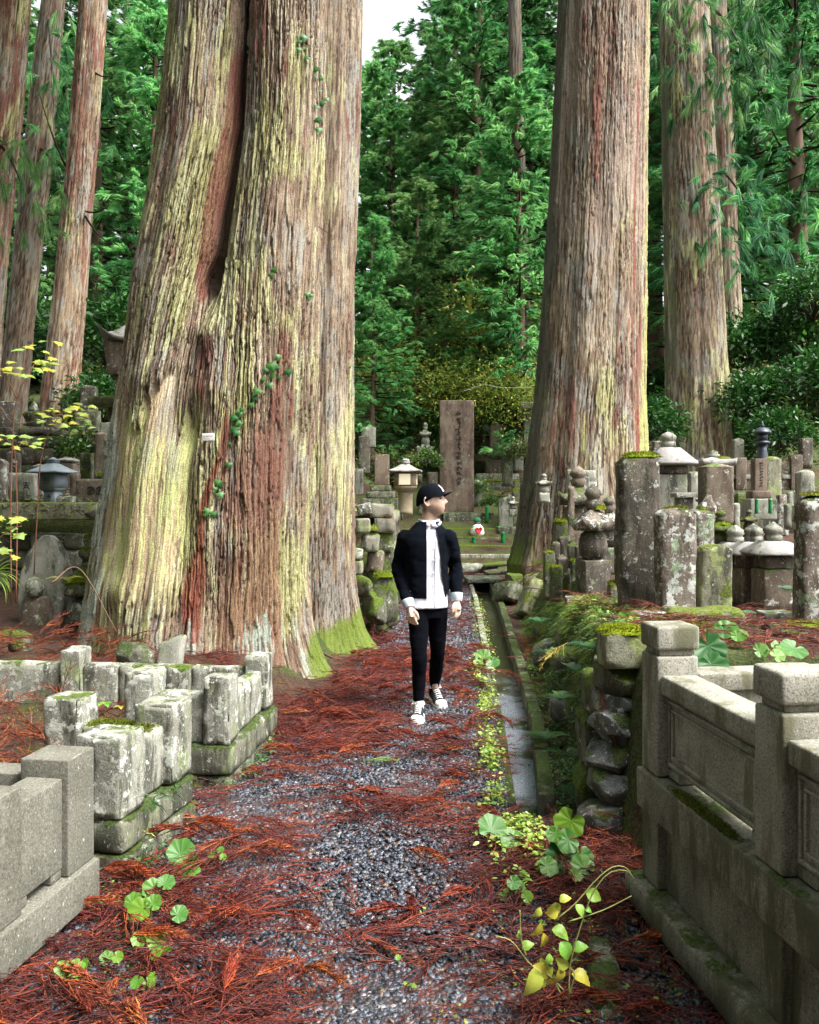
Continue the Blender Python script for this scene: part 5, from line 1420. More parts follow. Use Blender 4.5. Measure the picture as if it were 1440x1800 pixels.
# far small things between
e = small_pagoda(748, 740, 800, 20, 24.0, GY_, 'small pale pagoda far behind, between the lit lantern and the tall slab')
tablet(733, 760, 784, 812, 23.6, GY_, 'squat pale stone under the far small pagoda', depth=.9, top='flat')
o = tablet(704, 742, 833, 846, 22.5, M['lichen_base'], 'long low grey stone behind the glowing lantern', depth=.6, top='flat')
tablet(915, 945, 706, 716, 24, M['roof_stone'], 'flat pale roof stone showing beside the broad cedar', depth=1., top='flat')
tablet(921, 934, 716, 790, 24.2, GY_, 'grey shaft under the flat roof stone beside the broad cedar', depth=1., top='flat')
tablet(1336, 1352, 625, 690, 24, GY_, 'small grey tombstone high on the right-hand slope', depth=.8, top='arch', rise=.4)
tablet(1415, 1460, 625, 650, 22, GB_, 'flat-topped stone on the slope at the right edge', depth=.8, top='flat')
tablet(1150, 1168, 775, 840, 16, GD_, 'dark slim tombstone in the shade between the two big right-hand cedars', depth=.8, top='flat')
# ropes strung in the trees
def rope(pts, label):
    V, F = tube_v(spline(pts, 24), .006, 5)
    tag(mesh_obj('rope', V, F, M['rope']), label, 'rope')
rope([P(812, 688, 22), P(850, 677, 22), P(880, 681, 22), P(935, 681, 22)], 'lower white cord strung between trees behind the tall slab')
rope([P(822, 666, 24), P(870, 666, 24), P(900, 673, 24), P(940, 674, 24)], 'upper white cord strung between trees behind the tall slab')
# ---------------------------------------------------------------- left terrace
# masonry helper: courses of individual stones on a straight face
def masonry(root, A, B, z0, heights, mat_fn, seed, depth=.3, wmin=.35, wmax=.7, jitter=.03, bev=.03, rough=.02, batter=.0, skip=None, sp=.07):
    rr = random.Random(seed)
    A = Vector((A[0], A[1], 0)); B = Vector((B[0], B[1], 0)); L = (B - A).length; u = (B - A) / L; a = math.atan2(u.y, u.x)
    n = Vector((u.y, -u.x, 0))
    z = z0
    for i, h in enumerate(heights):
        x = -rr.uniform(0, .25) * wmin
        while x < L:
            w = rr.uniform(wmin, wmax)
            c = A + u * (x + w / 2) + n * (rr.uniform(-jitter, jitter) - batter * i - depth / 2)
            if not (skip and skip(x + w / 2, z)):
                stone('stone', w - rr.uniform(.008, .02), depth, h - rr.uniform(.006, .014), (c.x - root.location.x, c.y - root.location.y, z), mat_fn(i, rr), root,
                      rot=(0, R(rr.uniform(-1.2, 1.2)), a + R(rr.uniform(-2, 2))), bev=bev, rough=rough, sp=sp, chip=.02)
            x += w
        z += h
WS = M['wall_stone']
# wall along the left side of the path
r = empty('retaining_wall', (-.2, 9.8, 0), 0, 'mossy squared-stone retaining wall behind the man, left of the path', 'wall')
masonry(r, (-.20, 10.1), (-.18, 17.5), .0, (.34, .30, .28, .26), lambda i, q: M['wall_stone'] if q.random() < .6 else MS_, 3, depth=.28, batter=.012)
stone('coping', .34, 3.2, .17, (-.14, 1.95, 1.20), WS, r, rz=R(-1), bev=.02, rough=.012, sp=.09, chip=.02)
stone('coping', .34, 3.4, .17, (-.10, 5.3, 1.20), M['lichen_base'], r, rz=R(1), bev=.02, rough=.012, sp=.09, chip=.02)
for px0, px1, t, b, Yk, mt, ro in ((622, 651, 911, 937, 9.5, WS, -3), (633, 665, 938, 970, 9.6, WS, 5), (644, 672, 968, 1006, 9.7, M['grave_brown'], 4), (650, 692, 885, 911, 10.0, WS, 2), (657, 694, 909, 937, 10.0, WS, 0), (664, 692, 937, 998, 10.1, MS_, 0), (630, 655, 884, 905, 9.9, M['lichen_stone'], -14), (616, 636, 964, 985, 9.4, M['lichen_stone'], 6), (620, 637, 985, 1010, 9.4, WS, 0)):
    p = P((px0 + px1) / 2, b, Yk)
    o = stone('stone', W(px1 - px0, Yk), .26, W(b - t, Yk) - .006, (p.x + .2, p.y + .12 - 9.8, p.z), mt, r, rot=(0, R(ro), 0), bev=.022, rough=.014, sp=.04, chip=.02)
for a in ((625, 642, 1012, 1050, 9.3, 1), (656, 694, 1012, 1096, 9.5, 2), (648, 676, 1050, 1100, 9.3, 3), (635, 660, 1040, 1098, 9.4, 4), (680, 702, 1030, 1060, 10.2, 5), (676, 700, 1070, 1100, 9.9, 6)):
    p = P((a[0] + a[1]) / 2, a[3], a[4])
    boulder('boulder', W(a[1] - a[0], a[4]), .3, W(a[3] - a[2], a[4]) * 1.1, (p.x + .2, p.y + .1 - 9.8, p.z - .02), MS_, r, 60 + a[5], (0, 0, a[5]), sp=.03)
moss_pad('moss', .10, .2, .05, r, (*(P(657, 932, 9.7) - Vector((-.2, 9.8, 0)))[:2], P(657, 932, 9.7).z), 81, n=500)
moss_pad('moss', .24, .25, .06, r, (*(P(675, 1013, 9.5) + Vector((.2, -9.7, 0)))[:2], P(675, 1013, 9.5).z - .01), 82, n=1200, col=(.15, .21, .015))
# wall across the left, under the lantern terrace
r = empty('retaining_wall', (-3.5, 9.8, 0), 0, 'low rubble terrace wall under the blue stone lantern, left of the twin cedar', 'wall')
masonry(r, (-6.0, 9.85), (-.9, 9.85), .25, (.26, .24, .22, .20), lambda i, q: q.choice([M['lichen_base'], MS_, M['lichen_stone'], M['grave_dark']]), 9, depth=.3, wmin=.3, wmax=.75, bev=.035, rough=.025)
p = P(85, 914, 9.7)
o = stone('carved_slab', W(178, 9.7), .34, W(31, 9.7), (p.x + 3.5, -.0, p.z), GG_, r, bev=.02, rough=.006, sp=.06)
gl = Geo()
rr = random.Random(4)
for k in range(26):                                 # worn cloud scrolls cut in relief
    x0 = -.5 + k * .042; z0 = .06 + .06 * math.sin(k * 1.3)
    th = np.linspace(0, 4.2, 9) + rr.random() * 6
    rad = np.linspace(.045, .010, 9) * rr.uniform(.7, 1.2)
    V, F = tube_v(np.stack([x0 + rad * np.cos(th), 0 * th - .172, z0 + .04 + rad * np.sin(th)], -1), .006, 5); gl.add(V, F)
gl.obj('relief', GG_, o)['kind'] = 'stuff'
p = P(170, 901, 9.6)
boulder('knob', .16, .2, .15, (p.x + 3.5, -.3, p.z - .06), GG_, r, 5, sp=.02, amp=.1)
# blue-grey lantern
p = P(87, 884, 10.3); k = 10.3 / FPX
e = empty('stone_lantern', (p.x, 10.4, p.z - .02), R(-16), 'smooth blue-grey stone lantern standing on the carved slab at the left', 'lantern')
LBm = M['lantern_blue']
po = lathe('post', [(11 * k, -.05), (11 * k, 23 * k)], LBm, e, n=8, square=1., smooth=False)
lathe('platform', [(11.5 * k, 0), (13 * k, 2 * k), (17 * k, 6 * k)], LBm, e, (0, 0, 23 * k), n=8, square=1., smooth=False)
fb_ = lathe('fire_box', [(17.5 * k, 0), (17.5 * k, 26 * k)], LBm, e, (0, 0, 29.1 * k), n=8, square=1., smooth=False)
def strokes(parent, segs, s, y, z0, x0=0., mat='carved', t=1.3, d=.008, face=0):
    g_ = Geo()
    for (xa, za, xb, zb) in segs:
        L = math.hypot(xb - xa, zb - za); a_ = math.atan2(zb - za, xb - xa)
        V, F, _, _ = rbox((L + t) * s, d, t * s, .0005, 1); V[:, 2] -= t * s / 2
        c, s_ = math.cos(a_), math.sin(a_)
        V = np.stack([V[:, 0] * c - V[:, 2] * s_, V[:, 1], V[:, 0] * s_ + V[:, 2] * c], -1) + [((xa + xb) / 2 + x0) * s, y, z0 + (za + zb) / 2 * s]
        g_.add(V, F)
    return g_.obj('inscription', M[mat], parent, smooth=False)
TEN = [(-3.4, 3.2, 3.4, 3.2), (-4.2, .6, 4.2, .6), (.2, 3, -.4, .4), (-.4, .4, -4, -4), (.2, .4, 4, -4)]
strokes(po, TEN, k * .95, -11.2 * k, 14 * k, mat='ink', t=.8)
strokes(po, [(-3, 2, 3, 2), (0, 4, 0, -1), (-3, -1, 3, -1), (-2, .5, -3.4, -1)], k * .9, -11.2 * k, 4 * k, mat='ink', t=.8)
strokes(fb_, [(-6, 6, 6, 6), (-6, -4, -6, 6), (6, -4, 6, 6), (-6, -4, 6, -4), (-6, 1.4, 6, 1.4), (-2, -4, -2, 6), (2, -4, 2, 6)], k, -17.7 * k, 12 * k, mat='ink', t=.8)
hip_roof('roof', 64 * k, 17 * k, 2.2 * k, 1 * k, LBm, e, (0, 0, 55.3 * k), curve=1.15, top=.16, rough=.001)
lathe('finial', [(7 * k, 0), (8.5 * k, 1 * k), (8 * k, 5 * k), (9 * k, 5.5 * k), (1 * k, 10 * k)], LBm, e, (0, 0, 73.5 * k), n=8, square=1., smooth=False)
# stones round it
T = tablet
o = T(14, 62, 831, 884, 10.9, GY_, 'broad grey stone with a carved character left of the blue lantern', depth=.35, top='flat', rough=.006)
strokes(o, [(-5, 4, 5, 4), (-4, 0, 4, 0), (0, 6, 0, 0), (-1, 0, -5, -6), (1, 0, 5, -6), (-3, -3, 3, -3)], W(1.1, 10.9), -o['_d'] / 2 - .003, o['_h'] * .62, x0=8, t=.9)
T(57, 76, 814, 884, 11.2, GW_, 'slim whitish pillar just left behind the blue lantern', depth=.9, top='peak', rise=.25)
o = T(102, 128, 812, 884, 11.4, GB_, 'pillar with a projecting cap just right behind the blue lantern', depth=.9, top='flat')
stone('cap_stone', o['_w'] * 1.25, o['_d'] * 1.25, .07, (0, 0, o['_h'] + .001), RS_, o, bev=.02, sp=.06, shape=peak_top(.04))
T(122, 137, 832, 884, 10.8, M['stele'], 'thin red-brown post right of the blue lantern', depth=.9, top='flat')
o = T(133, 182, 842, 888, 10.6, GB_, 'wide low stone carved with two round crests', depth=.4, top='flat', rough=.006)
for xx in (.02, .13):
    th = np.linspace(0, 2 * np.pi, 15)
    V, F = tube_v(np.stack([xx + .045 * np.cos(th), 0 * th - o['_d'] / 2 - .004, o['_h'] * .62 + .045 * np.sin(th)], -1), .007, 5, caps=False)
    mesh_obj('crest', V, F, M['carved'], o)
    strokes(o, [(-2, 0, 2, 0), (0, -2, 0, 2), (-1.5, -1.5, 1.5, 1.5)], .012, -o['_d'] / 2 - .003, o['_h'] * .62, x0=xx / .012, t=.9)
o = T(168, 184, 832, 848, 10.7, GD_, 'little stone ball with a moss cap on the crested stone', depth=1., top='arch', rise=.5); top_moss(o, 1.1, .05, 91, n=400, dz=-.03)
T(165, 186, 757, 848, 12.2, GB_, 'tall brown pillar close to the twin cedar trunk', depth=.9, top='peak', rise=.3)
T(181, 200, 772, 900, 11.6, GY_, 'tall pale pillar hard against the twin cedar trunk', depth=.9, top='flat')
T(98, 128, 872, 886, 10.2, M['lichen_stone'], 'low white water basin at the foot of the blue lantern', depth=.6, top='flat')
T(-30, 8, 805, 885, 10.8, GW_, 'pale tombstone at the left edge beside the broad carved stone', depth=.5, rise=.3)
T(8, 30, 795, 850, 12.0, GD_, 'dark square pillar behind the broad carved stone', depth=.9, top='flat')
# stacked dark platform with a mossy cup stone
r = empty('stone_platform', (*(P(40, 835, 13.2)[:2]), float(P(40, 835, 13.2).z) - .2), 0, 'big dark layered stone platform at the left edge under the mossy cup stone', 'platform')
for z, h, w, mt in ((0, .36, 1.0, M['lichen_base']), (.362, .26, 1.05, GD_), (.624, .18, 1.15, M['lichen_base']), (.806, .14, .9, GD_)):
    stone('layer_stone', w, .8, h, (-.05, .4, z), mt, r, bev=.04, rough=.03, sp=.08, chip=.03)
p = P(50, 740, 13.3); k = 13.3 / FPX
e = empty('cup_stone', (p.x, 13.5, p.z - .03), 0, 'moss-rimmed cup stone carrying a white pointed jewel', 'gravestone')
lathe('cup', [(12 * k, -.05), (14 * k, 6 * k), (18 * k, 14 * k), (17 * k, 20 * k), (12 * k, 22 * k)], MS_, e, n=18, rough=.01)
lathe('jewel', [(8 * k, 0), (9 * k, 5 * k), (6 * k, 11 * k), (1 * k, 19 * k)], M['lichen_stone'], e, (0, 0, 21 * k), n=16, rough=.006)
moss_pad('moss', 36 * k, 34 * k, 6 * k, e, (0, 0, 15 * k), 92, n=900)
# moss-topped table stone, dark tablet and the big pagoda roof behind the trunk
p = P(180, 790, 13.6); k = 13.6 / FPX
e = empty('stone_lantern', (p.x + .1, 13.8, p.z - .3), 0, 'broken lantern with a flat moss-topped slab roof left of the twin cedar', 'lantern')
stone('post', 14 * k, 14 * k, 76 * k + .3, (0, 0, 0), GB_, e, bev=.012, rough=.01, sp=.06)
o = stone('roof_slab', 76 * k, 70 * k, 15 * k, (4 * k, 0, 76 * k + .302), GG_, e, bev=.03, rough=.015, sp=.05, chip=.02)
moss_pad('moss', 72 * k, 66 * k, 6 * k, o, (0, 0, 14 * k), 93, n=1600)
T(140, 168, 677, 775, 15.5, GD_, 'dark upright tablet behind the moss-topped slab', depth=.5, rise=.2)
T(175, 200, 742, 800, 13.0, GY_, 'grey block under the moss-topped slab', depth=.8, top='flat')
T(130, 170, 720, 790, 15.0, M['lichen_base'], 'mossy block standing before the dark upright tablet', depth=.6, top='flat')
p = P(228, 660, 13.0); k = 13.0 / FPX
e = empty('pagoda', (p.x, 13.2, p.z - .9), 0, 'big stone pagoda mostly hidden by the twin cedar, its white roof corner curling up', 'pagoda')
stone('shaft', 52 * k, 52 * k, .9, (0, 0, 0), GB_, e, bev=.02, sp=.1)
stone('body_stone', 80 * k, 80 * k, 58 * k, (0, 0, .902), GB_, e, bev=.02, rough=.01, sp=.07, shape=lambda V, w, d, h: np.concatenate([V[:, :2] * (.88 + .14 * V[:, 2:3] / h), V[:, 2:3]], 1))
hip_roof('roof_stone', 98 * k, 30 * k, 6 * k, 26 * k, M['roof_stone'], e, (0, 0, .9 + 58.1 * k), curve=1.7, top=.2)
# boat-shaped stone with a carved figure
p = P(60, 1116, 8.0); k = 8.0 / FPX
def boat(V, w, d, h):
    V = V.copy(); t = V[:, 2] / h
    ww = np.interp(t, [0, .35, .6, .8, .93, 1], [.86, 1, .95, .74, .46, .16])
    V[:, 0] *= ww; V[:, 1] *= np.interp(t, [0, .6, 1], [1, .85, .45]); V[:, 1] += .05 * t ** 2
    return V
e = stone('jizo_stone', 88 * k, .24, 172 * k, (p.x + .0, 8.25, p.z), M['grave_grey'], None, rz=R(-6), bev=.03, rough=.014, sp=.03, chip=.01, shape=boat)
tag(e, 'boat-shaped grey stone with a small carved standing figure, moss along its edges', 'statue')
lathe('robe', [(.15, 0), (.172, .08), (.170, .20), (.150, .29), (.11, .345), (.05, .37)], GB_, e, (-.02, -.10, .0), n=24, rough=.01).scale = (1, .55, 1)
hd = lathe('head', [(.03, 0), (.062, .02), (.078, .065), (.082, .11), (.07, .155), (.035, .182), (.004, .19)], M['lichen_stone'], e, (-.02, -.16, .345), n=20, rough=.004)
for sx in (-1, 1):
    V, F = tube_v([[sx * .02, -.076, .088], [sx * .034, -.072, .092], [sx * .05, -.062, .086]], [.004, .006, .004], 6); mesh_obj('eye', V, F, GB_, hd)
    V, F = tube_v([[sx * .079, .0, .06], [sx * .088, .006, .085], [sx * .082, .0, .115]], [.008, .012, .008], 6); mesh_obj('ear', V, F, M['grave_grey'], hd)
V, F = tube_v([[0, -.078, .095], [0, -.088, .07], [0, -.078, .058]], [.005, .010, .006], 6); mesh_obj('nose', V, F, M['lichen_stone'], hd)
V, F = tube_v([[-.02, -.070, .04], [0, -.076, .042], [.02, -.070, .04]], [.003, .005, .003], 6); mesh_obj('mouth', V, F, GB_, hd)
for xs, zs_, sd in (((-.18, -.21, -.22), (.62, .5, .4), 1), ((.12, .18, .22), (.72, .60, .48), 2)):
    for q, (x, z) in enumerate(zip(xs, zs_)):
        m_ = moss_pad('moss', .09, .16, .03, e, (x, .02, z), 100 + sd * 5 + q, n=500); m_.rotation_euler = (0, R(50 if x > 0 else -50), 0)
# mossy grave tower next to it
p = P(140, 1092, 7.9); k = 7.9 / FPX
e = empty('grave_tower', (p.x, 8.1, p.z - .03), R(-8), 'squat grave tower under thick bright moss, between the carved figure and the twin cedar', 'gravestone')
boulder('base_stone', 80 * k, .36, 46 * k, (0, 0, 0), M['lichen_stone'], e, 71, sp=.03, amp=.12)
lathe('roof_stone', [(24 * k, 0), (38 * k, 4 * k), (40 * k, 10 * k), (32 * k, 30 * k), (20 * k, 48 * k), (16 * k, 54 * k)], MS_, e, (4 * k, 0, 44 * k), n=12, square=.7, rough=.02)
moss_pad('moss', 66 * k, 60 * k, 16 * k, e, (6 * k, -.04, 72 * k), 111, n=2600, col=(.15, .20, .015), blade=.02)
lathe('neck', [(16 * k, 0), (17 * k, 6 * k), (15 * k, 12 * k)], M['lichen_base'], e, (6 * k, 0, 97 * k), n=14, rough=.01)
lathe('finial', [(12 * k, 0), (20 * k, 8 * k), (21 * k, 16 * k), (14 * k, 24 * k), (9 * k, 26 * k), (13 * k, 34 * k), (11 * k, 42 * k), (2 * k, 46 * k)], MS_, e, (6 * k, 0, 109 * k), n=16, rough=.012)
moss_pad('moss', 36 * k, 34 * k, 14 * k, e, (6 * k, 0, 122 * k), 112, n=1200)
moss_pad('moss', 24 * k, 22 * k, 12 * k, e, (6 * k, 0, 145 * k), 113, n=900)
# rocks against the fence and the trunk
rock(27, 1155, 7.0, 44, 45, MS_, 'mossy rock at the left edge below the carved figure', seed=31)
rock(0, 1140, 7.4, 40, 30, MS_, 'moss-edged rock cut by the left edge of the photo', seed=34)
rock(232, 1178, 5.9, 66, 48, M['lichen_base'], 'brownish mossy boulder behind the fence, left of the upright flat stone', seed=32)
tag(stone('upright_stone', W(46, 5.9), .09, W(64, 5.9), tuple(P(287, 1190, 5.9) + Vector((0, .1, 0))), M['grave_grey'], None, rot=(R(-10), R(6), R(-12)), bev=.03, rough=.012, sp=.03, shape=slant_top(.10)), 'flat grey stone leaning against the foot of the twin cedar', 'rock')
# name tag on the trunk
p = P(368, 768, 6.86)
e = tag(stone('tree_tag', .098, .004, .058, (p.x, p.y - .02, p.z - .03), M['paint_white'], None, rot=(R(8), R(-2), 0), bev=.001, rough=0, sp=.2), 'small white tag nailed to the bark of the twin cedar', 'sign')
strokes(e, [(-5 + 1.4 * i, -.6, -4.4 + 1.4 * i, .7) for i in range(8)], .0075, -.003, .036, mat='ink', t=.45, d=.001)
# ---------------------------------------------------------------- the man on the path
def remesh(name, parts, voxel, mat, parent, smooth_it=5, fn=None, colfn=None, disp=None):
    """one continuous surface grown from overlapping closed shapes"""
    g = Geo()
    for V, F in parts: g.add(V, F)
    V, F, _ = g.arrays()
    me = mesh_data(name + '_raw', V, F)
    o = bpy.data.objects.new(name, me); COL.objects.link(o)
    md = o.modifiers.new('r', 'REMESH'); md.mode = 'VOXEL'; md.voxel_size = voxel
    if smooth_it:
        ms = o.modifiers.new('s', 'SMOOTH'); ms.factor = .5; ms.iterations = smooth_it
    dg = bpy.context.evaluated_depsgraph_get()
    nm = bpy.data.meshes.new_from_object(o.evaluated_get(dg))
    o.modifiers.clear(); o.data = nm; bpy.data.meshes.remove(me)
    nm.name = name
    n = len(nm.vertices); co = np.zeros(n * 3, np.float32); nm.vertices.foreach_get('co', co); co = co.reshape(-1, 3)
    if disp is not None:
        no = np.zeros(n * 3, np.float32); nm.vertices.foreach_get('normal', no); no = no.reshape(-1, 3)
        co = co + no * disp(co)[:, None]
        nm.vertices.foreach_set('co', co.ravel())
    if fn:
        fn(nm); n = len(nm.vertices); co = np.zeros(n * 3, np.float32); nm.vertices.foreach_get('co', co); co = co.reshape(-1, 3)
    nm.materials.clear(); nm.materials.append(mat)
    if colfn is not None:
        a = nm.color_attributes.new('Col', 'FLOAT_COLOR', 'POINT')
        c = np.ones((n, 4), np.float32); c[:, :3] = colfn(co); a.data.foreach_set('color', c.ravel())
    nm.polygons.foreach_set('use_smooth', np.ones(len(nm.polygons), bool))
    nm.update()
    o.parent = parent
    return o
def loft(levels, n=28, p=2.3):
    """levels: (cx,cy,z,rx,ry[,yaw]) -> closed vertical loft of rounded sections"""
    th = np.linspace(0, 2 * np.pi, n, endpoint=False)
    c, s = np.cos(th), np.sin(th)
    c = np.sign(c) * np.abs(c) ** (2 / p); s = np.sign(s) * np.abs(s) ** (2 / p)
    V = []
    for lv in levels:
        cx, cy, z, rx, ry = lv[:5]; a = lv[5] if len(lv) > 5 else 0
        x, y = rx * c, ry * s
        V.append(np.stack([cx + x * math.cos(a) - y * math.sin(a), cy + x * math.sin(a) + y * math.cos(a), 0 * th + z], -1))
    m = len(V); V = np.concatenate(V)
    idx = np.arange(m * n).reshape(m, n); nx = np.roll(idx, -1, 1)
    F = [np.stack([idx[:-1], nx[:-1], nx[1:], idx[1:]], -1).reshape(-1, 4)]
    V = np.concatenate([V, [V[:n].mean(0)], [V[-n:].mean(0)]])
    F.append(np.concatenate([np.stack([nx[0], idx[0], np.full(n, m * n)], -1), np.stack([idx[-1], nx[-1], np.full(n, m * n + 1)], -1)]))
    return V, F
def limb(pts, rad, k=18, n=14, flat=1.0):
    P_ = spline(pts, k); r_ = np.interp(np.linspace(0, 1, k), np.linspace(0, 1, len(rad)), rad)
    V, F = tube_v(P_, r_, n, flat=flat)
    return V, F
def ball(c, r, n=14):
    t = np.linspace(-np.pi / 2, np.pi / 2, n)
    V, F = lathe_v([(max(.0005, math.cos(a)), math.sin(a)) for a in t], n * 2)
    return V * np.array(r) + np.array(c), F

PX0, PY0 = .13, 6.15
man = empty('person', (PX0, PY0, .012), 0, 'man in a black cap and dark bomber jacket, walking and looking aside', 'person')
O = np.array([PX0, PY0, .012])
def L(*p): return np.array(p) - O
YAW = R(14)
shirt_m = plain('white_shirt', (.56, .56, .62), rough=.85, var=.05, scale=35, bump=.12)
navy = plain('dark_knit', (.0022, .0034, .0062), rough=1.0, var=.5, scale=140, bump=.5, spec=.08)
rib = plain('grey_rib', (.42, .48, .53), rough=.9, var=.18, scale=110, bump=.4, spec=.2)
ribw = plain('pale_rib', (.62, .64, .68), rough=.9, var=.1, scale=110, bump=.3)
denim = plain('black_denim', (.0014, .0016, .0035), rough=1.0, var=.4, scale=120, bump=.3, spec=.08)
capm = plain('cap_cloth', (.0018, .003, .006), rough=.95, var=.4, scale=120, bump=.3, spec=.1)
canvas = plain('shoe_canvas', (.012, .015, .026), rough=.8, var=.3, bump=.3)
rubber = plain('white_rubber', (.78, .76, .74), rough=.45, var=.06)
skinm = attr_mat('skin', rough=.48, var=.05, bscale=90, spec=.35, bump=.08)

# joints (world metres)
hipA, kneeA, ankA = (.062, 6.16, .80), (.070, 6.06, .455), (.066, 6.06, .105)       # his right leg, forward
hipB, kneeB, ankB = (.198, 6.19, .80), (.205, 6.24, .455), (.190, 6.50, .125)       # his left leg, trailing
shA, elA, wrA = (-.028, 6.19, 1.315), (-.080, 6.21, 1.065), (-.004, 6.06, .815)
shB, elB, wrB = (.280, 6.17, 1.315), (.336, 6.24, 1.085), (.342, 6.17, .850)

def hand(wr, dirn, out, palmn, s=1.0):
    """palm and five curled fingers. dirn: towards fingertips, out: thumb side, palmn: palm faces this way"""
    d, o_, p_ = [np.array(v, float) / np.linalg.norm(v) for v in (dirn, out, palmn)]
    w = np.array(wr, float)
    parts = [limb([w - d * .02, w + d * .035, w + d * .085], [.026 * s, .034 * s, .036 * s], 8, 12, flat=.58)]
    for i, (off, ln) in enumerate(((.028, .070), (.010, .078), (-.009, .073), (-.027, .058))):
        b = w + d * .078 + o_ * off * s
        c1 = b + d * ln * .45 * s + p_ * .010
        c2 = b + d * ln * .80 * s + p_ * .030
        c3 = b + d * ln * .92 * s + p_ * .052
        parts.append(limb([b - d * .02, c1, c2, c3], [.0105 * s, .0095 * s, .009 * s, .0075 * s], 10, 8))
    b = w + d * .025 + o_ * .026 * s
    parts.append(limb([b - o_ * .01, b + d * .03 + o_ * .020 + p_ * .010, b + d * .058 + o_ * .022 + p_ * .022, b + d * .078 + o_ * .016 + p_ * .030], [.014 * s, .0125 * s, .011 * s, .008 * s], 10, 8))
    return parts

# head, in its own axes: +x the way he looks, z up; then turned and tilted
HC = np.array([.158, 6.16, 1.555])
HYAW = R(-14)       # 0 = looking along +x (photo right); a little towards the camera
def head_v():
    n, m = 72, 60
    th = np.linspace(0, 2 * np.pi, n, endpoint=False); ph = np.linspace(-np.pi / 2 + .02, np.pi / 2 - .02, m)
    T_, P_ = np.meshgrid(th, ph)
    d = np.stack([np.cos(P_) * np.cos(T_), np.cos(P_) * np.sin(T_), np.sin(P_)], -1).reshape(-1, 3)
    V = d * np.array([.094, .075, .118])
    x, y, z = V.T
    f = np.clip(d[:, 0], 0, 1)
    # skull back, jaw narrowing, flatter face
    V[:, 1] *= np.interp(z, [-.118, -.085, -.03, .03, .118], [.62, .74, .95, 1.02, 1.0])
    V[:, 0] += np.where(d[:, 0] > 0, np.interp(z, [-.118, -.095, -.06, 0, .05, .118], [.034, .024, .006, -.002, -.006, -.01]), np.interp(z, [-.118, -.07, -.02, .06, .118], [.045, .030, .008, -.012, -.004])) * np.abs(d[:, 0])
    yy, zz = V[:, 1], V[:, 2]
    def bump(cy, cz, sy, sz, a): return a * np.exp(-((yy - cy) / sy) ** 2 - ((zz - cz) / sz) ** 2) * (d[:, 0] > 0)
    V[:, 0] += bump(0, -.018, .011, .016, .017) + bump(0, -.008, .009, .022, .011) + bump(0, .012, .010, .02, .006) + bump(0, -.026, .017, .009, .006)      # nose
    V[:, 0] += bump(0, -.056, .020, .0065, .007) + bump(0, -.068, .018, .0065, .007) - bump(0, -.0620, .022, .003, .003)                                    # lips
    V[:, 0] += bump(0, -.096, .020, .014, .008)                                                                                                        # chin
    for s in (-1, 1):
        V[:, 0] += bump(s * .031, .010, .015, .011, -.009) + bump(s * .030, .030, .020, .008, .006) + bump(s * .040, -.020, .02, .02, .003)
    idx = np.arange(n * m).reshape(m, n); nx = np.roll(idx, -1, 1)
    F = [np.stack([idx[:-1], nx[:-1], nx[1:], idx[1:]], -1).reshape(-1, 4)]
    V = np.concatenate([V, [V[:n].mean(0)], [V[-n:].mean(0)]])
    F.append(np.concatenate([np.stack([nx[0], idx[0], np.full(n, m * n)], -1), np.stack([idx[-1], nx[-1], np.full(n, m * n + 1)], -1)]))
    return V, F
HM = Matrix.Rotation(HYAW, 3, 'Z') @ Matrix.Rotation(R(-7), 3, 'Y')
HMn = np.array(HM)
def hw(V): return V @ HMn.T + HC - O            # head space -> person space
def to_head(V): return (V + O - HC) @ HMn
parts = []
hv_, hf_ = head_v(); parts.append((hw(hv_), hf_))
for s in (-1, 1):                                # ears
    e_pts = np.array([[-.008, s * .074, .014], [-.020, s * .085, .030], [-.034, s * .088, .010], [-.027, s * .083, -.018], [-.012, s * .076, -.034], [-.005, s * .073, -.012]])
    V, F = tube_v(spline(e_pts, 16), .0062, 8); parts.append((hw(V), F))
    V, F = ball((-.018, s * .074, -.002), (.015, .006, .026), 8); parts.append((hw(V), F))
parts.append((np.array(limb([L(.140, 6.185, 1.36), L(.145, 6.18, 1.44), L(.150, 6.17, 1.52)], [.064, .055, .055], 10, 20)[0]), limb([L(.140, 6.185, 1.36), L(.145, 6.18, 1.44), L(.150, 6.17, 1.52)], [.064, .055, .055], 10, 20)[1]))
tors = [(.130 - PX0, .02, .78, .135, .085, YAW), (.132 - PX0, .02, .95, .130, .085, YAW), (.128 - PX0, .02, 1.12, .145, .095, YAW), (.126 - PX0, .02, 1.25, .140, .09, YAW), (.126 - PX0, .025, 1.33, .115, .07, YAW), (.132 - PX0, .03, 1.385, .08, .06, YAW)]
parts.append(loft(tors))
for a_, b_, c_ in ((shA, elA, wrA), (shB, elB, wrB)):
    parts.append(limb([L(*(np.array(a_) * [1, 1, 1] + [(.126 - a_[0]) * .35, 0, -.03])), L(*((np.array(a_) + np.array(b_)) / 2)), L(*b_), L(*c_)], [.036, .038, .034, .030, .026], 16, 12))
for a_, b_, c_ in ((hipA, kneeA, ankA), (hipB, kneeB, ankB)):
    m2_ = tuple(np.array(b_) * .55 + np.array(c_) * .45 + np.array([0, .018, 0])); parts.append(limb([L(*a_), L(*b_), L(*m2_), L(*c_)], [.060, .050, .038, .036, .026], 18, 14))
handA = hand(L(*wrA), (.20, -.14, -1), (.75, -.55, .1), (.35, .85, -.1))
handB = hand(L(*wrB), (.14, -.22, -1), (-.55, -.80, .1), (-.75, .45, -.1))
parts += handA + handB
SK = np.array([.66, .455, .345])
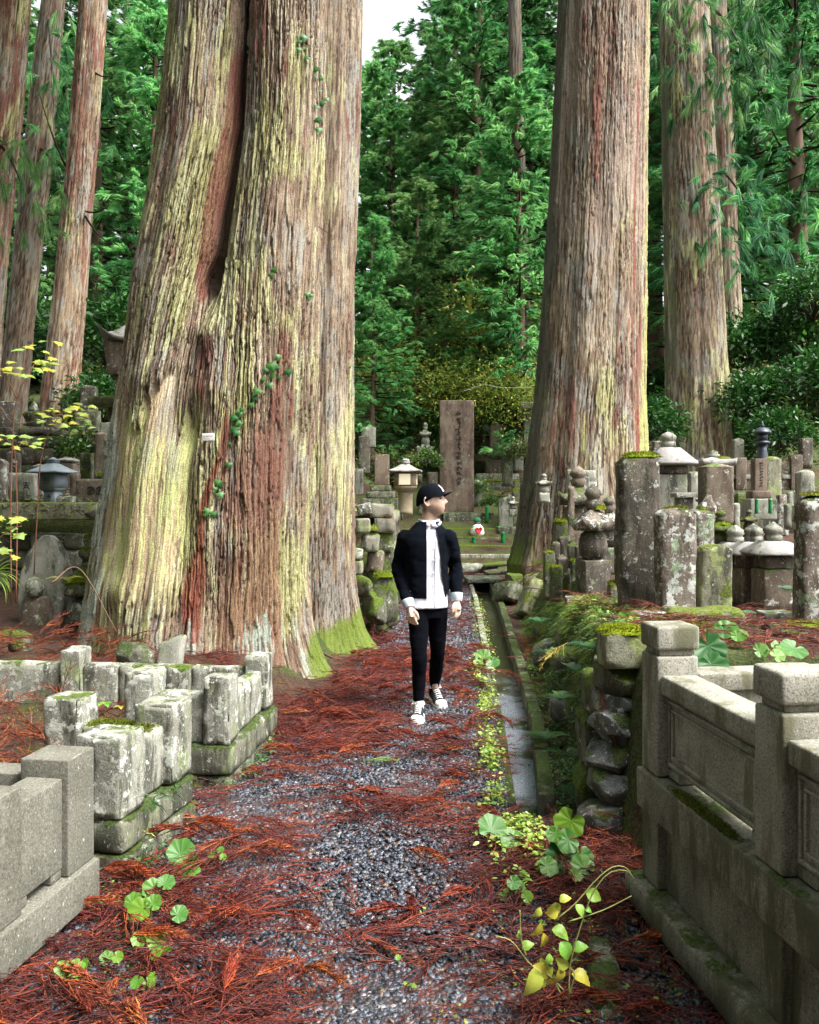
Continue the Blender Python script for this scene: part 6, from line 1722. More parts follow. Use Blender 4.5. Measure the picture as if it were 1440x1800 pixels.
def skin_col(co):
    h = to_head(co); x, y, z = h.T
    C = np.tile(SK, (len(co), 1)).astype(np.float32)
    def k(cx, cy, cz, sx, sy, sz): return np.exp(-((x - cx) / sx) ** 2 - ((np.abs(y) - cy) / sy) ** 2 - ((z - cz) / sz) ** 2)
    inh = (np.abs(x) < .14) & (np.abs(y) < .10) & (np.abs(z) < .14)
    C = lerp3(C, np.array([.60, .33, .25]), (k(.085, .035, -.02, .05, .02, .02) * .5) * inh)
    st = sstep(-z, .035, .07) * sstep(x, -.02, .03) * inh + .55 * sstep(-z, .0, .05) * np.exp(-((x - .0) / .022) ** 2) * inh
    C = lerp3(C, np.array([.15, .095, .07]), np.clip(st, 0, 1) * .62)
    C = lerp3(C, np.array([.28, .17, .12]), np.clip(k(.085, 0, -.046, .03, .022, .006), 0, 1) * .5 * inh)
    C = lerp3(C, np.array([.50, .20, .17]), np.clip(k(.09, 0, -.062, .03, .018, .009) * 1.4, 0, 1) * .9 * inh)
    C = lerp3(C, np.array([.045, .028, .02]), np.clip(k(.075, .030, .029, .03, .019, .0060) * 1.9, 0, 1) * .9 * inh)
    C = lerp3(C, np.array([.07, .04, .03]), np.clip(k(.08, .031, .012, .03, .014, .0065) * 1.6, 0, 1) * .85 * inh)
    hair = (sstep(-x, .020, .045) * sstep(z, -.105, -.05) + sstep(z, .03, .05) * sstep(-x, -.03, .0)) * inh
    C = lerp3(C, np.array([.030, .020, .015]), np.clip(hair, 0, 1) * .75)
    return C
body = remesh('body', parts, .0052, skinm, man, smooth_it=3, colfn=skin_col)
for s in (-1, 1):
    V, F = ball((.0775, s * .031, .011), (.007, .0085, .0055), 8)
    ey = mesh_obj('eye', hw(V), F, plain('eye_%s' % ('left' if s < 0 else 'right'), (.05, .035, .03), rough=.2, bump=0), body)
ey = None

# trousers
parts = [loft([(0, .025, .70, .125, .088, YAW), (0, .025, .80, .134, .092, YAW), (0, .025, .90, .13, .09, YAW)])]
for a_, b_, c_ in ((hipA, kneeA, ankA), (hipB, kneeB, ankB)):
    m1 = tuple((np.array(a_) * .5 + np.array(b_) * .5)); m2 = tuple(np.array(b_) * .55 + np.array(c_) * .45 + np.array([0, .018, 0]))
    parts.append(limb([L(*a_), L(*m1), L(*b_), L(*m2), L(*(np.array(c_) + [0, 0, .03]))], [.082, .071, .054, .052, .039], 26, 18))
def wr_leg(c):
    return (fbm(c * np.array([9, 9, 26]) + 5, 5, 3) - .5) * .010
remesh('trousers', parts, .0075, denim, man, smooth_it=4, disp=wr_leg)

# shirt
t = [(0, .02, .775, .150, .105, YAW), (0, .02, .83, .146, .100, YAW), (-.004, .02, 1.0, .140, .098, YAW), (-.004, .018, 1.15, .152, .106, YAW), (-.004, .02, 1.26, .148, .104, YAW), (0, .025, 1.315, .104, .082, YAW), (.01, .028, 1.368, .060, .056, YAW)]
def wr_shirt(c): return (fbm(c * np.array([14, 14, 7]) + 2, 7, 3) - .5) * .014
shirt = remesh('shirt', [loft(t, 40)], .0075, shirt_m, man, smooth_it=3, disp=wr_shirt)
CO, SN = math.cos(YAW), math.sin(YAW)
def on_torso(u, z, rx, ry, off=0.):
    """point on the torso front; u = angle from straight ahead, + towards photo right"""
    a = u + YAW - np.pi / 2
    x, y = (rx + off) * math.cos(a - YAW), (ry + off) * math.sin(a - YAW)
    return np.array([x * CO - y * SN, .02 + x * SN + y * CO, z])
rr = random.Random(2)
# placket, buttons, collar
pl = [on_torso(.17, z, *np.interp(z, [.775, 1.0, 1.15, 1.27, 1.36], [.150, .140, .152, .160, .12]).reshape(1), np.interp(z, [.775, 1.0, 1.15, 1.27, 1.36], [.105, .098, .106, .108, .085]), .006) for z in np.linspace(.785, 1.355, 16)]
V, F = tube_v(pl, .0022, 5); mesh_obj('placket_seam', V, F, plain('seam_shadow_line', (.10, .10, .13), rough=.9), shirt)  # dark tube drawn as the shadow line of the placket
for z in np.linspace(.86, 1.30, 6):
    q = on_torso(.10, z, float(np.interp(z, [.775, 1.0, 1.15, 1.27], [.150, .140, .152, .160])), float(np.interp(z, [.775, 1.0, 1.15, 1.27], [.105, .098, .106, .108])), .008)
    V, F = ball(q, (.005, .004, .005), 6); mesh_obj('button', V, F, M['paint_white'], shirt)
for s in (-1, 1):                                   # collar leaves
    pts_o, pts_i = [], []
    for a in np.linspace(.06, 2.4, 9):
        rx = .064; zt = 1.400 + .016 * a / 2.4 * 1.5
        for lst, r_, z_ in ((pts_o, rx + .020, zt - .050 + .012 * (a < .2)), (pts_i, rx - .004, zt)):
            aa = s * a - np.pi / 2 + .16
            lst.append([.012 + r_ * math.cos(aa) * 1.0, .024 + r_ * .95 * math.sin(aa), z_])
    A_, B_ = np.array(pts_o), np.array(pts_i); n_ = len(A_)
    th_ = unit(A_ - np.array([.012, .024, 0]) * 1.0) * .004; th_[:, 2] = 0
    V = np.concatenate([A_, B_, A_ - th_, B_ - th_])
    i = np.arange(n_ - 1)
    Fq = np.concatenate([np.stack([i, i + 1, i + 1 + n_, i + n_], -1), np.stack([i + 2 * n_, i + 3 * n_, i + 1 + 3 * n_, i + 1 + 2 * n_], -1), np.stack([i, i + 2 * n_, i + 1 + 2 * n_, i + 1], -1), np.stack([i + n_, i + 1 + n_, i + 1 + 3 * n_, i + 3 * n_], -1)])
    mesh_obj('collar', V, Fq, plain('shirt_collar_%d' % (s + 1), (.60, .58, .68), rough=.85, bump=.1), shirt)

# jacket: open bomber
t = [(-.004, .02, .845, .150, .110, YAW), (-.004, .02, .90, .158, .114, YAW), (-.008, .02, 1.02, .158, .116, YAW), (-.008, .018, 1.15, .164, .120, YAW), (-.008, .02, 1.25, .172, .118, YAW), (-.004, .025, 1.315, .156, .100, YAW), (.002, .03, 1.355, .116, .084, YAW), (.006, .03, 1.382, .090, .076, YAW), (.010, .032, 1.405, .080, .072, YAW)]
parts = [loft(t, 44)]
for a_, b_, c_ in ((shA, elA, wrA), (shB, elB, wrB)):
    c2 = np.array(c_) * .90 + np.array(b_) * .10
    parts.append(limb([L(*(np.array(a_) + [0, 0, -.005])), L(*((np.array(a_) + np.array(b_)) / 2)), L(*b_), L(*((np.array(b_) + np.array(c_)) / 2)), L(*c2)], [.058, .062, .055, .050, .046, .042], 26, 18))
    parts.append(ball(L(*(np.array(a_) + [0, 0, -.030])), (.060, .068, .066)))
def wr_j(c):
    s_ = np.minimum(np.linalg.norm(c - L(*elA), axis=1), np.linalg.norm(c - L(*elB), axis=1))
    return (fbm(c * np.array([12, 12, 22]) + 9, 9, 3) - .5) * (.014 + .022 * np.exp(-(s_ / .14) ** 2)) + (fbm(c * np.array([16, 16, 3]) + 4, 12, 2) - .5) * .020 * sstep(1.25 - c[:, 2], 0, .2)
def open_front(me):
    bm = bmesh.new(); bm.from_mesh(me)
    x0, x1t, x1b = .122 - PX0, .192 - PX0, .262 - PX0
    n1 = Vector((1, 0, 0)); q1 = Vector((x0, 0, 1.2))
    q2 = Vector((x1t, 0, 1.37)); dv = Vector((x1b - x1t, 0, .83 - 1.37)).normalized(); n2 = Vector((-dv.z, 0, dv.x))
    for q, nn in ((q1, n1), (q2, n2)):
        bmesh.ops.bisect_plane(bm, geom=bm.verts[:] + bm.edges[:] + bm.faces[:], plane_co=q, plane_no=nn)
    kill = [f_ for f_ in bm.faces if (lambda c: (c - q1).dot(n1) > 0 and (c - q2).dot(n2) * (1 if n2.x > 0 else -1) < 0 and c.y < .02)(f_.calc_center_median())]
    kill += [f_ for f_ in bm.faces if f_.calc_center_median().z < .838 and abs(f_.normal.z) > .7 and abs(f_.calc_center_median().x) < .15]
    kill += [f_ for f_ in bm.faces if f_.calc_center_median().z > 1.395]
    bmesh.ops.delete(bm, geom=list(set(kill)), context='FACES')
    bm.to_mesh(me); bm.free()
jacket = remesh('jacket', parts, .0085, navy, man, smooth_it=9, disp=wr_j, fn=open_front)
def ring_part(name, pts, rad, mat, flat=1., n=18):
    V, F = limb(pts, rad, 8, n, flat); return mesh_obj(name, V, F, mat, jacket)
for b_, c_ in ((elA, wrA), (elB, wrB)):
    u = unit(np.array(c_, float) - np.array(b_))
    w = np.array(c_, float)
    ring_part('cuff', [L(*(w - u * .040)), L(*(w - u * .012)), L(*(w + u * .012))], [.046, .043, .037], rib)
    ring_part('shirt_cuff', [L(*(w + u * .004)), L(*(w + u * .018))], [.038, .036], shirt_m)
# ribbed collar band and the rib of the hem at his side
for s, rng_ in ((-1, np.linspace(.55, 3.0, 14)), (1, np.linspace(.62, 3.0, 14))):
    for lay, (r_, zz, rad, mt) in enumerate(((.082, 1.382, .0095, rib), (.078, 1.394, .005, navy), (.075, 1.400, .005, ribw))):
        pts = []
        for a in rng_:
            aa = s * a - np.pi / 2 + .22
            pts.append([.012 + r_ * math.cos(aa), .028 + r_ * .92 * math.sin(aa), zz - .045 * math.exp(-(a / .75) ** 2) + .008])
        V, F = tube_v(pts, rad, 7, flat=1.25); mesh_obj('collar_band', V, F, mt, jacket)
for a0, a1 in ((-1.75, -1.02), (1.2, 1.9)):
    A_, n_ = [], 12
    for a in np.linspace(a0, a1, n_):
        for z_, o2 in ((.848, .003), (.905, .006)):
            A_.append(on_torso(a, z_, .162, .116, o2))
    V = np.array(A_); i = np.arange(n_ - 1) * 2
    c_ = np.array([0, .02, 0]); Vi = V - unit((V - c_) * [1, 1, 0]) * .006
    Fq = np.concatenate([np.stack([i, i + 2, i + 3, i + 1], -1), np.stack([i + 1 + 2 * n_, i + 3 + 2 * n_, i + 2 + 2 * n_, i + 2 * n_], -1), np.stack([i, i + 2 * n_, i + 2 + 2 * n_, i + 2], -1)])
    mesh_obj('hem_rib', np.concatenate([V, Vi]), Fq, rib, jacket)

# cap
n, m = 44, 14
th = np.linspace(0, 2 * np.pi, n, endpoint=False); ph = np.linspace(0, np.pi / 2 - .02, m)
T_, P_ = np.meshgrid(th, ph)
seam = 1 - .010 * np.abs(np.cos(T_ * 3)) ** 24
V = np.stack([np.cos(P_) ** .82 * np.cos(T_) * .108 * seam - .006, np.cos(P_) ** .82 * np.sin(T_) * .089 * seam, np.sin(P_) * .098 * seam], -1)
low = (1 - np.sin(P_)) * np.interp(np.cos(T_), [-1, -.2, .4, 1], [-.055, -.034, -.006, .0])
V[..., 2] += low + .030
V = V.reshape(-1, 3); idx = np.arange(n * m).reshape(m, n); nx = np.roll(idx, -1, 1)
F = [np.stack([idx[:-1], nx[:-1], nx[1:], idx[1:]], -1).reshape(-1, 4)]
V = np.concatenate([V, [V[-n:].mean(0)]]); F.append(np.stack([idx[-1], nx[-1], np.full(n, n * m)], -1))
cap = mesh_obj('cap', hw(V), F, capm, man)
V, F = ball((-.004, 0, .127), (.008, .008, .005), 8); mesh_obj('cap_button', hw(V), F, capm, cap)
uu = np.linspace(-1, 1, 17); vv = np.linspace(0, 1, 7)
U_, V_ = np.meshgrid(uu, vv)
ang = U_ * 1.15
bx = np.cos(ang) * .100 + V_ * .055 * np.cos(ang * .75) ** 1.0
by = np.sin(ang) * .086 * (1 - .02 * V_)
bz = .036 - .026 * U_ ** 2 * (.6 + .4 * V_) + .018 * V_ - .004 * V_ ** 2
Vt = np.stack([bx, by, bz], -1).reshape(-1, 3); Vb = Vt - [0, 0, .005]
i = np.arange(Vt.shape[0]).reshape(7, 17)
q = np.stack([i[:-1, :-1], i[:-1, 1:], i[1:, 1:], i[1:, :-1]], -1).reshape(-1, 4)
nV = len(Vt); rim = i[-1]
sd = np.stack([rim[:-1], rim[1:], rim[1:] + nV, rim[:-1] + nV], -1)
mesh_obj('brim', hw(np.concatenate([Vt, Vb])), np.concatenate([q, q[:, ::-1] + nV, sd]), capm, cap)
# white emblem on the front of the crown
def cap_pt(a, e, off=.003):
    c = math.cos(e) ** .82
    return np.array([c * math.cos(a) * (.108 + off) - .006, c * math.sin(a) * (.089 + off), math.sin(e) * (.098 + off) + .030])
def emblem(a0, a1, e0, e1):
    gg = Geo(); A = np.linspace(a0, a1, 5); E = np.linspace(e0, e1, 5)
    Vo = np.array([[cap_pt(a, e) for e in E] for a in A]).reshape(-1, 3); Vi = np.array([[cap_pt(a, e, -.002) for e in E] for a in A]).reshape(-1, 3)
    i = np.arange(25).reshape(5, 5); q = np.stack([i[:-1, :-1], i[1:, :-1], i[1:, 1:], i[:-1, 1:]], -1).reshape(-1, 4)
    ring = np.concatenate([i[:-1, 0], i[-1, :-1], i[::-1, -1][:-1], i[0, ::-1][:-1]]); rn = np.roll(ring, -1)
    return np.concatenate([Vo, Vi]), np.concatenate([q, q[:, ::-1] + 25, np.stack([ring, rn, rn + 25, ring + 25], -1)])
ge = Geo()
for a0, a1, e0, e1 in ((-.24, -.10, .30, .92), (-.10, .12, .78, .92), (-.10, .12, .54, .66), (-.10, .14, .30, .42), (.06, .18, .36, .86)):
    ge.add(*emblem(a0, a1, e0, e1))
Ve, Fe, _ = ge.arrays(); mesh_obj('emblem', hw(Ve), Fe, M['paint_white'], cap)

# shoes: low canvas sneakers
def shoe(ank, toe_dir, lift, heel_up=0.):
    d = np.array([toe_dir[0], toe_dir[1], 0.]); d /= np.linalg.norm(d); sdir = np.array([-d[1], d[0], 0])
    root = np.array(ank, float); root[2] = lift
    Xs = np.linspace(-.075, .205, 22)
    def half(x): return np.interp(x, [-.075, -.06, -.02, .05, .12, .17, .195, .205], [.012, .030, .035, .036, .047, .042, .026, .006])
    def mk(fz0, fz1, grow, n=16, x0=-.075, x1=.205, close=1.):
        xs = np.linspace(x0, x1, 22); gg = []
        for x in xs:
            w = half(x) + grow; z0, z1 = fz0(x), fz1(x)
            th = np.linspace(0, 2 * np.pi, n, endpoint=False)
            c, s_ = np.cos(th), np.sin(th)
            yy = np.sign(c) * np.abs(c) ** .6 * w
            tz = (np.sign(s_) * np.abs(s_) ** .75 + 1) / 2
            yy = yy * (1 - .35 * close * np.clip(tz - .5, 0, 1))
            gg.append(root + d * x + sdir * yy[:, None] + np.stack([0 * yy, 0 * yy, z0 + (z1 - z0) * tz + heel_up * np.clip(.09 - x, 0, 1) * .55], -1))
        V = np.concatenate(gg); m = len(xs); i = np.arange(m * n).reshape(m, n); nx = np.roll(i, -1, 1)
        F = [np.stack([i[:-1], i[1:], nx[1:], nx[:-1]], -1).reshape(-1, 4), np.stack([i[0], nx[0], np.full(n, m * n)], -1), np.stack([nx[-1], i[-1], np.full(n, m * n + 1)], -1)]
        V = np.concatenate([V, [V[:n].mean(0)], [V[-n:].mean(0)]])
        return V - O, F
    top = lambda x: np.interp(x, [-.075, -.03, .02, .07, .12, .205], [.085, .088, .105, .090, .066, .03])
    V, F = mk(lambda x: .012, top, .0); u = mesh_obj('shoe', V, F, canvas, man)
    V, F = mk(lambda x: .0, lambda x: .030, .006, close=0); mesh_obj('sole', V, F, rubber, u)
    V, F = mk(lambda x: .01, lambda x: np.interp(x, [.14, .16, .19, .205], [.062, .060, .050, .034]) + .003, .003, x0=.146); mesh_obj('toe_cap', V, F, rubber, u)
    V, F = mk(lambda x: top(x) - .02, lambda x: top(x) + .006, -.020, x0=.015, x1=.128); mesh_obj('tongue', V, F, canvas, u)
    gl_ = Geo()
    for k in range(6):
        x = .025 + k * .018; z = float(top(x)) + .009
        hwid = .024
        for sg in (-1, 1):
            p0 = root + d * x + sdir * (-sg * hwid) + [0, 0, z - .008 + heel_up * max(.09 - x, 0) * .55]
            p1 = root + d * (x + .010) + sdir * (sg * hwid) + [0, 0, z - .010 + heel_up * max(.09 - x, 0) * .55]
            pm = (p0 + p1) / 2 + [0, 0, .008]
            V, F = tube_v(np.array([p0, pm, p1]) - O, 0.0028, 5); gl_.add(V, F)
    b = root + d * .018 + [0, 0, float(top(.018)) + .012 + heel_up * .04]
    for sg in (-1, 1):
        V, F = tube_v(spline(np.array([b, b + sdir * sg * .03 + [0, 0, .012], b + sdir * sg * .045 + d * .01 - [0, 0, .008], b + sdir * sg * .02 + d * .012, b]) - O, 12), .003, 5); gl_.add(V, F)
    gl_.obj('laces', M['paint_white'], u)
    V, F = limb([root + [0, 0, .07] - O, root + [0, 0, .135] - O], [.036, .036], 6, 12); mesh_obj('sock', V, F, rubber if heel_up == 0 else capm, u)
shoe(ankA, (-.10, -1.0), .012)
shoe((ankB[0], ankB[1], 0), (.30, -1.0), .012, heel_up=.35)
# ---------------------------------------------------------------- gravel and fallen cedar sprays
rng = np.random.default_rng(21)
def stones_cloud(n, y0, y1, size, seed, xfun=None):
    rg = np.random.default_rng(seed)
    y = y0 + (y1 - y0) * rg.random(n) ** 1.25
    xl = np.interp(y, py_, xl_); xr = np.interp(y, py_, xr_)
    x = xl + (xr - xl) * rg.random(n)
    z = path_z(x, y) + .002
    c = np.array([[a, b, d] for a in (-1, 1) for b in (-1, 1) for d in (-1, 1)], float) * .5
    V = c[None] * (1 + rg.normal(0, .28, (n, 8, 3))) * (size * rg.uniform(.5, 1.35, (n, 1, 1))) * np.array([1.15, .85, .62])
    a = rg.uniform(0, 6.28, n); ca, sa = np.cos(a)[:, None], np.sin(a)[:, None]
    t = rg.normal(0, .35, n)[:, None]
    X = V[..., 0] * ca - V[..., 1] * sa; Y_ = V[..., 0] * sa + V[..., 1] * ca
    Z = V[..., 2] + X * t
    V = np.stack([X + x[:, None], Y_ + y[:, None], Z + z[:, None]], -1)
    f = np.array([[0, 1, 3, 2], [4, 6, 7, 5], [0, 4, 5, 1], [2, 3, 7, 6], [0, 2, 6, 4], [1, 5, 7, 3]])
    F = (np.arange(n)[:, None, None] * 8 + f[None]).reshape(-1, 4)
    k = rg.random(n)
    C = lerp3(np.tile(np.array([.012, .015, .024]), (n, 1)).astype(np.float32), np.array([.135, .15, .185]), k ** 2.4)
    li = rg.random(n) < .03
    C[li] = np.array([.25, .24, .23]) * rg.uniform(.6, 1.2, (li.sum(), 1))
    br = rg.random(n) < .07
    C[br] = np.array([.14, .10, .075])
    return V.reshape(-1, 3), F, np.repeat(C, 8, 0)
g = Geo()
V, F, C = stones_cloud(42000, 2.2, 7.2, .0150, 1); g.add(V, F, C)
V, F, C = stones_cloud(12000, 7.0, 15.5, .022, 2); g.add(V, F, C)
o = g.obj('gravel', M['gravel'], None, smooth=False, col=True); o['kind'] = 'stuff'

def spray_geo(seed, Ls=.26, n_sh=20, n_nd=16, cols=((.052, .009, .006), (.155, .025, .012), (.33, .078, .020)), green=False, flat=.35, spread=.5, lift=.02):
    """a fallen cryptomeria spray along +x: stem, forward-swept shoots, awl needles"""
    rg = np.random.default_rng(seed)
    g = Geo(); cols = np.array(cols)
    bend = rg.uniform(-.5, .5)
    def stem(t): return np.stack([t * Ls, bend * Ls * .45 * t ** 1.7, lift * np.sin(np.clip(t, 0, 1) * 3.0)], -1)
    ts = np.linspace(0, 1, 7); V, F = tube_v(stem(ts), np.linspace(.0030, .001, 7), 3, caps=False); g.add(V, F, cols[0] * 1.1)
    tt = np.linspace(.10, .98, n_sh); sgn = np.where(np.arange(n_sh) % 2, 1, -1)
    for t_, s in zip(tt, sgn):
        b = stem(np.array(t_)); L_ = Ls * (.50 * (1 - t_ * .65)) * rg.uniform(.6, 1.15)
        a = math.atan2(bend * .76 * t_ ** .7, 1) + s * rg.uniform(.25, .25 + spread)
        up = rg.normal(0, flat)
        d = np.array([math.cos(a), math.sin(a), up * .5]); d /= np.linalg.norm(d)
        cv = np.array([-math.sin(a), math.cos(a), 0]) * (-s) * L_ * rg.uniform(.05, .35) + np.array([0, 0, -abs(up) * L_ * .35])
        k = np.linspace(0, 1, 5)[:, None]
        pts = b + d * L_ * k + cv * k ** 2
        tone = rg.uniform(0, 1)
        c = cols[0] + (cols[1] - cols[0]) * min(1, tone * 1.6) + (cols[2] - cols[1]) * max(0, tone * 2.2 - 1.35)
        V, F = tube_v(pts, np.linspace(.0026, .001, 5), 3, caps=False); g.add(V, F, c * .9)
        kk = np.linspace(.05, 1, n_nd)[:, None]
        p = b + d * L_ * kk + cv * kk ** 2
        nd = unit(d * 1.0 + unit(rg.normal(size=(n_nd, 3))) * .62)
        V, F = ribbons(p, nd, .015 * rg.uniform(.7, 1.3, n_nd), .0022 * np.ones(n_nd), rng=rg, tri=True)
        g.add(V, F, np.repeat(c * rg.uniform(.6, 1.5, (n_nd, 1)), 3, 0))
    V, F, C = g.arrays()
    V[:, 2] -= V[:, 2].min() * .6
    return V, F, C
SPR = [spray_geo(s, Ls=L_, n_sh=n_, spread=sp_) for s, L_, n_, sp_ in ((1, .26, 20, .45), (2, .32, 24, .35), (3, .20, 16, .6), (4, .29, 20, .3), (5, .24, 22, .5), (6, .36, 22, .28), (7, .16, 14, .7))]
SPR += [spray_geo(18, Ls=.22, n_sh=34, n_nd=26, spread=.18, flat=.7, lift=.035, cols=((.085, .012, .006), (.235, .036, .012), (.42, .105, .024))), spray_geo(19, Ls=.18, n_sh=32, n_nd=24, spread=.3, flat=.7, lift=.03, cols=((.08, .014, .008), (.22, .04, .012), (.42, .11, .02)))]
SPM = [mesh_data('cedar_spray', V, F, M['dry'], col=C, smooth=False) for V, F, C in SPR]
GREENS = [spray_geo(31, Ls=.20, n_sh=18, cols=((.05, .11, .02), (.13, .24, .04), (.30, .36, .06))), spray_geo(32, Ls=.16, n_sh=14, cols=((.16, .13, .02), (.36, .30, .05), (.5, .42, .07)))]
GRM = [mesh_data('cedar_spray', V, F, M['dry'], col=C, smooth=False) for V, F, C in GREENS]
def litter_density(x, y):
    n3 = np.stack([x * 1.0, y * 1.5, 0 * x], -1)
    xl = np.interp(y, py_, xl_); xr = np.interp(y, py_, xr_)
    e = np.minimum(x - xl, xr - x)                                   # drifts gather along both edges
    return np.clip(sstep(fbm(n3 * 2.3, 33, 3) + .24 * sstep(e, .60, .05) + .07 * sstep(y, 5, 7) - .05 * sstep(y, 3.6, 2.6), .54, .63), .03, 1)
LOWS = []
for V, F, C in [spray_geo(40 + s, Ls=.26, n_sh=11, n_nd=9) for s in range(4)]:
    LOWS.append((V, F, C))
def put(g, geo, p, a, s, tx=0., ty=0., dark=1.):
    V, F, C = geo
    m = np.array(Euler((tx, ty, a)).to_matrix())
    g.add(V @ m.T * s + p, F, C * dark)
# single sprays one can pick out
SPRAY_PLACES = []
tries = 0
while len(SPRAY_PLACES) < 285:
    tries += 1
    y = 2.35 + (8.6 - 2.35) * random.random() ** 1.3
    xl = float(np.interp(y, py_, xl_)); xr = float(np.interp(y, py_, xr_))
    x = random.uniform(xl, xr - (.14 if y > 4.2 else 0))
    if random.random() > float(litter_density(np.array([x]), np.array([y]))[0]): continue
    if abs(x - .05) < .24 and 5.6 < y < 6.2 or abs(x - .24) < .12 and 6.2 < y < 6.6: continue
    SPRAY_PLACES.append((x, y))
for k, (x, y) in enumerate(SPRAY_PLACES):
    a = random.gauss(math.pi if random.random() < .5 else 0, .75)
    o = data_obj('cedar_spray', SPM[(7 + k % 2) if k % 5 < 2 else k % 7], None, (x, y, float(path_z(np.array(x), np.array(y))) + random.uniform(.008, .03)), (random.gauss(0, .1), random.gauss(0, .08), a), random.uniform(.7, 1.25))
    wh = ('at the very bottom' if y < 2.95 else ('left ' if x < -.35 else 'right ' if x > .35 else 'middle ') + 'part before the granite fence end' if y < 3.7 else ('left ' if x < -.25 else 'right ' if x > .3 else 'middle ') + 'part between the lichened fences' if y < 5.2 else 'around the walking man' if y < 6.8 else 'behind the walking man')
    tag(o, 'dry russet cedar spray on the gravel path, ' + wh, 'cedar spray', 'dry cedar sprays on the path')
def litter(name, pts, smin, smax, seed, tilt=.15, zlift=.02, dark=(.7, 1.25), ang=None, groundz=None):
    rr = random.Random(seed); g = Geo()
    for (x, y, z) in pts:
        a = rr.uniform(0, 6.28) if ang is None else rr.gauss(ang + (math.pi if rr.random() < .5 else 0), .7)
        put(g, rr.choice(LOWS), np.array([x, y, z + rr.uniform(0, zlift)]), a, rr.uniform(smin, smax), rr.gauss(0, tilt), rr.gauss(0, tilt), rr.uniform(*dark))
    o = g.obj(name, M['dry'], None, smooth=False, col=True); o['kind'] = 'stuff'
    return o
rg = np.random.default_rng(5)
pts = []
while len(pts) < 1200:
    y = 2.3 + 14.5 * rg.random() ** 1.6
    x = rg.uniform(float(np.interp(y, py_, xl_)) - .1, float(np.interp(y, py_, xr_)) - (.13 if y > 4.2 else 0))
    if rg.random() < float(litter_density(np.array([x]), np.array([y]))[0]) or y > 8:
        if abs(x - .05) < .17 and 5.6 < y < 6.2 or abs(x - .24) < .15 and 6.2 < y < 6.65: continue
        for q in range(1 if y > 6.5 else 3):                             # sprays lie several deep
            xx, yy = x + rg.normal(0, .05), y + rg.normal(0, .035)
            pts.append((xx, yy, float(path_z(np.array(xx), np.array(yy))) + .004 + .012 * q))
for _ in range(420):                                    # thicker along the tree foot and the fence
    y = rg.uniform(5.3, 8.6); x = float(np.interp(y, py_, xl_)) + abs(rg.normal(0, .30))
    pts.append((x, y, float(path_z(np.array(x), np.array(y))) + .01))
for _ in range(150):
    y = rg.uniform(2.35, 3.9); x = rg.uniform(.28, .66); pts.append((x, y, float(path_z(np.array(x), np.array(y))) + .012))
for _ in range(130):
    y = rg.uniform(2.35, 3.6); x = rg.uniform(-1.15, -.55); pts.append((x, y, float(path_z(np.array(x), np.array(y))) + .012))
litter('cedar_litter', pts, .5, 1.15, 1, tilt=.10, ang=.1)
pts = []
for _ in range(240):                                    # heap between the fence and the twin cedar
    x = rg.uniform(-3.9, -1.9); y = rg.uniform(5.65, 6.9)
    hp = .30 * math.exp(-((x + 2.75) / .55) ** 2 - ((y - 6.5) / .45) ** 2) * rg.random()
    pts.append((x, y, float(hgt(x, y)) + .01 + hp))
for _ in range(170):
    x = rg.uniform(-3.2, -1.45); y = rg.uniform(3.5, 5.3); pts.append((x, y, float(hgt(x, y)) + .01))
litter('cedar_litter', pts, .7, 1.3, 2, tilt=.35, zlift=.05)
pts_foot = []
for _ in range(240):
    x = rg.uniform(-2.2, -.45); y = rg.uniform(5.4, 6.75); pts_foot.append((x, y, float(hgt(x, y)) + .012))
litter('cedar_litter', pts_foot, .6, 1.1, 6, tilt=.15)
pts = []
for _ in range(330):
    y = rg.uniform(3.9, 10); x = float(bank_x(y)) + .3 + abs(rg.normal(0, .9))
    pts.append((x, y, float(hgt(x, y)) + .008))
for _ in range(200):
    x = rg.uniform(2.2, 5.2); y = rg.uniform(3.2, 9); pts.append((x, y, float(hgt(x, y)) + .01))
for _ in range(130):                                    # by the rail and under the granite wall
    x = rg.uniform(1.15, 2.4); y = rg.uniform(3.9, 4.9); pts.append((x, y, float(hgt(x, y)) + .01))
for _ in range(120):
    y = rg.uniform(3.15, 3.85); x = rg.uniform(.62, .98); pts.append((x, y, float(hgt(x, y)) + .02 + .12 * max(0, x - .7)))
for _ in range(60):
    y = rg.uniform(5, 9.5); x = float(g_right(y)) + rg.uniform(.06, .16); pts.append((x, y, .02))
litter('cedar_litter', pts, .5, 1.0, 3, tilt=.12, zlift=.02)
pts = []
for _ in range(110):
    x = rg.uniform(-.6, -.2); y = rg.uniform(8.8, 10.2); pts.append((x, y, float(hgt(x, y)) + .02))
for _ in range(90):
    y = rg.uniform(10, 14); x = rg.uniform(1.5, 2.2); pts.append((x, y, float(hgt(x, y)) + .01))
litter('cedar_litter', pts, .6, 1.2, 4, tilt=.3)
for (px, py, v, s, a, lab) in ((637, 1347, 0, 1.0, .1, 'fresh green cedar sprig lying on the path before the man'), (566, 1196, 1, 1.1, 2.6, 'yellowing cedar sprig by the mossy foot of the twin cedar'),
                               (1000, 1135, 1, 1.4, 3.9, 'golden cedar sprig hanging over the mossy bank'), (120, 1765, 1, .7, .4, 'small yellow-green cedar sprig at the bottom left'), (690, 1262, 1, .5, 1.0, 'tiny pale sprig beside the front shoe')):
    z0 = .03 if px < 900 else .72
    Yk = GY(py, z0); p = P(px, py, Yk)
    tag(data_obj('cedar_spray', GRM[v], None, p, (0, .1 if px < 900 else .5, a), s), lab, 'cedar sprig')
p = P(1042, 1222, 4.15)
tag(data_obj('cedar_spray', SPM[5], None, p + Vector((0, -.04, .06)), (R(10), R(70), R(-60)), .8), 'long dry spray hanging down the rocks at the end of the bank', 'cedar spray')
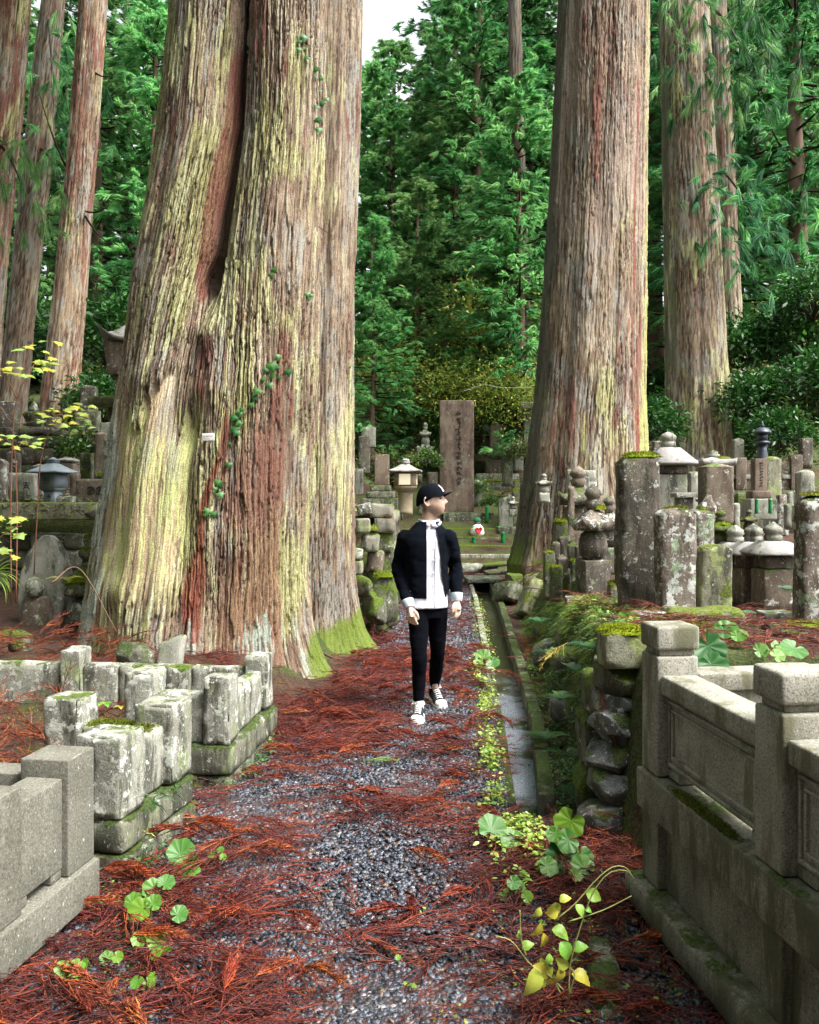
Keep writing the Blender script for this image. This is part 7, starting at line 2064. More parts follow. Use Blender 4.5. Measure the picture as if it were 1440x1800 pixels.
def stick(pts, r0, label, mat='twig'):
    V, F = tube_v(spline(pts, 14), np.linspace(r0, r0 * .4, 14), 6)
    tag(mesh_obj('stick', V, F, M[mat]), label, 'stick')
stick([P(596, 1238, 6.5), P(640, 1250, 6.3), P(690, 1262, 6.2)], .007, 'thin grey stick lying across the path behind the front shoe')
stick([P(540, 1130, 8.4), P(575, 1152, 8.0), P(600, 1160, 7.9)], .014, 'dark broken branch at the foot of the smooth cedar')
stick([P(490, 1262, 6.0), P(560, 1268, 5.95)], .006, 'pale stick near the mossy root of the twin cedar')
stick([P(90, 1025, 6.6), P(140, 1000, 6.8), P(205, 1110, 6.5)], .008, 'bare dark twig arching before the carved stone figure')
stick([P(0, 715, 7.5), P(30, 745, 7.5), P(110, 728, 7.5)], .006, 'pale twig strung across at the left edge')
# ---------------------------------------------------------------- leafy plants
def round_leaf(seed, col, col2):
    """kidney leaf with a notch, radius 1, veins and a wavy rim"""
    rg = np.random.default_rng(seed)
    n, m = 43, 8
    a = np.linspace(-np.pi + .22, np.pi - .22, n); r = np.linspace(0, 1, m)
    A, Rr = np.meshgrid(a, r)
    rim = (1 + .10 * np.cos(A) + .05 * np.cos(A * 7 + seed) * Rr + .03 * np.abs(np.sin(A * 11)) - .10 * np.exp(-((A - rg.uniform(-2, 2)) / .12) ** 2)) * (1 - .22 * np.exp(-((np.abs(A) - np.pi) / .35) ** 2))
    X = Rr * np.cos(A) * rim + .12 * Rr; Y = Rr * np.sin(A) * rim
    vr = np.exp(-(np.mod(A * 7 / 6.28 + .5, 1) - .5) ** 2 / .012)
    Z = -.022 * vr * Rr + .22 * Rr ** 2 + .07 * np.cos(A * 3 + seed) * Rr ** 2 + .03 * np.cos(A * 9) * Rr - .10 * Rr ** 4
    V = np.stack([X, Y, Z], -1).reshape(-1, 3)
    i = np.arange(n * m).reshape(m, n); q = np.stack([i[:-1, :-1], i[:-1, 1:], i[1:, 1:], i[1:, :-1]], -1).reshape(-1, 4)
    vein = np.exp(-(np.mod(A * 7 / 6.28 + .5, 1) - .5) ** 2 / .006) * Rr
    C = lerp3(np.tile(np.array(col), (n * m, 1)).astype(np.float32), np.array(col2), np.clip(vein * .75 + .35 * (fbm(np.stack([X * 3, Y * 3, 0 * X + seed], -1), seed, 3) - .35), 0, 1).reshape(-1))
    return mesh_data('leaf', V, q, M['leaf'], col=C)
def ovate_leaf(seed, col, col2, wd=.42, teeth=.03):
    """pointed oval along +x, length 1, folded on its midrib"""
    n = 13; t = np.linspace(0, 1, n)
    w = wd * np.sin(np.pi * t ** .8) ** .9 * (1 - .25 * t) + teeth * (np.arange(n) % 2) * (t > .1) * (t < .95); w[-1] = 0; w[0] = .01
    z = .16 * np.sin(t * 2.6) - .28 * t ** 2
    rows = [np.stack([t, k * w, z + abs(k) * w * .35 - .1 * (k * w) ** 2], -1) for k in (-1, -.5, 0, .5, 1)]
    V = np.stack(rows).reshape(-1, 3); i = np.arange(5 * n).reshape(5, n)
    q = np.stack([i[:-1, :-1], i[:-1, 1:], i[1:, 1:], i[1:, :-1]], -1).reshape(-1, 4)
    C = np.tile(np.array(col), (len(V), 1)).astype(np.float32)
    K = np.repeat([1, .45, 0, .45, 1], n); tt = np.tile(t, 5)
    C = lerp3(C, np.array(col2), np.clip((1 - K) * .5 + .35 * (np.sin(tt * 34 + K * 3) > .7) + .3 * tt, 0, 1) * .7)
    return mesh_data('leaf', V, q, M['leaf'], col=C)
def lobed_leaf(seed, col, col2):
    """maple-like leaf, stalk at origin, pointing +x"""
    out = np.array([[0, 0], [.12, .22], [.02, .55], [.28, .42], [.45, .60], [.55, .32], [1.0, 0]]) 
    out = np.concatenate([out, out[-2:0:-1] * [1, -1]])
    c = np.array([.36, 0]); n = len(out)
    V = [[*c, .06]] + [[x, y, .02 - .22 * abs(y) * .6 - .16 * x ** 2] for x, y in out]
    mid = [[*(c + (o_ - c) * .5), .045 - .05 * abs(o_[1])] for o_ in out]
    V = np.array(V + mid)
    i = np.arange(n); j = (i + 1) % n
    F = [np.stack([0 * i, 1 + n + i, 1 + n + j], -1), np.stack([1 + n + i, 1 + i, 1 + j, 1 + n + j], -1)]
    C = np.array([col2] + [col] * n + [np.array(col) * .5 + np.array(col2) * .5] * n)
    return mesh_data('leaf', V, F, M['leaf'], col=C, smooth=False)
BUT = [round_leaf(1, (.045, .15, .018), (.13, .27, .06)), round_leaf(2, (.065, .18, .016), (.16, .28, .05)), round_leaf(3, (.10, .21, .014), (.20, .29, .05)), round_leaf(4, (.014, .085, .012), (.05, .16, .03))]
OVG = [ovate_leaf(1, (.10, .28, .03), (.24, .42, .07)), ovate_leaf(2, (.16, .33, .04), (.34, .48, .10))]
OVY = [ovate_leaf(3, (.40, .36, .03), (.54, .48, .09)), ovate_leaf(4, (.30, .36, .04), (.45, .46, .10)), ovate_leaf(5, (.42, .32, .02), (.5, .44, .10))]
MAP = [lobed_leaf(1, (.24, .30, .03), (.34, .38, .10)), lobed_leaf(2, (.30, .29, .02), (.4, .37, .07)), lobed_leaf(3, (.17, .28, .04), (.30, .39, .13))]
def stem_obj(pts, r0, mat, parent, r1=None, n=10):
    V, F = tube_v(spline(pts, n), np.linspace(r0, r1 or r0 * .6, n), 5)
    return mesh_obj('stem', V, F, M[mat], parent)
rp = random.Random(77)
def butterbur(px, py, Y, leaves, label, group=None, zg=None):
    """leaves: (dpx, dpy, radius_px, variant, tilt toward viewer) around the anchor pixel on the ground"""
    Y = min(Y, FPX * (CAM_H - (zg if zg is not None else float(hgt(P(px, py, Y).x, Y)))) / (py - HOR))
    p = P(px, py, Y)
    zb_ = zg if zg is not None else float(hgt(p.x, Y))
    e = empty('butterbur', (p.x, Y, zb_), 0, label, 'plant', group)
    for (dx, dy, rp_, v, tl) in leaves:
        Yl = min(Y + rp.uniform(-.05, .05), FPX * (CAM_H - zb_ - rp.uniform(.05, .11)) / (py + dy - HOR))
        c = P(px + dx, py + dy, Yl) - e.location
        a = rp.uniform(0, 6.28)
        o = data_obj('leaf', BUT[v], e, c, (0, 0, 0), W(rp_, Y) * .88)
        o.rotation_euler = (Matrix.Rotation(R(min(72, tl + 20)), 4, 'X') @ Matrix.Rotation(R(rp.uniform(-14, 14)), 4, 'Y') @ Matrix.Rotation(a if tl < 40 else rp.uniform(-.6, .6) - 1.57, 4, 'Z')).to_euler()
        stem_obj([(c.x * .15, c.y * .15 + .01, -.01), (c.x * .6, c.y * .6 + .02, c.z * .65), (c.x, c.y, c.z - .002)], .0035, 'stem_green', e)
    return e
butterbur(325, 1545, 3.62, [(-8, -42, 27, 0, 30), (10, -22, 26, 1, 18)], 'big round green leaves against the mossy fence footing', zg=0)
butterbur(282, 1600, 3.42, [(-10, -38, 20, 1, 25), (8, -46, 17, 0, 15)], 'small round leaves just below the big ones by the fence footing', zg=0)
butterbur(255, 1640, 3.28, [(-22, -52, 18, 1, 25), (-4, -42, 25, 2, 18), (14, -50, 16, 1, 28)], 'cluster of round yellow-green leaves by the end of the clean granite fence', zg=0)
butterbur(312, 1628, 3.35, [(0, -20, 17, 0, 20)], 'single round leaf out on the litter right of the leaf cluster', zg=0)
butterbur(262, 1690, 3.1, [(-16, -42, 16, 2, 20), (8, -34, 19, 2, 15), (24, -44, 13, 1, 25), (-24, -30, 10, 2, 25)], 'low yellow-green round leaves below the fence corner cluster', zg=0)
butterbur(125, 1728, 2.9, [(-12, -28, 17, 2, 20), (10, -22, 20, 2, 15), (22, -34, 10, 1, 25)], 'bright round leaves beside the granite base slab at the lower left', zg=0)
butterbur(195, 1705, 2.98, [(-6, -18, 14, 1, 20), (10, -24, 11, 2, 25)], 'little pair of round leaves among dry sprays at the lower left', zg=0)
butterbur(250, 1742, 2.88, [(-8, -18, 13, 1, 15), (8, -14, 15, 2, 18), (20, -26, 9, 2, 25)], 'trio of small round leaves on dry sprays at the lower left', zg=0)
butterbur(275, 1695, 3.05, [(0, -20, 12, 2, 15), (16, -26, 10, 2, 22)], 'two tiny round leaves by the trio at the lower left', zg=0)
butterbur(378, 1512, 3.7, [(-6, -10, 9, 2, 15), (8, -16, 8, 1, 20), (14, -4, 7, 2, 20)], 'tiny bright leaves right of the big round ones by the fence footing', zg=0)
butterbur(700, 1690, 2.9, [(0, -8, 6, 2, 10)], 'single tiny green leaf on the middle of the path', zg=0)
butterbur(905, 1590, 3.3, [(-18, -18, 13, 2, 20), (6, -28, 15, 1, 20), (20, -12, 12, 2, 20), (-4, -40, 14, 0, 25)], 'yellow-green round leaves in the weeds above the yellow shrub', zg=0)
butterbur(865, 1500, 3.9, [(-2, -40, 29, 0, 22), (38, -24, 22, 1, 20), (42, -4, 20, 1, 30)], 'broad pale green leaves on the path edge where the gutter ends', zg=0)
butterbur(990, 1545, 3.72, [(-2, -46, 33, 3, 42), (-30, -22, 20, 1, 20), (30, -42, 26, 0, 30), (38, -18, 24, 1, 25), (10, -68, 24, 0, 35), (-14, -80, 15, 1, 30), (20, -6, 13, 2, 20)], 'lush clump of round green leaves at the foot of the stacked rocks', zg=0)
butterbur(1003, 1480, 3.85, [(0, -38, 30, 2, 58), (-26, -14, 18, 0, 30)], 'large upright lit leaf above the lush clump by the stacked rocks', zg=.02)
butterbur(1262, 1130, 4.5, [(10, -22, 25, 0, 12), (34, -12, 17, 1, 8)], 'long pale leaves over red litter behind the granite rail')
butterbur(1240, 1165, 3.75, [(4, -30, 34, 3, 58), (10, 2, 26, 3, 45)], 'big dark green leaf standing right behind the first granite post', zg=.86)
butterbur(1335, 1150, 4.3, [(0, -6, 14, 1, 30), (40, -12, 22, 1, 8), (62, -10, 22, 0, 10), (30, 4, 12, 2, 25)], 'low round leaves on the litter behind the second granite post')
butterbur(1100, 1095, 5.0, [(4, -8, 22, 2, 50)], 'upright yellow-green leaf behind the mossy end block')
butterbur(852, 1170, 8.2, [(-2, -14, 15, 1, 25), (14, -6, 12, 0, 25), (-12, -2, 10, 2, 20)], 'leafy weed at the gutter kerb right of the man', zg=0)

# yellow-leaved shrub at the lower right
Yh = 2.5
e = empty('hydrangea', (*P(1000, 1760, Yh)[:2], 0.0), 0, 'sprawling shrub with yellow and green pointed leaves in front of the granite wall', 'shrub')
def hpt(px, py, Y=Yh): return P(px, py, Y) - e.location
for s in ([(1000, 1765), (1003, 1690), (1030, 1600), (1045, 1565), (1070, 1535), (1100, 1530), (1115, 1545)], [(975, 1618), (1010, 1590), (1045, 1550), (1075, 1525), (1100, 1525), (1116, 1548)],
          [(990, 1740), (960, 1710), (932, 1695), (900, 1655), (870, 1645)], [(925, 1680), (916, 1650), (914, 1600)], [(1000, 1750), (1010, 1715), (1002, 1700)], [(985, 1745), (970, 1720), (940, 1705)], [(1003, 1692), (1020, 1675)], [(1000, 1620), (1060, 1600), (1110, 1575)]):
    stem_obj([hpt(*q) for q in s], .0026, 'stem_green', e, n=14)
for (px, py, Ln, ang, v, pool) in ((950, 1622, 34, 235, 0, OVY), (955, 1640, 30, 260, 2, OVY), (970, 1634, 40, -25, 1, OVG), (985, 1655, 40, -65, 0, OVG), (1008, 1672, 34, 20, 0, OVG), (918, 1668, 28, 25, 1, OVG), (940, 1700, 58, 250, 1, OVY), (938, 1696, 40, -40, 0, OVY), (972, 1700, 34, 205, 1, OVY), (985, 1698, 36, 250, 0, OVY), (975, 1712, 34, 215, 2, OVY), (955, 1716, 30, 235, 1, OVY), (1005, 1712, 44, -25, 0, OVY), (1030, 1570, 36, -20, 1, OVG), (985, 1590, 30, 205, 1, OVY), (984, 1585, 26, 20, 1, OVY), (982, 1602, 28, 190, 0, OVY), (1012, 1590, 28, -60, 1, OVG), (1028, 1598, 16, -20, 0, OVG), (950, 1595, 24, 230, 1, OVY), (1000, 1700, 30, 150, 1, OVY), (962, 1705, 26, 120, 1, OVY), (1122, 1548, 0, 0, 0, OVG), (915, 1650, 16, 100, 1, OVG), (966, 1676, 24, 250, 1, OVG), (984, 1762, 0, 0, 0, OVG)):
    if not Ln: continue
    o = data_obj('leaf', pool[v % len(pool)], e, hpt(px, py, Yh + rp.uniform(-.05, .05)), (0, 0, 0), W(Ln * .85, Yh))
    o.rotation_euler = (R(rp.uniform(40, 62)), R(-ang) if False else 0, 0)
    o.rotation_euler = (Matrix.Rotation(R(rp.uniform(-30, -8)), 4, 'X') @ Matrix.Rotation(R(-ang), 4, 'Y') @ Matrix.Rotation(R(rp.uniform(40, 75)), 4, 'X')).to_euler()
# saplings with bright lobed leaves at the left edge
def sapling(label, Y, stems, fans, pool, size, basepx):
    p = P(*basepx, Y); e = empty('sapling', (p.x, Y, p.z), 0, label, 'sapling')
    for s in stems: stem_obj([P(q[0], q[1], Y + (q[2] if len(q) > 2 else 0)) - e.location for q in s], .006, 'stem_red', e, r1=.003, n=12)
    for (px, py, ang, sc, v) in fans:
        c = P(px, py, Y + rp.uniform(-.25, .25)) - e.location
        o = data_obj('leaf', pool[v % len(pool)], e, c, (0, 0, 0), W(size * sc, Y))
        o.rotation_euler = (Matrix.Rotation(R(rp.uniform(8, 30)), 4, 'X') @ Matrix.Rotation(R(rp.uniform(2, 24)), 4, 'Y') @ Matrix.Rotation(R(ang), 4, 'Z')).to_euler()
    return e
def fan(x0, x1, y0, y1, n, seed, slope=0.):
    q = random.Random(seed); out = []
    for k in range(n):
        x = x0 + (x1 - x0) * (k + q.random()) / n
        y = q.uniform(y0, y1) + slope * (x - x0)
        out.append((x, y, q.uniform(-70, 70) + (180 if q.random() < .4 else 0), q.uniform(.75, 1.2), q.randint(0, 2)))
    return out
sapling('thin-stemmed sapling with layered yellow-green leaves at the left edge', 6.6, [[(20, 1060), (19, 900), (22, 780), (30, 700), (60, 640)], [(28, 1060), (30, 930), (27, 800), (10, 770)], [(30, 700), (5, 650)]],
        fan(0, 100, 636, 660, 15, 1) + fan(20, 100, 600, 618, 7, 2) + fan(60, 100, 625, 640, 5, 3) + fan(-10, 80, 762, 786, 13, 4, .05), MAP, 17, (24, 1060))
sapling('slender branch of yellow-green leaves in front of the red-brown cedar', 7.6, [[(60, 1010), (66, 900), (75, 790), (110, 728), (165, 740)], [(110, 728), (80, 735)]],
        fan(62, 172, 712, 748, 20, 5) + fan(90, 150, 708, 722, 7, 6) + fan(115, 165, 748, 765, 5, 7), MAP, 15.5, (60, 1010))
sapling('pale yellow leaf spray low at the left edge by the carved figure', 5.9, [[(-30, 1040), (-10, 960), (20, 930), (38, 925)]], fan(-10, 40, 905, 925, 7, 8) + fan(-10, 30, 930, 985, 8, 9), MAP, 20, (-30, 1040))
# fan of long thin leaves
e = empty('fan_palm_shoot', tuple(P(-12, 1010, 6.0)), 0, 'spray of long narrow bright green leaves at the left edge', 'plant')
ln = [ovate_leaf(9, (.16, .34, .03), (.4, .5, .12), wd=.035, teeth=0)]
for k in range(16):
    o = data_obj('leaf', ln[0], e, (0, rp.uniform(-.05, .05), 0), (0, 0, 0), W(rp.uniform(40, 58), 6.0))
    o.rotation_euler = (R(rp.uniform(-20, 20)), R(-60 + k * 7.5), R(rp.uniform(-20, 20)))
stem_obj([(-.12, 0, -.3), (-.05, 0, -.1), (0, 0, 0)], .005, 'stem_green', e)
# seedlings inside the plot and grass tufts
def seedling(px, py, Y, n, Lpx, pool, label):
    p = P(px, py, Y); e = empty('seedling', tuple(p), 0, label, 'seedling')
    stem_obj([(0, 0, -.05), (.004, 0, .02), (0, 0, W(Lpx * .5, Y))], .0025, 'stem_green', e)
    for k in range(n):
        o = data_obj('leaf', pool[k % len(pool)], e, (0, 0, W(Lpx * .5, Y)), (0, R(-8), k * 6.283 / n + .4), W(Lpx, Y))
seedling(184, 1248, 4.75, 5, 17, OVG, 'bright green seedling inside the lichened plot fence')
seedling(212, 1250, 4.7, 4, 13, OVY, 'pale yellow seedling beside the green one inside the plot fence')
def tuft(px, py, Y, n, Lpx, label, col=(.04, .13, .03), out=(.3, -.5, .5)):
    p = P(px, py, Y); rg_ = np.random.default_rng(int(px))
    d = np.array(out) + rg_.normal(size=(n, 3)) * .5
    Ln = W(Lpx, Y) * rg_.uniform(.6, 1.2, n)
    V, F = ribbons(np.zeros((n, 3)) + rg_.normal(size=(n, 3)) * .012, d, Ln, .006 * np.ones(n), np.stack([0 * Ln, 0 * Ln, -.5 * Ln], -1), rng=rg_)
    C = np.repeat(np.array(col) * rg_.uniform(.6, 1.6, (n, 1)), 5, 0)
    o = mesh_obj('grass_tuft', V, F, M['leaf'], None, p, col=C, smooth=False)
    tag(o, label, 'grass tuft')
for a in ((270, 1405, 3.72, 22, 45, 'dark grass tuft drooping from the fence joint under the lichened post'), (240, 1520, 3.5, 26, 40, 'dark spiky grass tuft low on the mossy fence footing'), (260, 1500, 3.55, 16, 36, 'spiky grass tuft beside the big round leaves'), (312, 1385, 4.0, 14, 26, 'small dark tuft at the far end of the lichened fence footing'), (252, 1465, 3.6, 10, 22, 'pale yellowish tuft in the mossy fence joint')):
    tuft(*a, col=(.28, .30, .08) if 'pale' in a[5] else (.035, .10, .03))
def fern(px, py, Y, label, n=9, Lpx=36, col=(.03, .14, .05), z=None):
    p = P(px, py, Y); rg_ = np.random.default_rng(int(px + py)); g = Geo()
    e = empty('fern', tuple(p), 0, label, 'fern')
    for k in range(n):
        a = rg_.uniform(0, 6.28); L_ = W(Lpx, Y) * rg_.uniform(.7, 1.2)
        t = np.linspace(0, 1, 14)[:, None]; d = np.array([math.cos(a), math.sin(a), .55])
        pts = d * L_ * t + np.array([0, 0, -.55 * L_]) * t ** 2
        w = .30 * L_ * np.sin(np.pi * np.clip(t[:, 0] * .9 + .1, 0, 1)) ** .8
        sd = np.array([-math.sin(a), math.cos(a), 0])
        b = np.repeat(pts, 2, 0); dr = np.tile(np.stack([sd + d * .4, -sd + d * .4]), (14, 1))
        V, F = ribbons(b, dr, np.repeat(w, 2), np.repeat(w * .13 + .001, 2), side=np.tile(d / np.linalg.norm(d), (28, 1)))
        gg = Geo(); gg.add(V, F, np.array(col) * rg_.uniform(.7, 1.5)); V, F = tube_v(pts, .0015, 3); gg.add(V, F, np.array(col) * .8)
        gg.obj('frond', M['leaf'], e, smooth=False, col=True)
fern(187, 1660, 3.1, 'small ferny plant under the end of the granite base slab', 7, 26)
fern(118, 1020, 7.4, 'golden green fern between the carved figure and the mossy grave tower', 8, 40, (.20, .22, .04))
fern(1330, 1085, 5.9, 'dark fern at the foot of the onion-finialled towers', 8, 40)
fern(1392, 1040, 5.6, 'grassy fern against the pale tombstone at the right edge', 8, 44, (.05, .12, .05))
fern(830, 928, 19.6, 'fern-like greenery beside the little statue', 9, 16, (.06, .22, .04))
fern(878, 928, 19.3, 'greenery in the right green flower vase', 9, 12, (.05, .2, .04))

# stuff nobody could count: weeds by the gutter, growth on the bank, moss turf
def leaflets(name, P0, size, cols, seed, up=.6, mat='leaf'):
    rg_ = np.random.default_rng(seed); n = len(P0)
    a = rg_.uniform(0, 6.28, n)
    d = np.stack([np.cos(a), np.sin(a), up * rg_.uniform(-.4, 1, n)], -1)
    Ln = size * rg_.uniform(.5, 1.3, n)
    sd = unit(np.cross(d, np.array([0, 0, 1.]) + rg_.normal(size=(n, 3)) * .45))
    V, F = ribbons(P0, d, Ln, Ln * rg_.uniform(.5, .8, n), np.stack([0 * a, 0 * a, -.3 * Ln], -1), side=sd)
    cols = np.array(cols); C = cols[rg_.integers(0, len(cols), n)] * rg_.uniform(.7, 1.3, (n, 1))
    o = mesh_obj(name, V, F, M[mat], None, col=np.repeat(C, 5, 0), smooth=False); o['kind'] = 'stuff'
    return o
rg = np.random.default_rng(9)
def cloudpts(n, fx, y0, y1, sx, h, pw=1.0, clump=9.):
    y = y0 + (y1 - y0) * rg.random(n) ** pw
    x = fx(y) + rg.normal(0, 1, n) * sx
    keep = fbm(np.stack([x * clump, y * clump * .6, 0 * x], -1), 5, 2) > .46
    x, y = x[keep], y[keep]
    return np.stack([x, y, np.maximum(hgt(x, y), -.02) + rg.random(len(x)) ** 1.5 * h + .012], -1)
LG = [(.22, .34, .05), (.34, .44, .09), (.15, .27, .04), (.42, .46, .12)]
leaflets('weeds', np.concatenate([cloudpts(4200, lambda y: g_left(y) - .11, 4.2, 8.2, .040, .10), cloudpts(1600, lambda y: g_left(y) - .03, 8, 13, .05, .08), cloudpts(3200, lambda y: .50 + 0 * y, 3.25, 4.05, .065, .09), cloudpts(500, lambda y: .45 + 0 * y, 2.5, 3.3, .2, .04)]), .026, LG, 1)
leaflets('bank_leaves', np.concatenate([cloudpts(3000, lambda y: bank_x(y) + .12, 4.1, 8.5, .10, .04), cloudpts(900, lambda y: bank_x(y) + .35, 4.1, 8.5, .10, .03)]), .024, [(.10, .22, .03), (.17, .30, .04), (.24, .36, .06), (.06, .15, .03)], 7)
DG = [(.035, .11, .025), (.07, .18, .04), (.02, .07, .018), (.13, .22, .05)]
leaflets('ground_cover', np.concatenate([cloudpts(3200, lambda y: (g_right(y) + bank_x(y)) / 2 + .06, 4.1, 6.2, .07, .05), cloudpts(2600, lambda y: bank_x(y) + .08, 4.1, 7.0, .07, .05), cloudpts(700, lambda y: .80 + 0 * y, 2.6, 3.6, .1, .03), cloudpts(700, lambda y: -1.0 + .0 * y, 2.6, 3.3, .1, .02), cloudpts(1600, lambda y: np.interp(y, [3.2, 4.1, 4.6, 5.5], [-1.16, -1.04, -.93, -.84]), 3.2, 5.5, .05, .07)]), .018, DG, 2)
# drooping grass and moss on the bank slope
n = 15000
y = 4.05 + 7.0 * rg.random(n) ** 1.3; x = bank_x(y) + rg.uniform(-.03, .62, n)
keep = fbm(np.stack([x * 6, y * 4, 0 * x], -1), 15, 2) > .40
x, y = x[keep], y[keep]; z = hgt(x, y); n = len(x)
d = np.stack([-.75 + rg.normal(0, .35, n), rg.normal(-.1, .4, n), .55 + rg.normal(0, .25, n)], -1)
Ln = rg.uniform(.04, .12, n)
V, F = ribbons(np.stack([x, y, z], -1), d, Ln, .0045 * np.ones(n), np.stack([-.1 * Ln, 0 * Ln, -.75 * Ln], -1), rng=rg)
k = fbm(np.stack([x * 3, y * 3, z * 3], -1), 19, 3)
C = lerp3(np.tile(np.array([.022, .065, .012]), (n, 1)).astype(np.float32), np.array([.19, .30, .04]), sstep(k, .35, .65)) * rg.uniform(.6, 1.5, (n, 1))
yl = rg.random(n) < .06; C[yl] = np.array([.32, .30, .10])
o = mesh_obj('bank_grass', V, F, M['leaf'], None, col=np.repeat(C, 5, 0), smooth=False); o['kind'] = 'stuff'
def turf(name, x, y, hmin, hmax, cols, seed, w=.004, zoff=0.):
    rg_ = np.random.default_rng(seed); n = len(x)
    z = hgt(x, y) + zoff
    d = np.stack([rg_.normal(0, .5, n), rg_.normal(0, .5, n), np.ones(n)], -1)
    V, F = ribbons(np.stack([x, y, z], -1), d, rg_.uniform(hmin, hmax, n), w * np.ones(n), rng=rg_, tri=True)
    cols = np.array(cols); C = cols[rg_.integers(0, len(cols), n)] * rg_.uniform(.6, 1.4, (n, 1))
    o = mesh_obj(name, V, F, M['moss'], None, col=np.repeat(C, 3, 0), smooth=False); o['kind'] = 'stuff'
n = 38000
y = 4.0 + 8 * rg.random(n) ** 1.2; x = bank_x(y) + rg.uniform(-.05, .8, n)
keep = fbm(np.stack([x * 3.1, y * 2.2, 0 * x], -1), 25, 3) > .44
turf('moss_turf', x[keep], y[keep], .010, .028, [(.10, .16, .012), (.20, .27, .018), (.08, .13, .012), (.27, .30, .025), (.24, .14, .03)], 3)
n = 9000
x = rg.uniform(-3, -1.4, n); y = rg.uniform(3.3, 5.4, n)
keep = fbm(np.stack([x * 3.1, y * 3.1, 0 * x], -1), 26, 3) > .53
turf('moss_turf', x[keep], y[keep], .01, .02, [(.10, .15, .015), (.15, .20, .02)], 4)
# low ferns and weeds on the far slopes
n = 9000
y = 18.5 + 14 * rg.random(n) ** 1.4; x = rg.uniform(-14, 14, n)
keep = (fbm(np.stack([x * .8, y * .8, 0 * x], -1), 27, 3) > .46)
keep &= (y > 22) | (x < -1) | (x > 2.6)
P0 = np.stack([x, y, hgt(x, y) + rg.random(n) * .25], -1)[keep]
leaflets('undergrowth', P0, .16, [(.03, .09, .02), (.06, .14, .03), (.10, .13, .03), (.15, .12, .03), (.02, .06, .015)], 5)
n = 2600
y = rg.uniform(10.2, 15, n); x = rg.uniform(-7, -.6, n)
leaflets('undergrowth', np.stack([x, y, hgt(x, y) + rg.random(n) * .10], -1), .07, [(.05, .11, .02), (.12, .17, .03), (.10, .06, .02), (.2, .2, .06)], 6)

# ivy on the twin cedar, its leaves pressed to the bark
from mathutils.bvhtree import BVHTree
_tr = [c for c in cedar.children if c.name.startswith('trunk')][0]
_me = _tr.data
_n = len(_me.vertices); _co = np.zeros(_n * 3, np.float32); _me.vertices.foreach_get('co', _co); _co = _co.reshape(-1, 3) + np.array(cedar.location)
_bv = BVHTree.FromPolygons([Vector(v) for v in _co[:560 * 681:1]] if False else [tuple(v) for v in _co], [tuple(p.vertices) for p in _me.polygons])
def on_trunk(px, py, Y=6.9):
    p = P(px, py, Y); h = _bv.ray_cast(Vector((p.x, 4.0, p.z)), Vector((0, 1, 0)))
    return (h[0], h[1]) if h[0] is not None else (p, Vector((0, -1, 0)))
IVL = [lobed_leaf(5, (.016, .085, .016), (.04, .14, .035)), lobed_leaf(6, (.035, .12, .022), (.08, .20, .045)), lobed_leaf(7, (.16, .065, .03), (.24, .13, .05))]
def ivy(label, stems, leaves, size):
    e = empty('ivy', tuple(on_trunk(*stems[0][0])[0]), 0, label, 'ivy')
    for s in stems:
        q = []
        for a_, b_ in zip(s[:-1], s[1:]):
            for t in np.linspace(0, 1, 5)[:-1]:
                h, nn = on_trunk(a_[0] + (b_[0] - a_[0]) * t, a_[1] + (b_[1] - a_[1]) * t); q.append(np.array(h + nn * .012 - e.location))
        V, F = tube_v(np.array(q), .0035, 5); mesh_obj('stem', V, F, M['twig'], e)
    for (px, py, sc, v) in leaves:
        h, nn = on_trunk(px, py)
        o = data_obj('leaf', IVL[v], e, h + nn * .02 - e.location, (0, 0, 0), W(size * sc * rp.uniform(.7, 1.25), 7.0))
        nn = Vector((nn.x * .3 + rp.uniform(-.4, .4), -1, rp.uniform(.1, .7))).normalized()
        xd = Vector((rp.uniform(-.7, .7), 0, -1)); xd = (xd - nn * xd.dot(nn)).normalized()
        o.rotation_euler = Matrix((xd, nn.cross(xd), nn)).transposed().to_euler()
        o.parent = e
ivy('young ivy climbing the bark above the red streak of the twin cedar', [[(372, 890), (380, 850), (412, 745), (450, 700), (470, 650), (478, 620)]],
    [(464, 618, 1, 2), (480, 616, 1.1, 1), (492, 624, .8, 2), (470, 632, 1.2, 1), (484, 636, 1.1, 0), (495, 640, .9, 0), (462, 644, 1, 0), (474, 650, 1.2, 1), (486, 655, .8, 0), (458, 662, 1, 1), (468, 668, 1, 0), (452, 680, 1, 1), (462, 686, .9, 0), (446, 694, 1, 0), (442, 706, .9, 1), (418, 718, 1, 1), (426, 716, .8, 0), (410, 728, 1.1, 0), (418, 738, 1, 1), (408, 748, 1, 0), (416, 756, .8, 0), (402, 776, .7, 1), (398, 812, .7, 0), (380, 842, 1, 1), (388, 848, .9, 0), (376, 856, .9, 0), (384, 862, .8, 1), (365, 892, .9, 1), (372, 898, .9, 0), (360, 902, .7, 1)], 15)
ivy('dark ivy strand high on the right stem of the twin cedar', [[(548, 175), (545, 100), (540, 40), (520, 10)]],
    [(545, 62, 1, 1), (552, 72, 1, 1), (542, 80, .9, 0), (548, 96, 1, 0), (556, 104, 1, 1), (550, 116, .9, 0), (560, 122, .8, 0), (545, 132, 1, 0), (548, 150, 1, 1), (540, 158, .9, 0), (546, 170, 1, 1), (522, 12, 1.3, 0), (516, 24, 1.2, 0), (526, 36, 1.2, 0), (512, 40, 1, 0), (530, 52, 1, 0)], 13)
ivy('little ivy shoot by the loose bark of the right stem', [[(470, 480), (474, 455)], [(528, 500), (532, 485)]], [(470, 468, .9, 1), (474, 458, .9, 1), (478, 478, .7, 0), (528, 488, 1, 1), (534, 492, .8, 1), (530, 500, .7, 0)], 12)
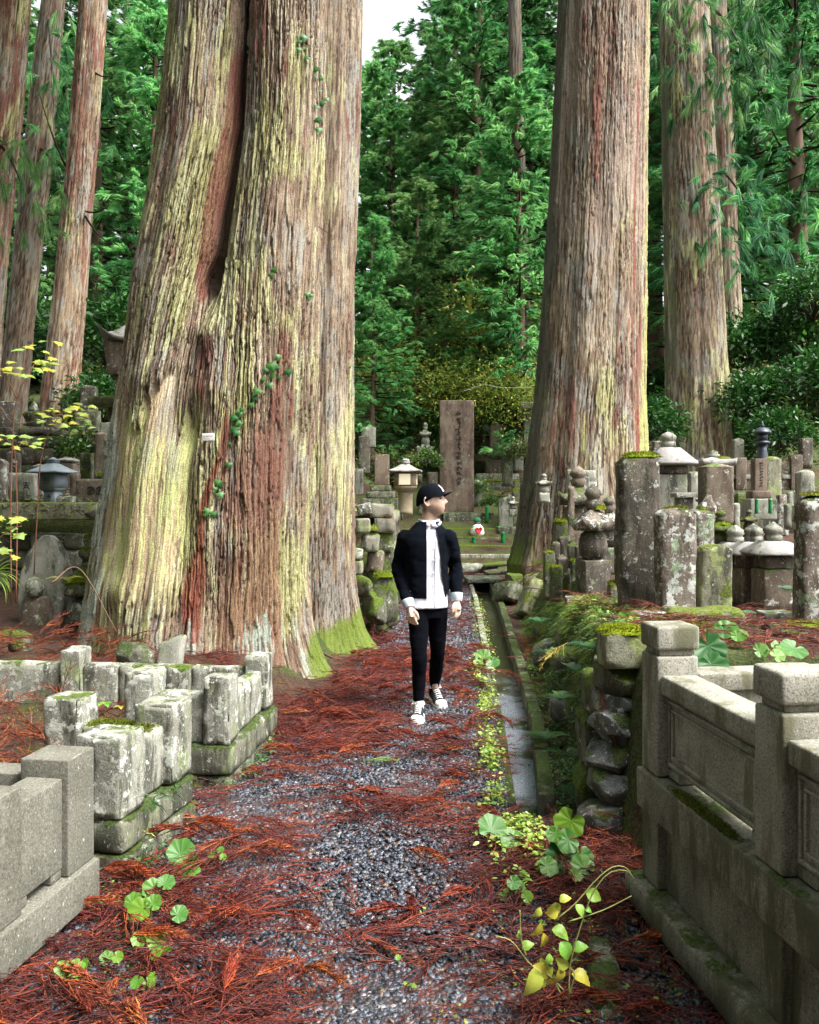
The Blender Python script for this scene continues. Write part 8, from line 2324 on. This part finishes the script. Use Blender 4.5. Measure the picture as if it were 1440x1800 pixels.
# loose bark strips
def bark_strip(pts, w, label):
    q = []
    for (px, py) in pts:
        h, nn = on_trunk(px, py); q.append(np.array(h + nn * .02))
    V, F = tube_v(spline(q, 10), np.interp(np.linspace(0, 1, 10), [0, .15, .8, 1], [w * .4, w, w * .9, w * .1]), 6, flat=.25)
    tag(mesh_obj('bark_strip', V, F, plain('dark_purple_bark', (.075, .05, .055), rough=.7), None), label, 'bark strip')
bark_strip([(561, 455), (560, 475), (557, 502)], .016, 'dark purplish strip of bark hanging loose on the right stem of the twin cedar')
bark_strip([(557, 398), (570, 406), (582, 414)], .007, 'small splinter of bark sticking out of the right stem of the twin cedar')
# ---------------------------------------------------------------- more small stones on the slopes and terraces
rf = random.Random(31)
for (px, pb, Yk, wpx, hpx, mt, kind, lab) in (
    (893, 838, 22.5, 18, 40, MS_, 'flat', 'mossy square post right of the pillar monument'),
    (912, 812, 24, 16, 36, GY_, 'arch', 'grey round-topped stone right of the pillar monument'),
    (840, 868, 22, 14, 26, GY_, 'peak', 'little pointed stone close right of the tall brown slab'),
    (925, 872, 20, 18, 34, MS_, 'flat', 'mossy post touching the left side of the broad cedar'),
    (760, 860, 21, 18, 30, GD_, 'flat', 'dark block between the glowing lantern and the tall slab'),
    (745, 885, 19, 22, 24, MS_, 'arch', 'mossy rounded stone at the foot of the tall slab'),
    (640, 812, 19, 20, 46, GD_, 'flat', 'dark post between the smooth cedar and the brown pillar tombstone'),
    (630, 858, 16, 16, 38, GY_, 'peak', 'grey pointed stone against the smooth cedar'),
    (648, 770, 23, 24, 20, GY_, 'flat', 'flat pale stone high between the smooth cedar and the lantern'),
    (1145, 870, 13, 22, 60, GD_, 'flat', 'dark stone in the gap left of the pyramid-roofed tower'),
    (1222, 880, 12, 16, 54, GY_, 'peak', 'grey pointed stone between the pyramid-roofed tower and the brown pillar'),
    (1306, 905, 10.4, 20, 40, MS_, 'arch', 'mossy rounded stone left of the reddish memorial post'),
    (1378, 905, 10.0, 18, 36, GW_, 'flat', 'white-flecked post right of the reddish memorial post'),
    (1420, 870, 11.5, 26, 44, GY_, 'arch', 'grey tombstone beyond the pale one at the right edge'),
    (1300, 800, 17, 18, 30, GY_, 'arch', 'small grey tombstone on the dark slope above the far granite fence'),
    (1420, 800, 16, 20, 30, GD_, 'flat', 'dark block on the slope at the right edge above the far granite fence'),
    (1388, 762, 19, 16, 26, GY_, 'peak', 'pointed grey stone high on the dark slope at the right'),
    (88, 772, 15, 26, 40, GD_, 'flat', 'dark block between the mossy cup stone and the red-brown cedar'),
    (110, 800, 14.6, 20, 36, GY_, 'arch', 'grey rounded stone at the foot of the red-brown cedar'),
    (150, 830, 12.4, 20, 34, MS_, 'flat', 'mossy post behind the crested stone'),
    (10, 745, 16, 30, 40, GD_, 'flat', 'dark stone at the left edge behind the layered platform'),
    (198, 880, 10.9, 16, 60, GD_, 'arch', 'dark rounded stone touching the twin cedar behind the terrace wall'),
    (28, 885, 10.4, 18, 24, MS_, 'arch', 'mossy little stone on the carved slab at the left')):
    o = tablet(px - wpx / 2, px + wpx / 2, pb - hpx, pb, Yk, mt, lab, depth=.85, top=kind, rise=.3, sp=.08, bury=.25)
for (px, pb, Yk, wpx, hpx, mt, lab) in ((958, 880, 13, 26, 50, GY_, 'weathered grave tower at the left flank of the broad cedar'), (1322, 945, 9.0, 26, 52, GD_, 'dark grave tower behind the middle onion tower'),
                                        (1240, 905, 10, 22, 44, MS_, 'mossy grave tower in front of the brown pillar tombstone'), (1135, 905, 10.5, 24, 56, GD_, 'dark grave tower between the moss-capped tombstone and the broad cedar'), (903, 905, 18.6, 18, 34, GY_, 'tiny grave tower on the steps beside the broad cedar')):
    small_pagoda(px, pb - hpx, pb, wpx, Yk, mt, lab)
# rough stones and ferns bedded in the bank
for k, (x, y, z, w, lab) in enumerate(((1.02, 4.55, .22, .26, 'wet lichened stone low in the bank nearest the rock stack'), (1.06, 5.05, .40, .24, 'lichened stone jutting from the bank a little farther on'), (1.03, 5.65, .16, .28, 'broad stone at the foot of the bank level with the man'),
                                       (1.14, 6.35, .38, .24, 'stone half sunk in moss in the middle of the bank'), (1.20, 7.5, .18, .3, 'rough stone low in the bank beyond the man'), (1.36, 8.8, .2, .3, 'rough stone in the bank near the leaning pillar stone'), (1.00, 4.30, .02, .22, 'wet stone at the very foot of the bank beside the rock stack'), (1.10, 4.75, .56, .2, 'mossy stone high in the bank just behind the rock stack'), (1.02, 5.30, .02, .2, 'dark stone at the bank foot among small weeds'), (1.13, 5.75, .52, .22, 'flat wet stone near the top of the bank before the man'), (1.08, 6.1, .02, .24, 'squat stone at the bank foot beside the water'), (1.24, 7.0, .44, .22, 'lichened stone near the bank top, level with the shoes'))):
    tag(boulder('rock', w * 1.25, w, w * .75, (x + .08, y, z - .08), M['wet_rock'] if k % 2 == 0 else MS_, None, 140 + k, (0, 0, k), sp=.025, amp=.3), lab, 'rock')
for k, (px, py, Y, lab) in enumerate(((1010, 1180, 5.0, 'drooping fern on the bank above the wet lichened stone'), (985, 1230, 5.2, 'dark fern hanging over the middle of the bank'), (1030, 1265, 4.45, 'fern sprouting beside the top of the rock stack'),
                                      (1000, 1330, 4.6, 'leafy fern low on the bank left of the rock stack'), (970, 1150, 6.3, 'small fern on the bank level with the man'), (1040, 1140, 5.0, 'grassy fern behind the mossy end block'), (1015, 1400, 4.25, 'fern at the foot of the rock stack'),
                                      (960, 1300, 5.3, 'low fern in the bottom of the bank'), (950, 1095, 8.2, 'fern on the bank beyond the man'))):
    fern(px, py, Y, lab, 9, 44 if Y < 5.5 else 34, ((.02, .075, .018), (.05, .14, .025), (.03, .10, .03))[k % 3])
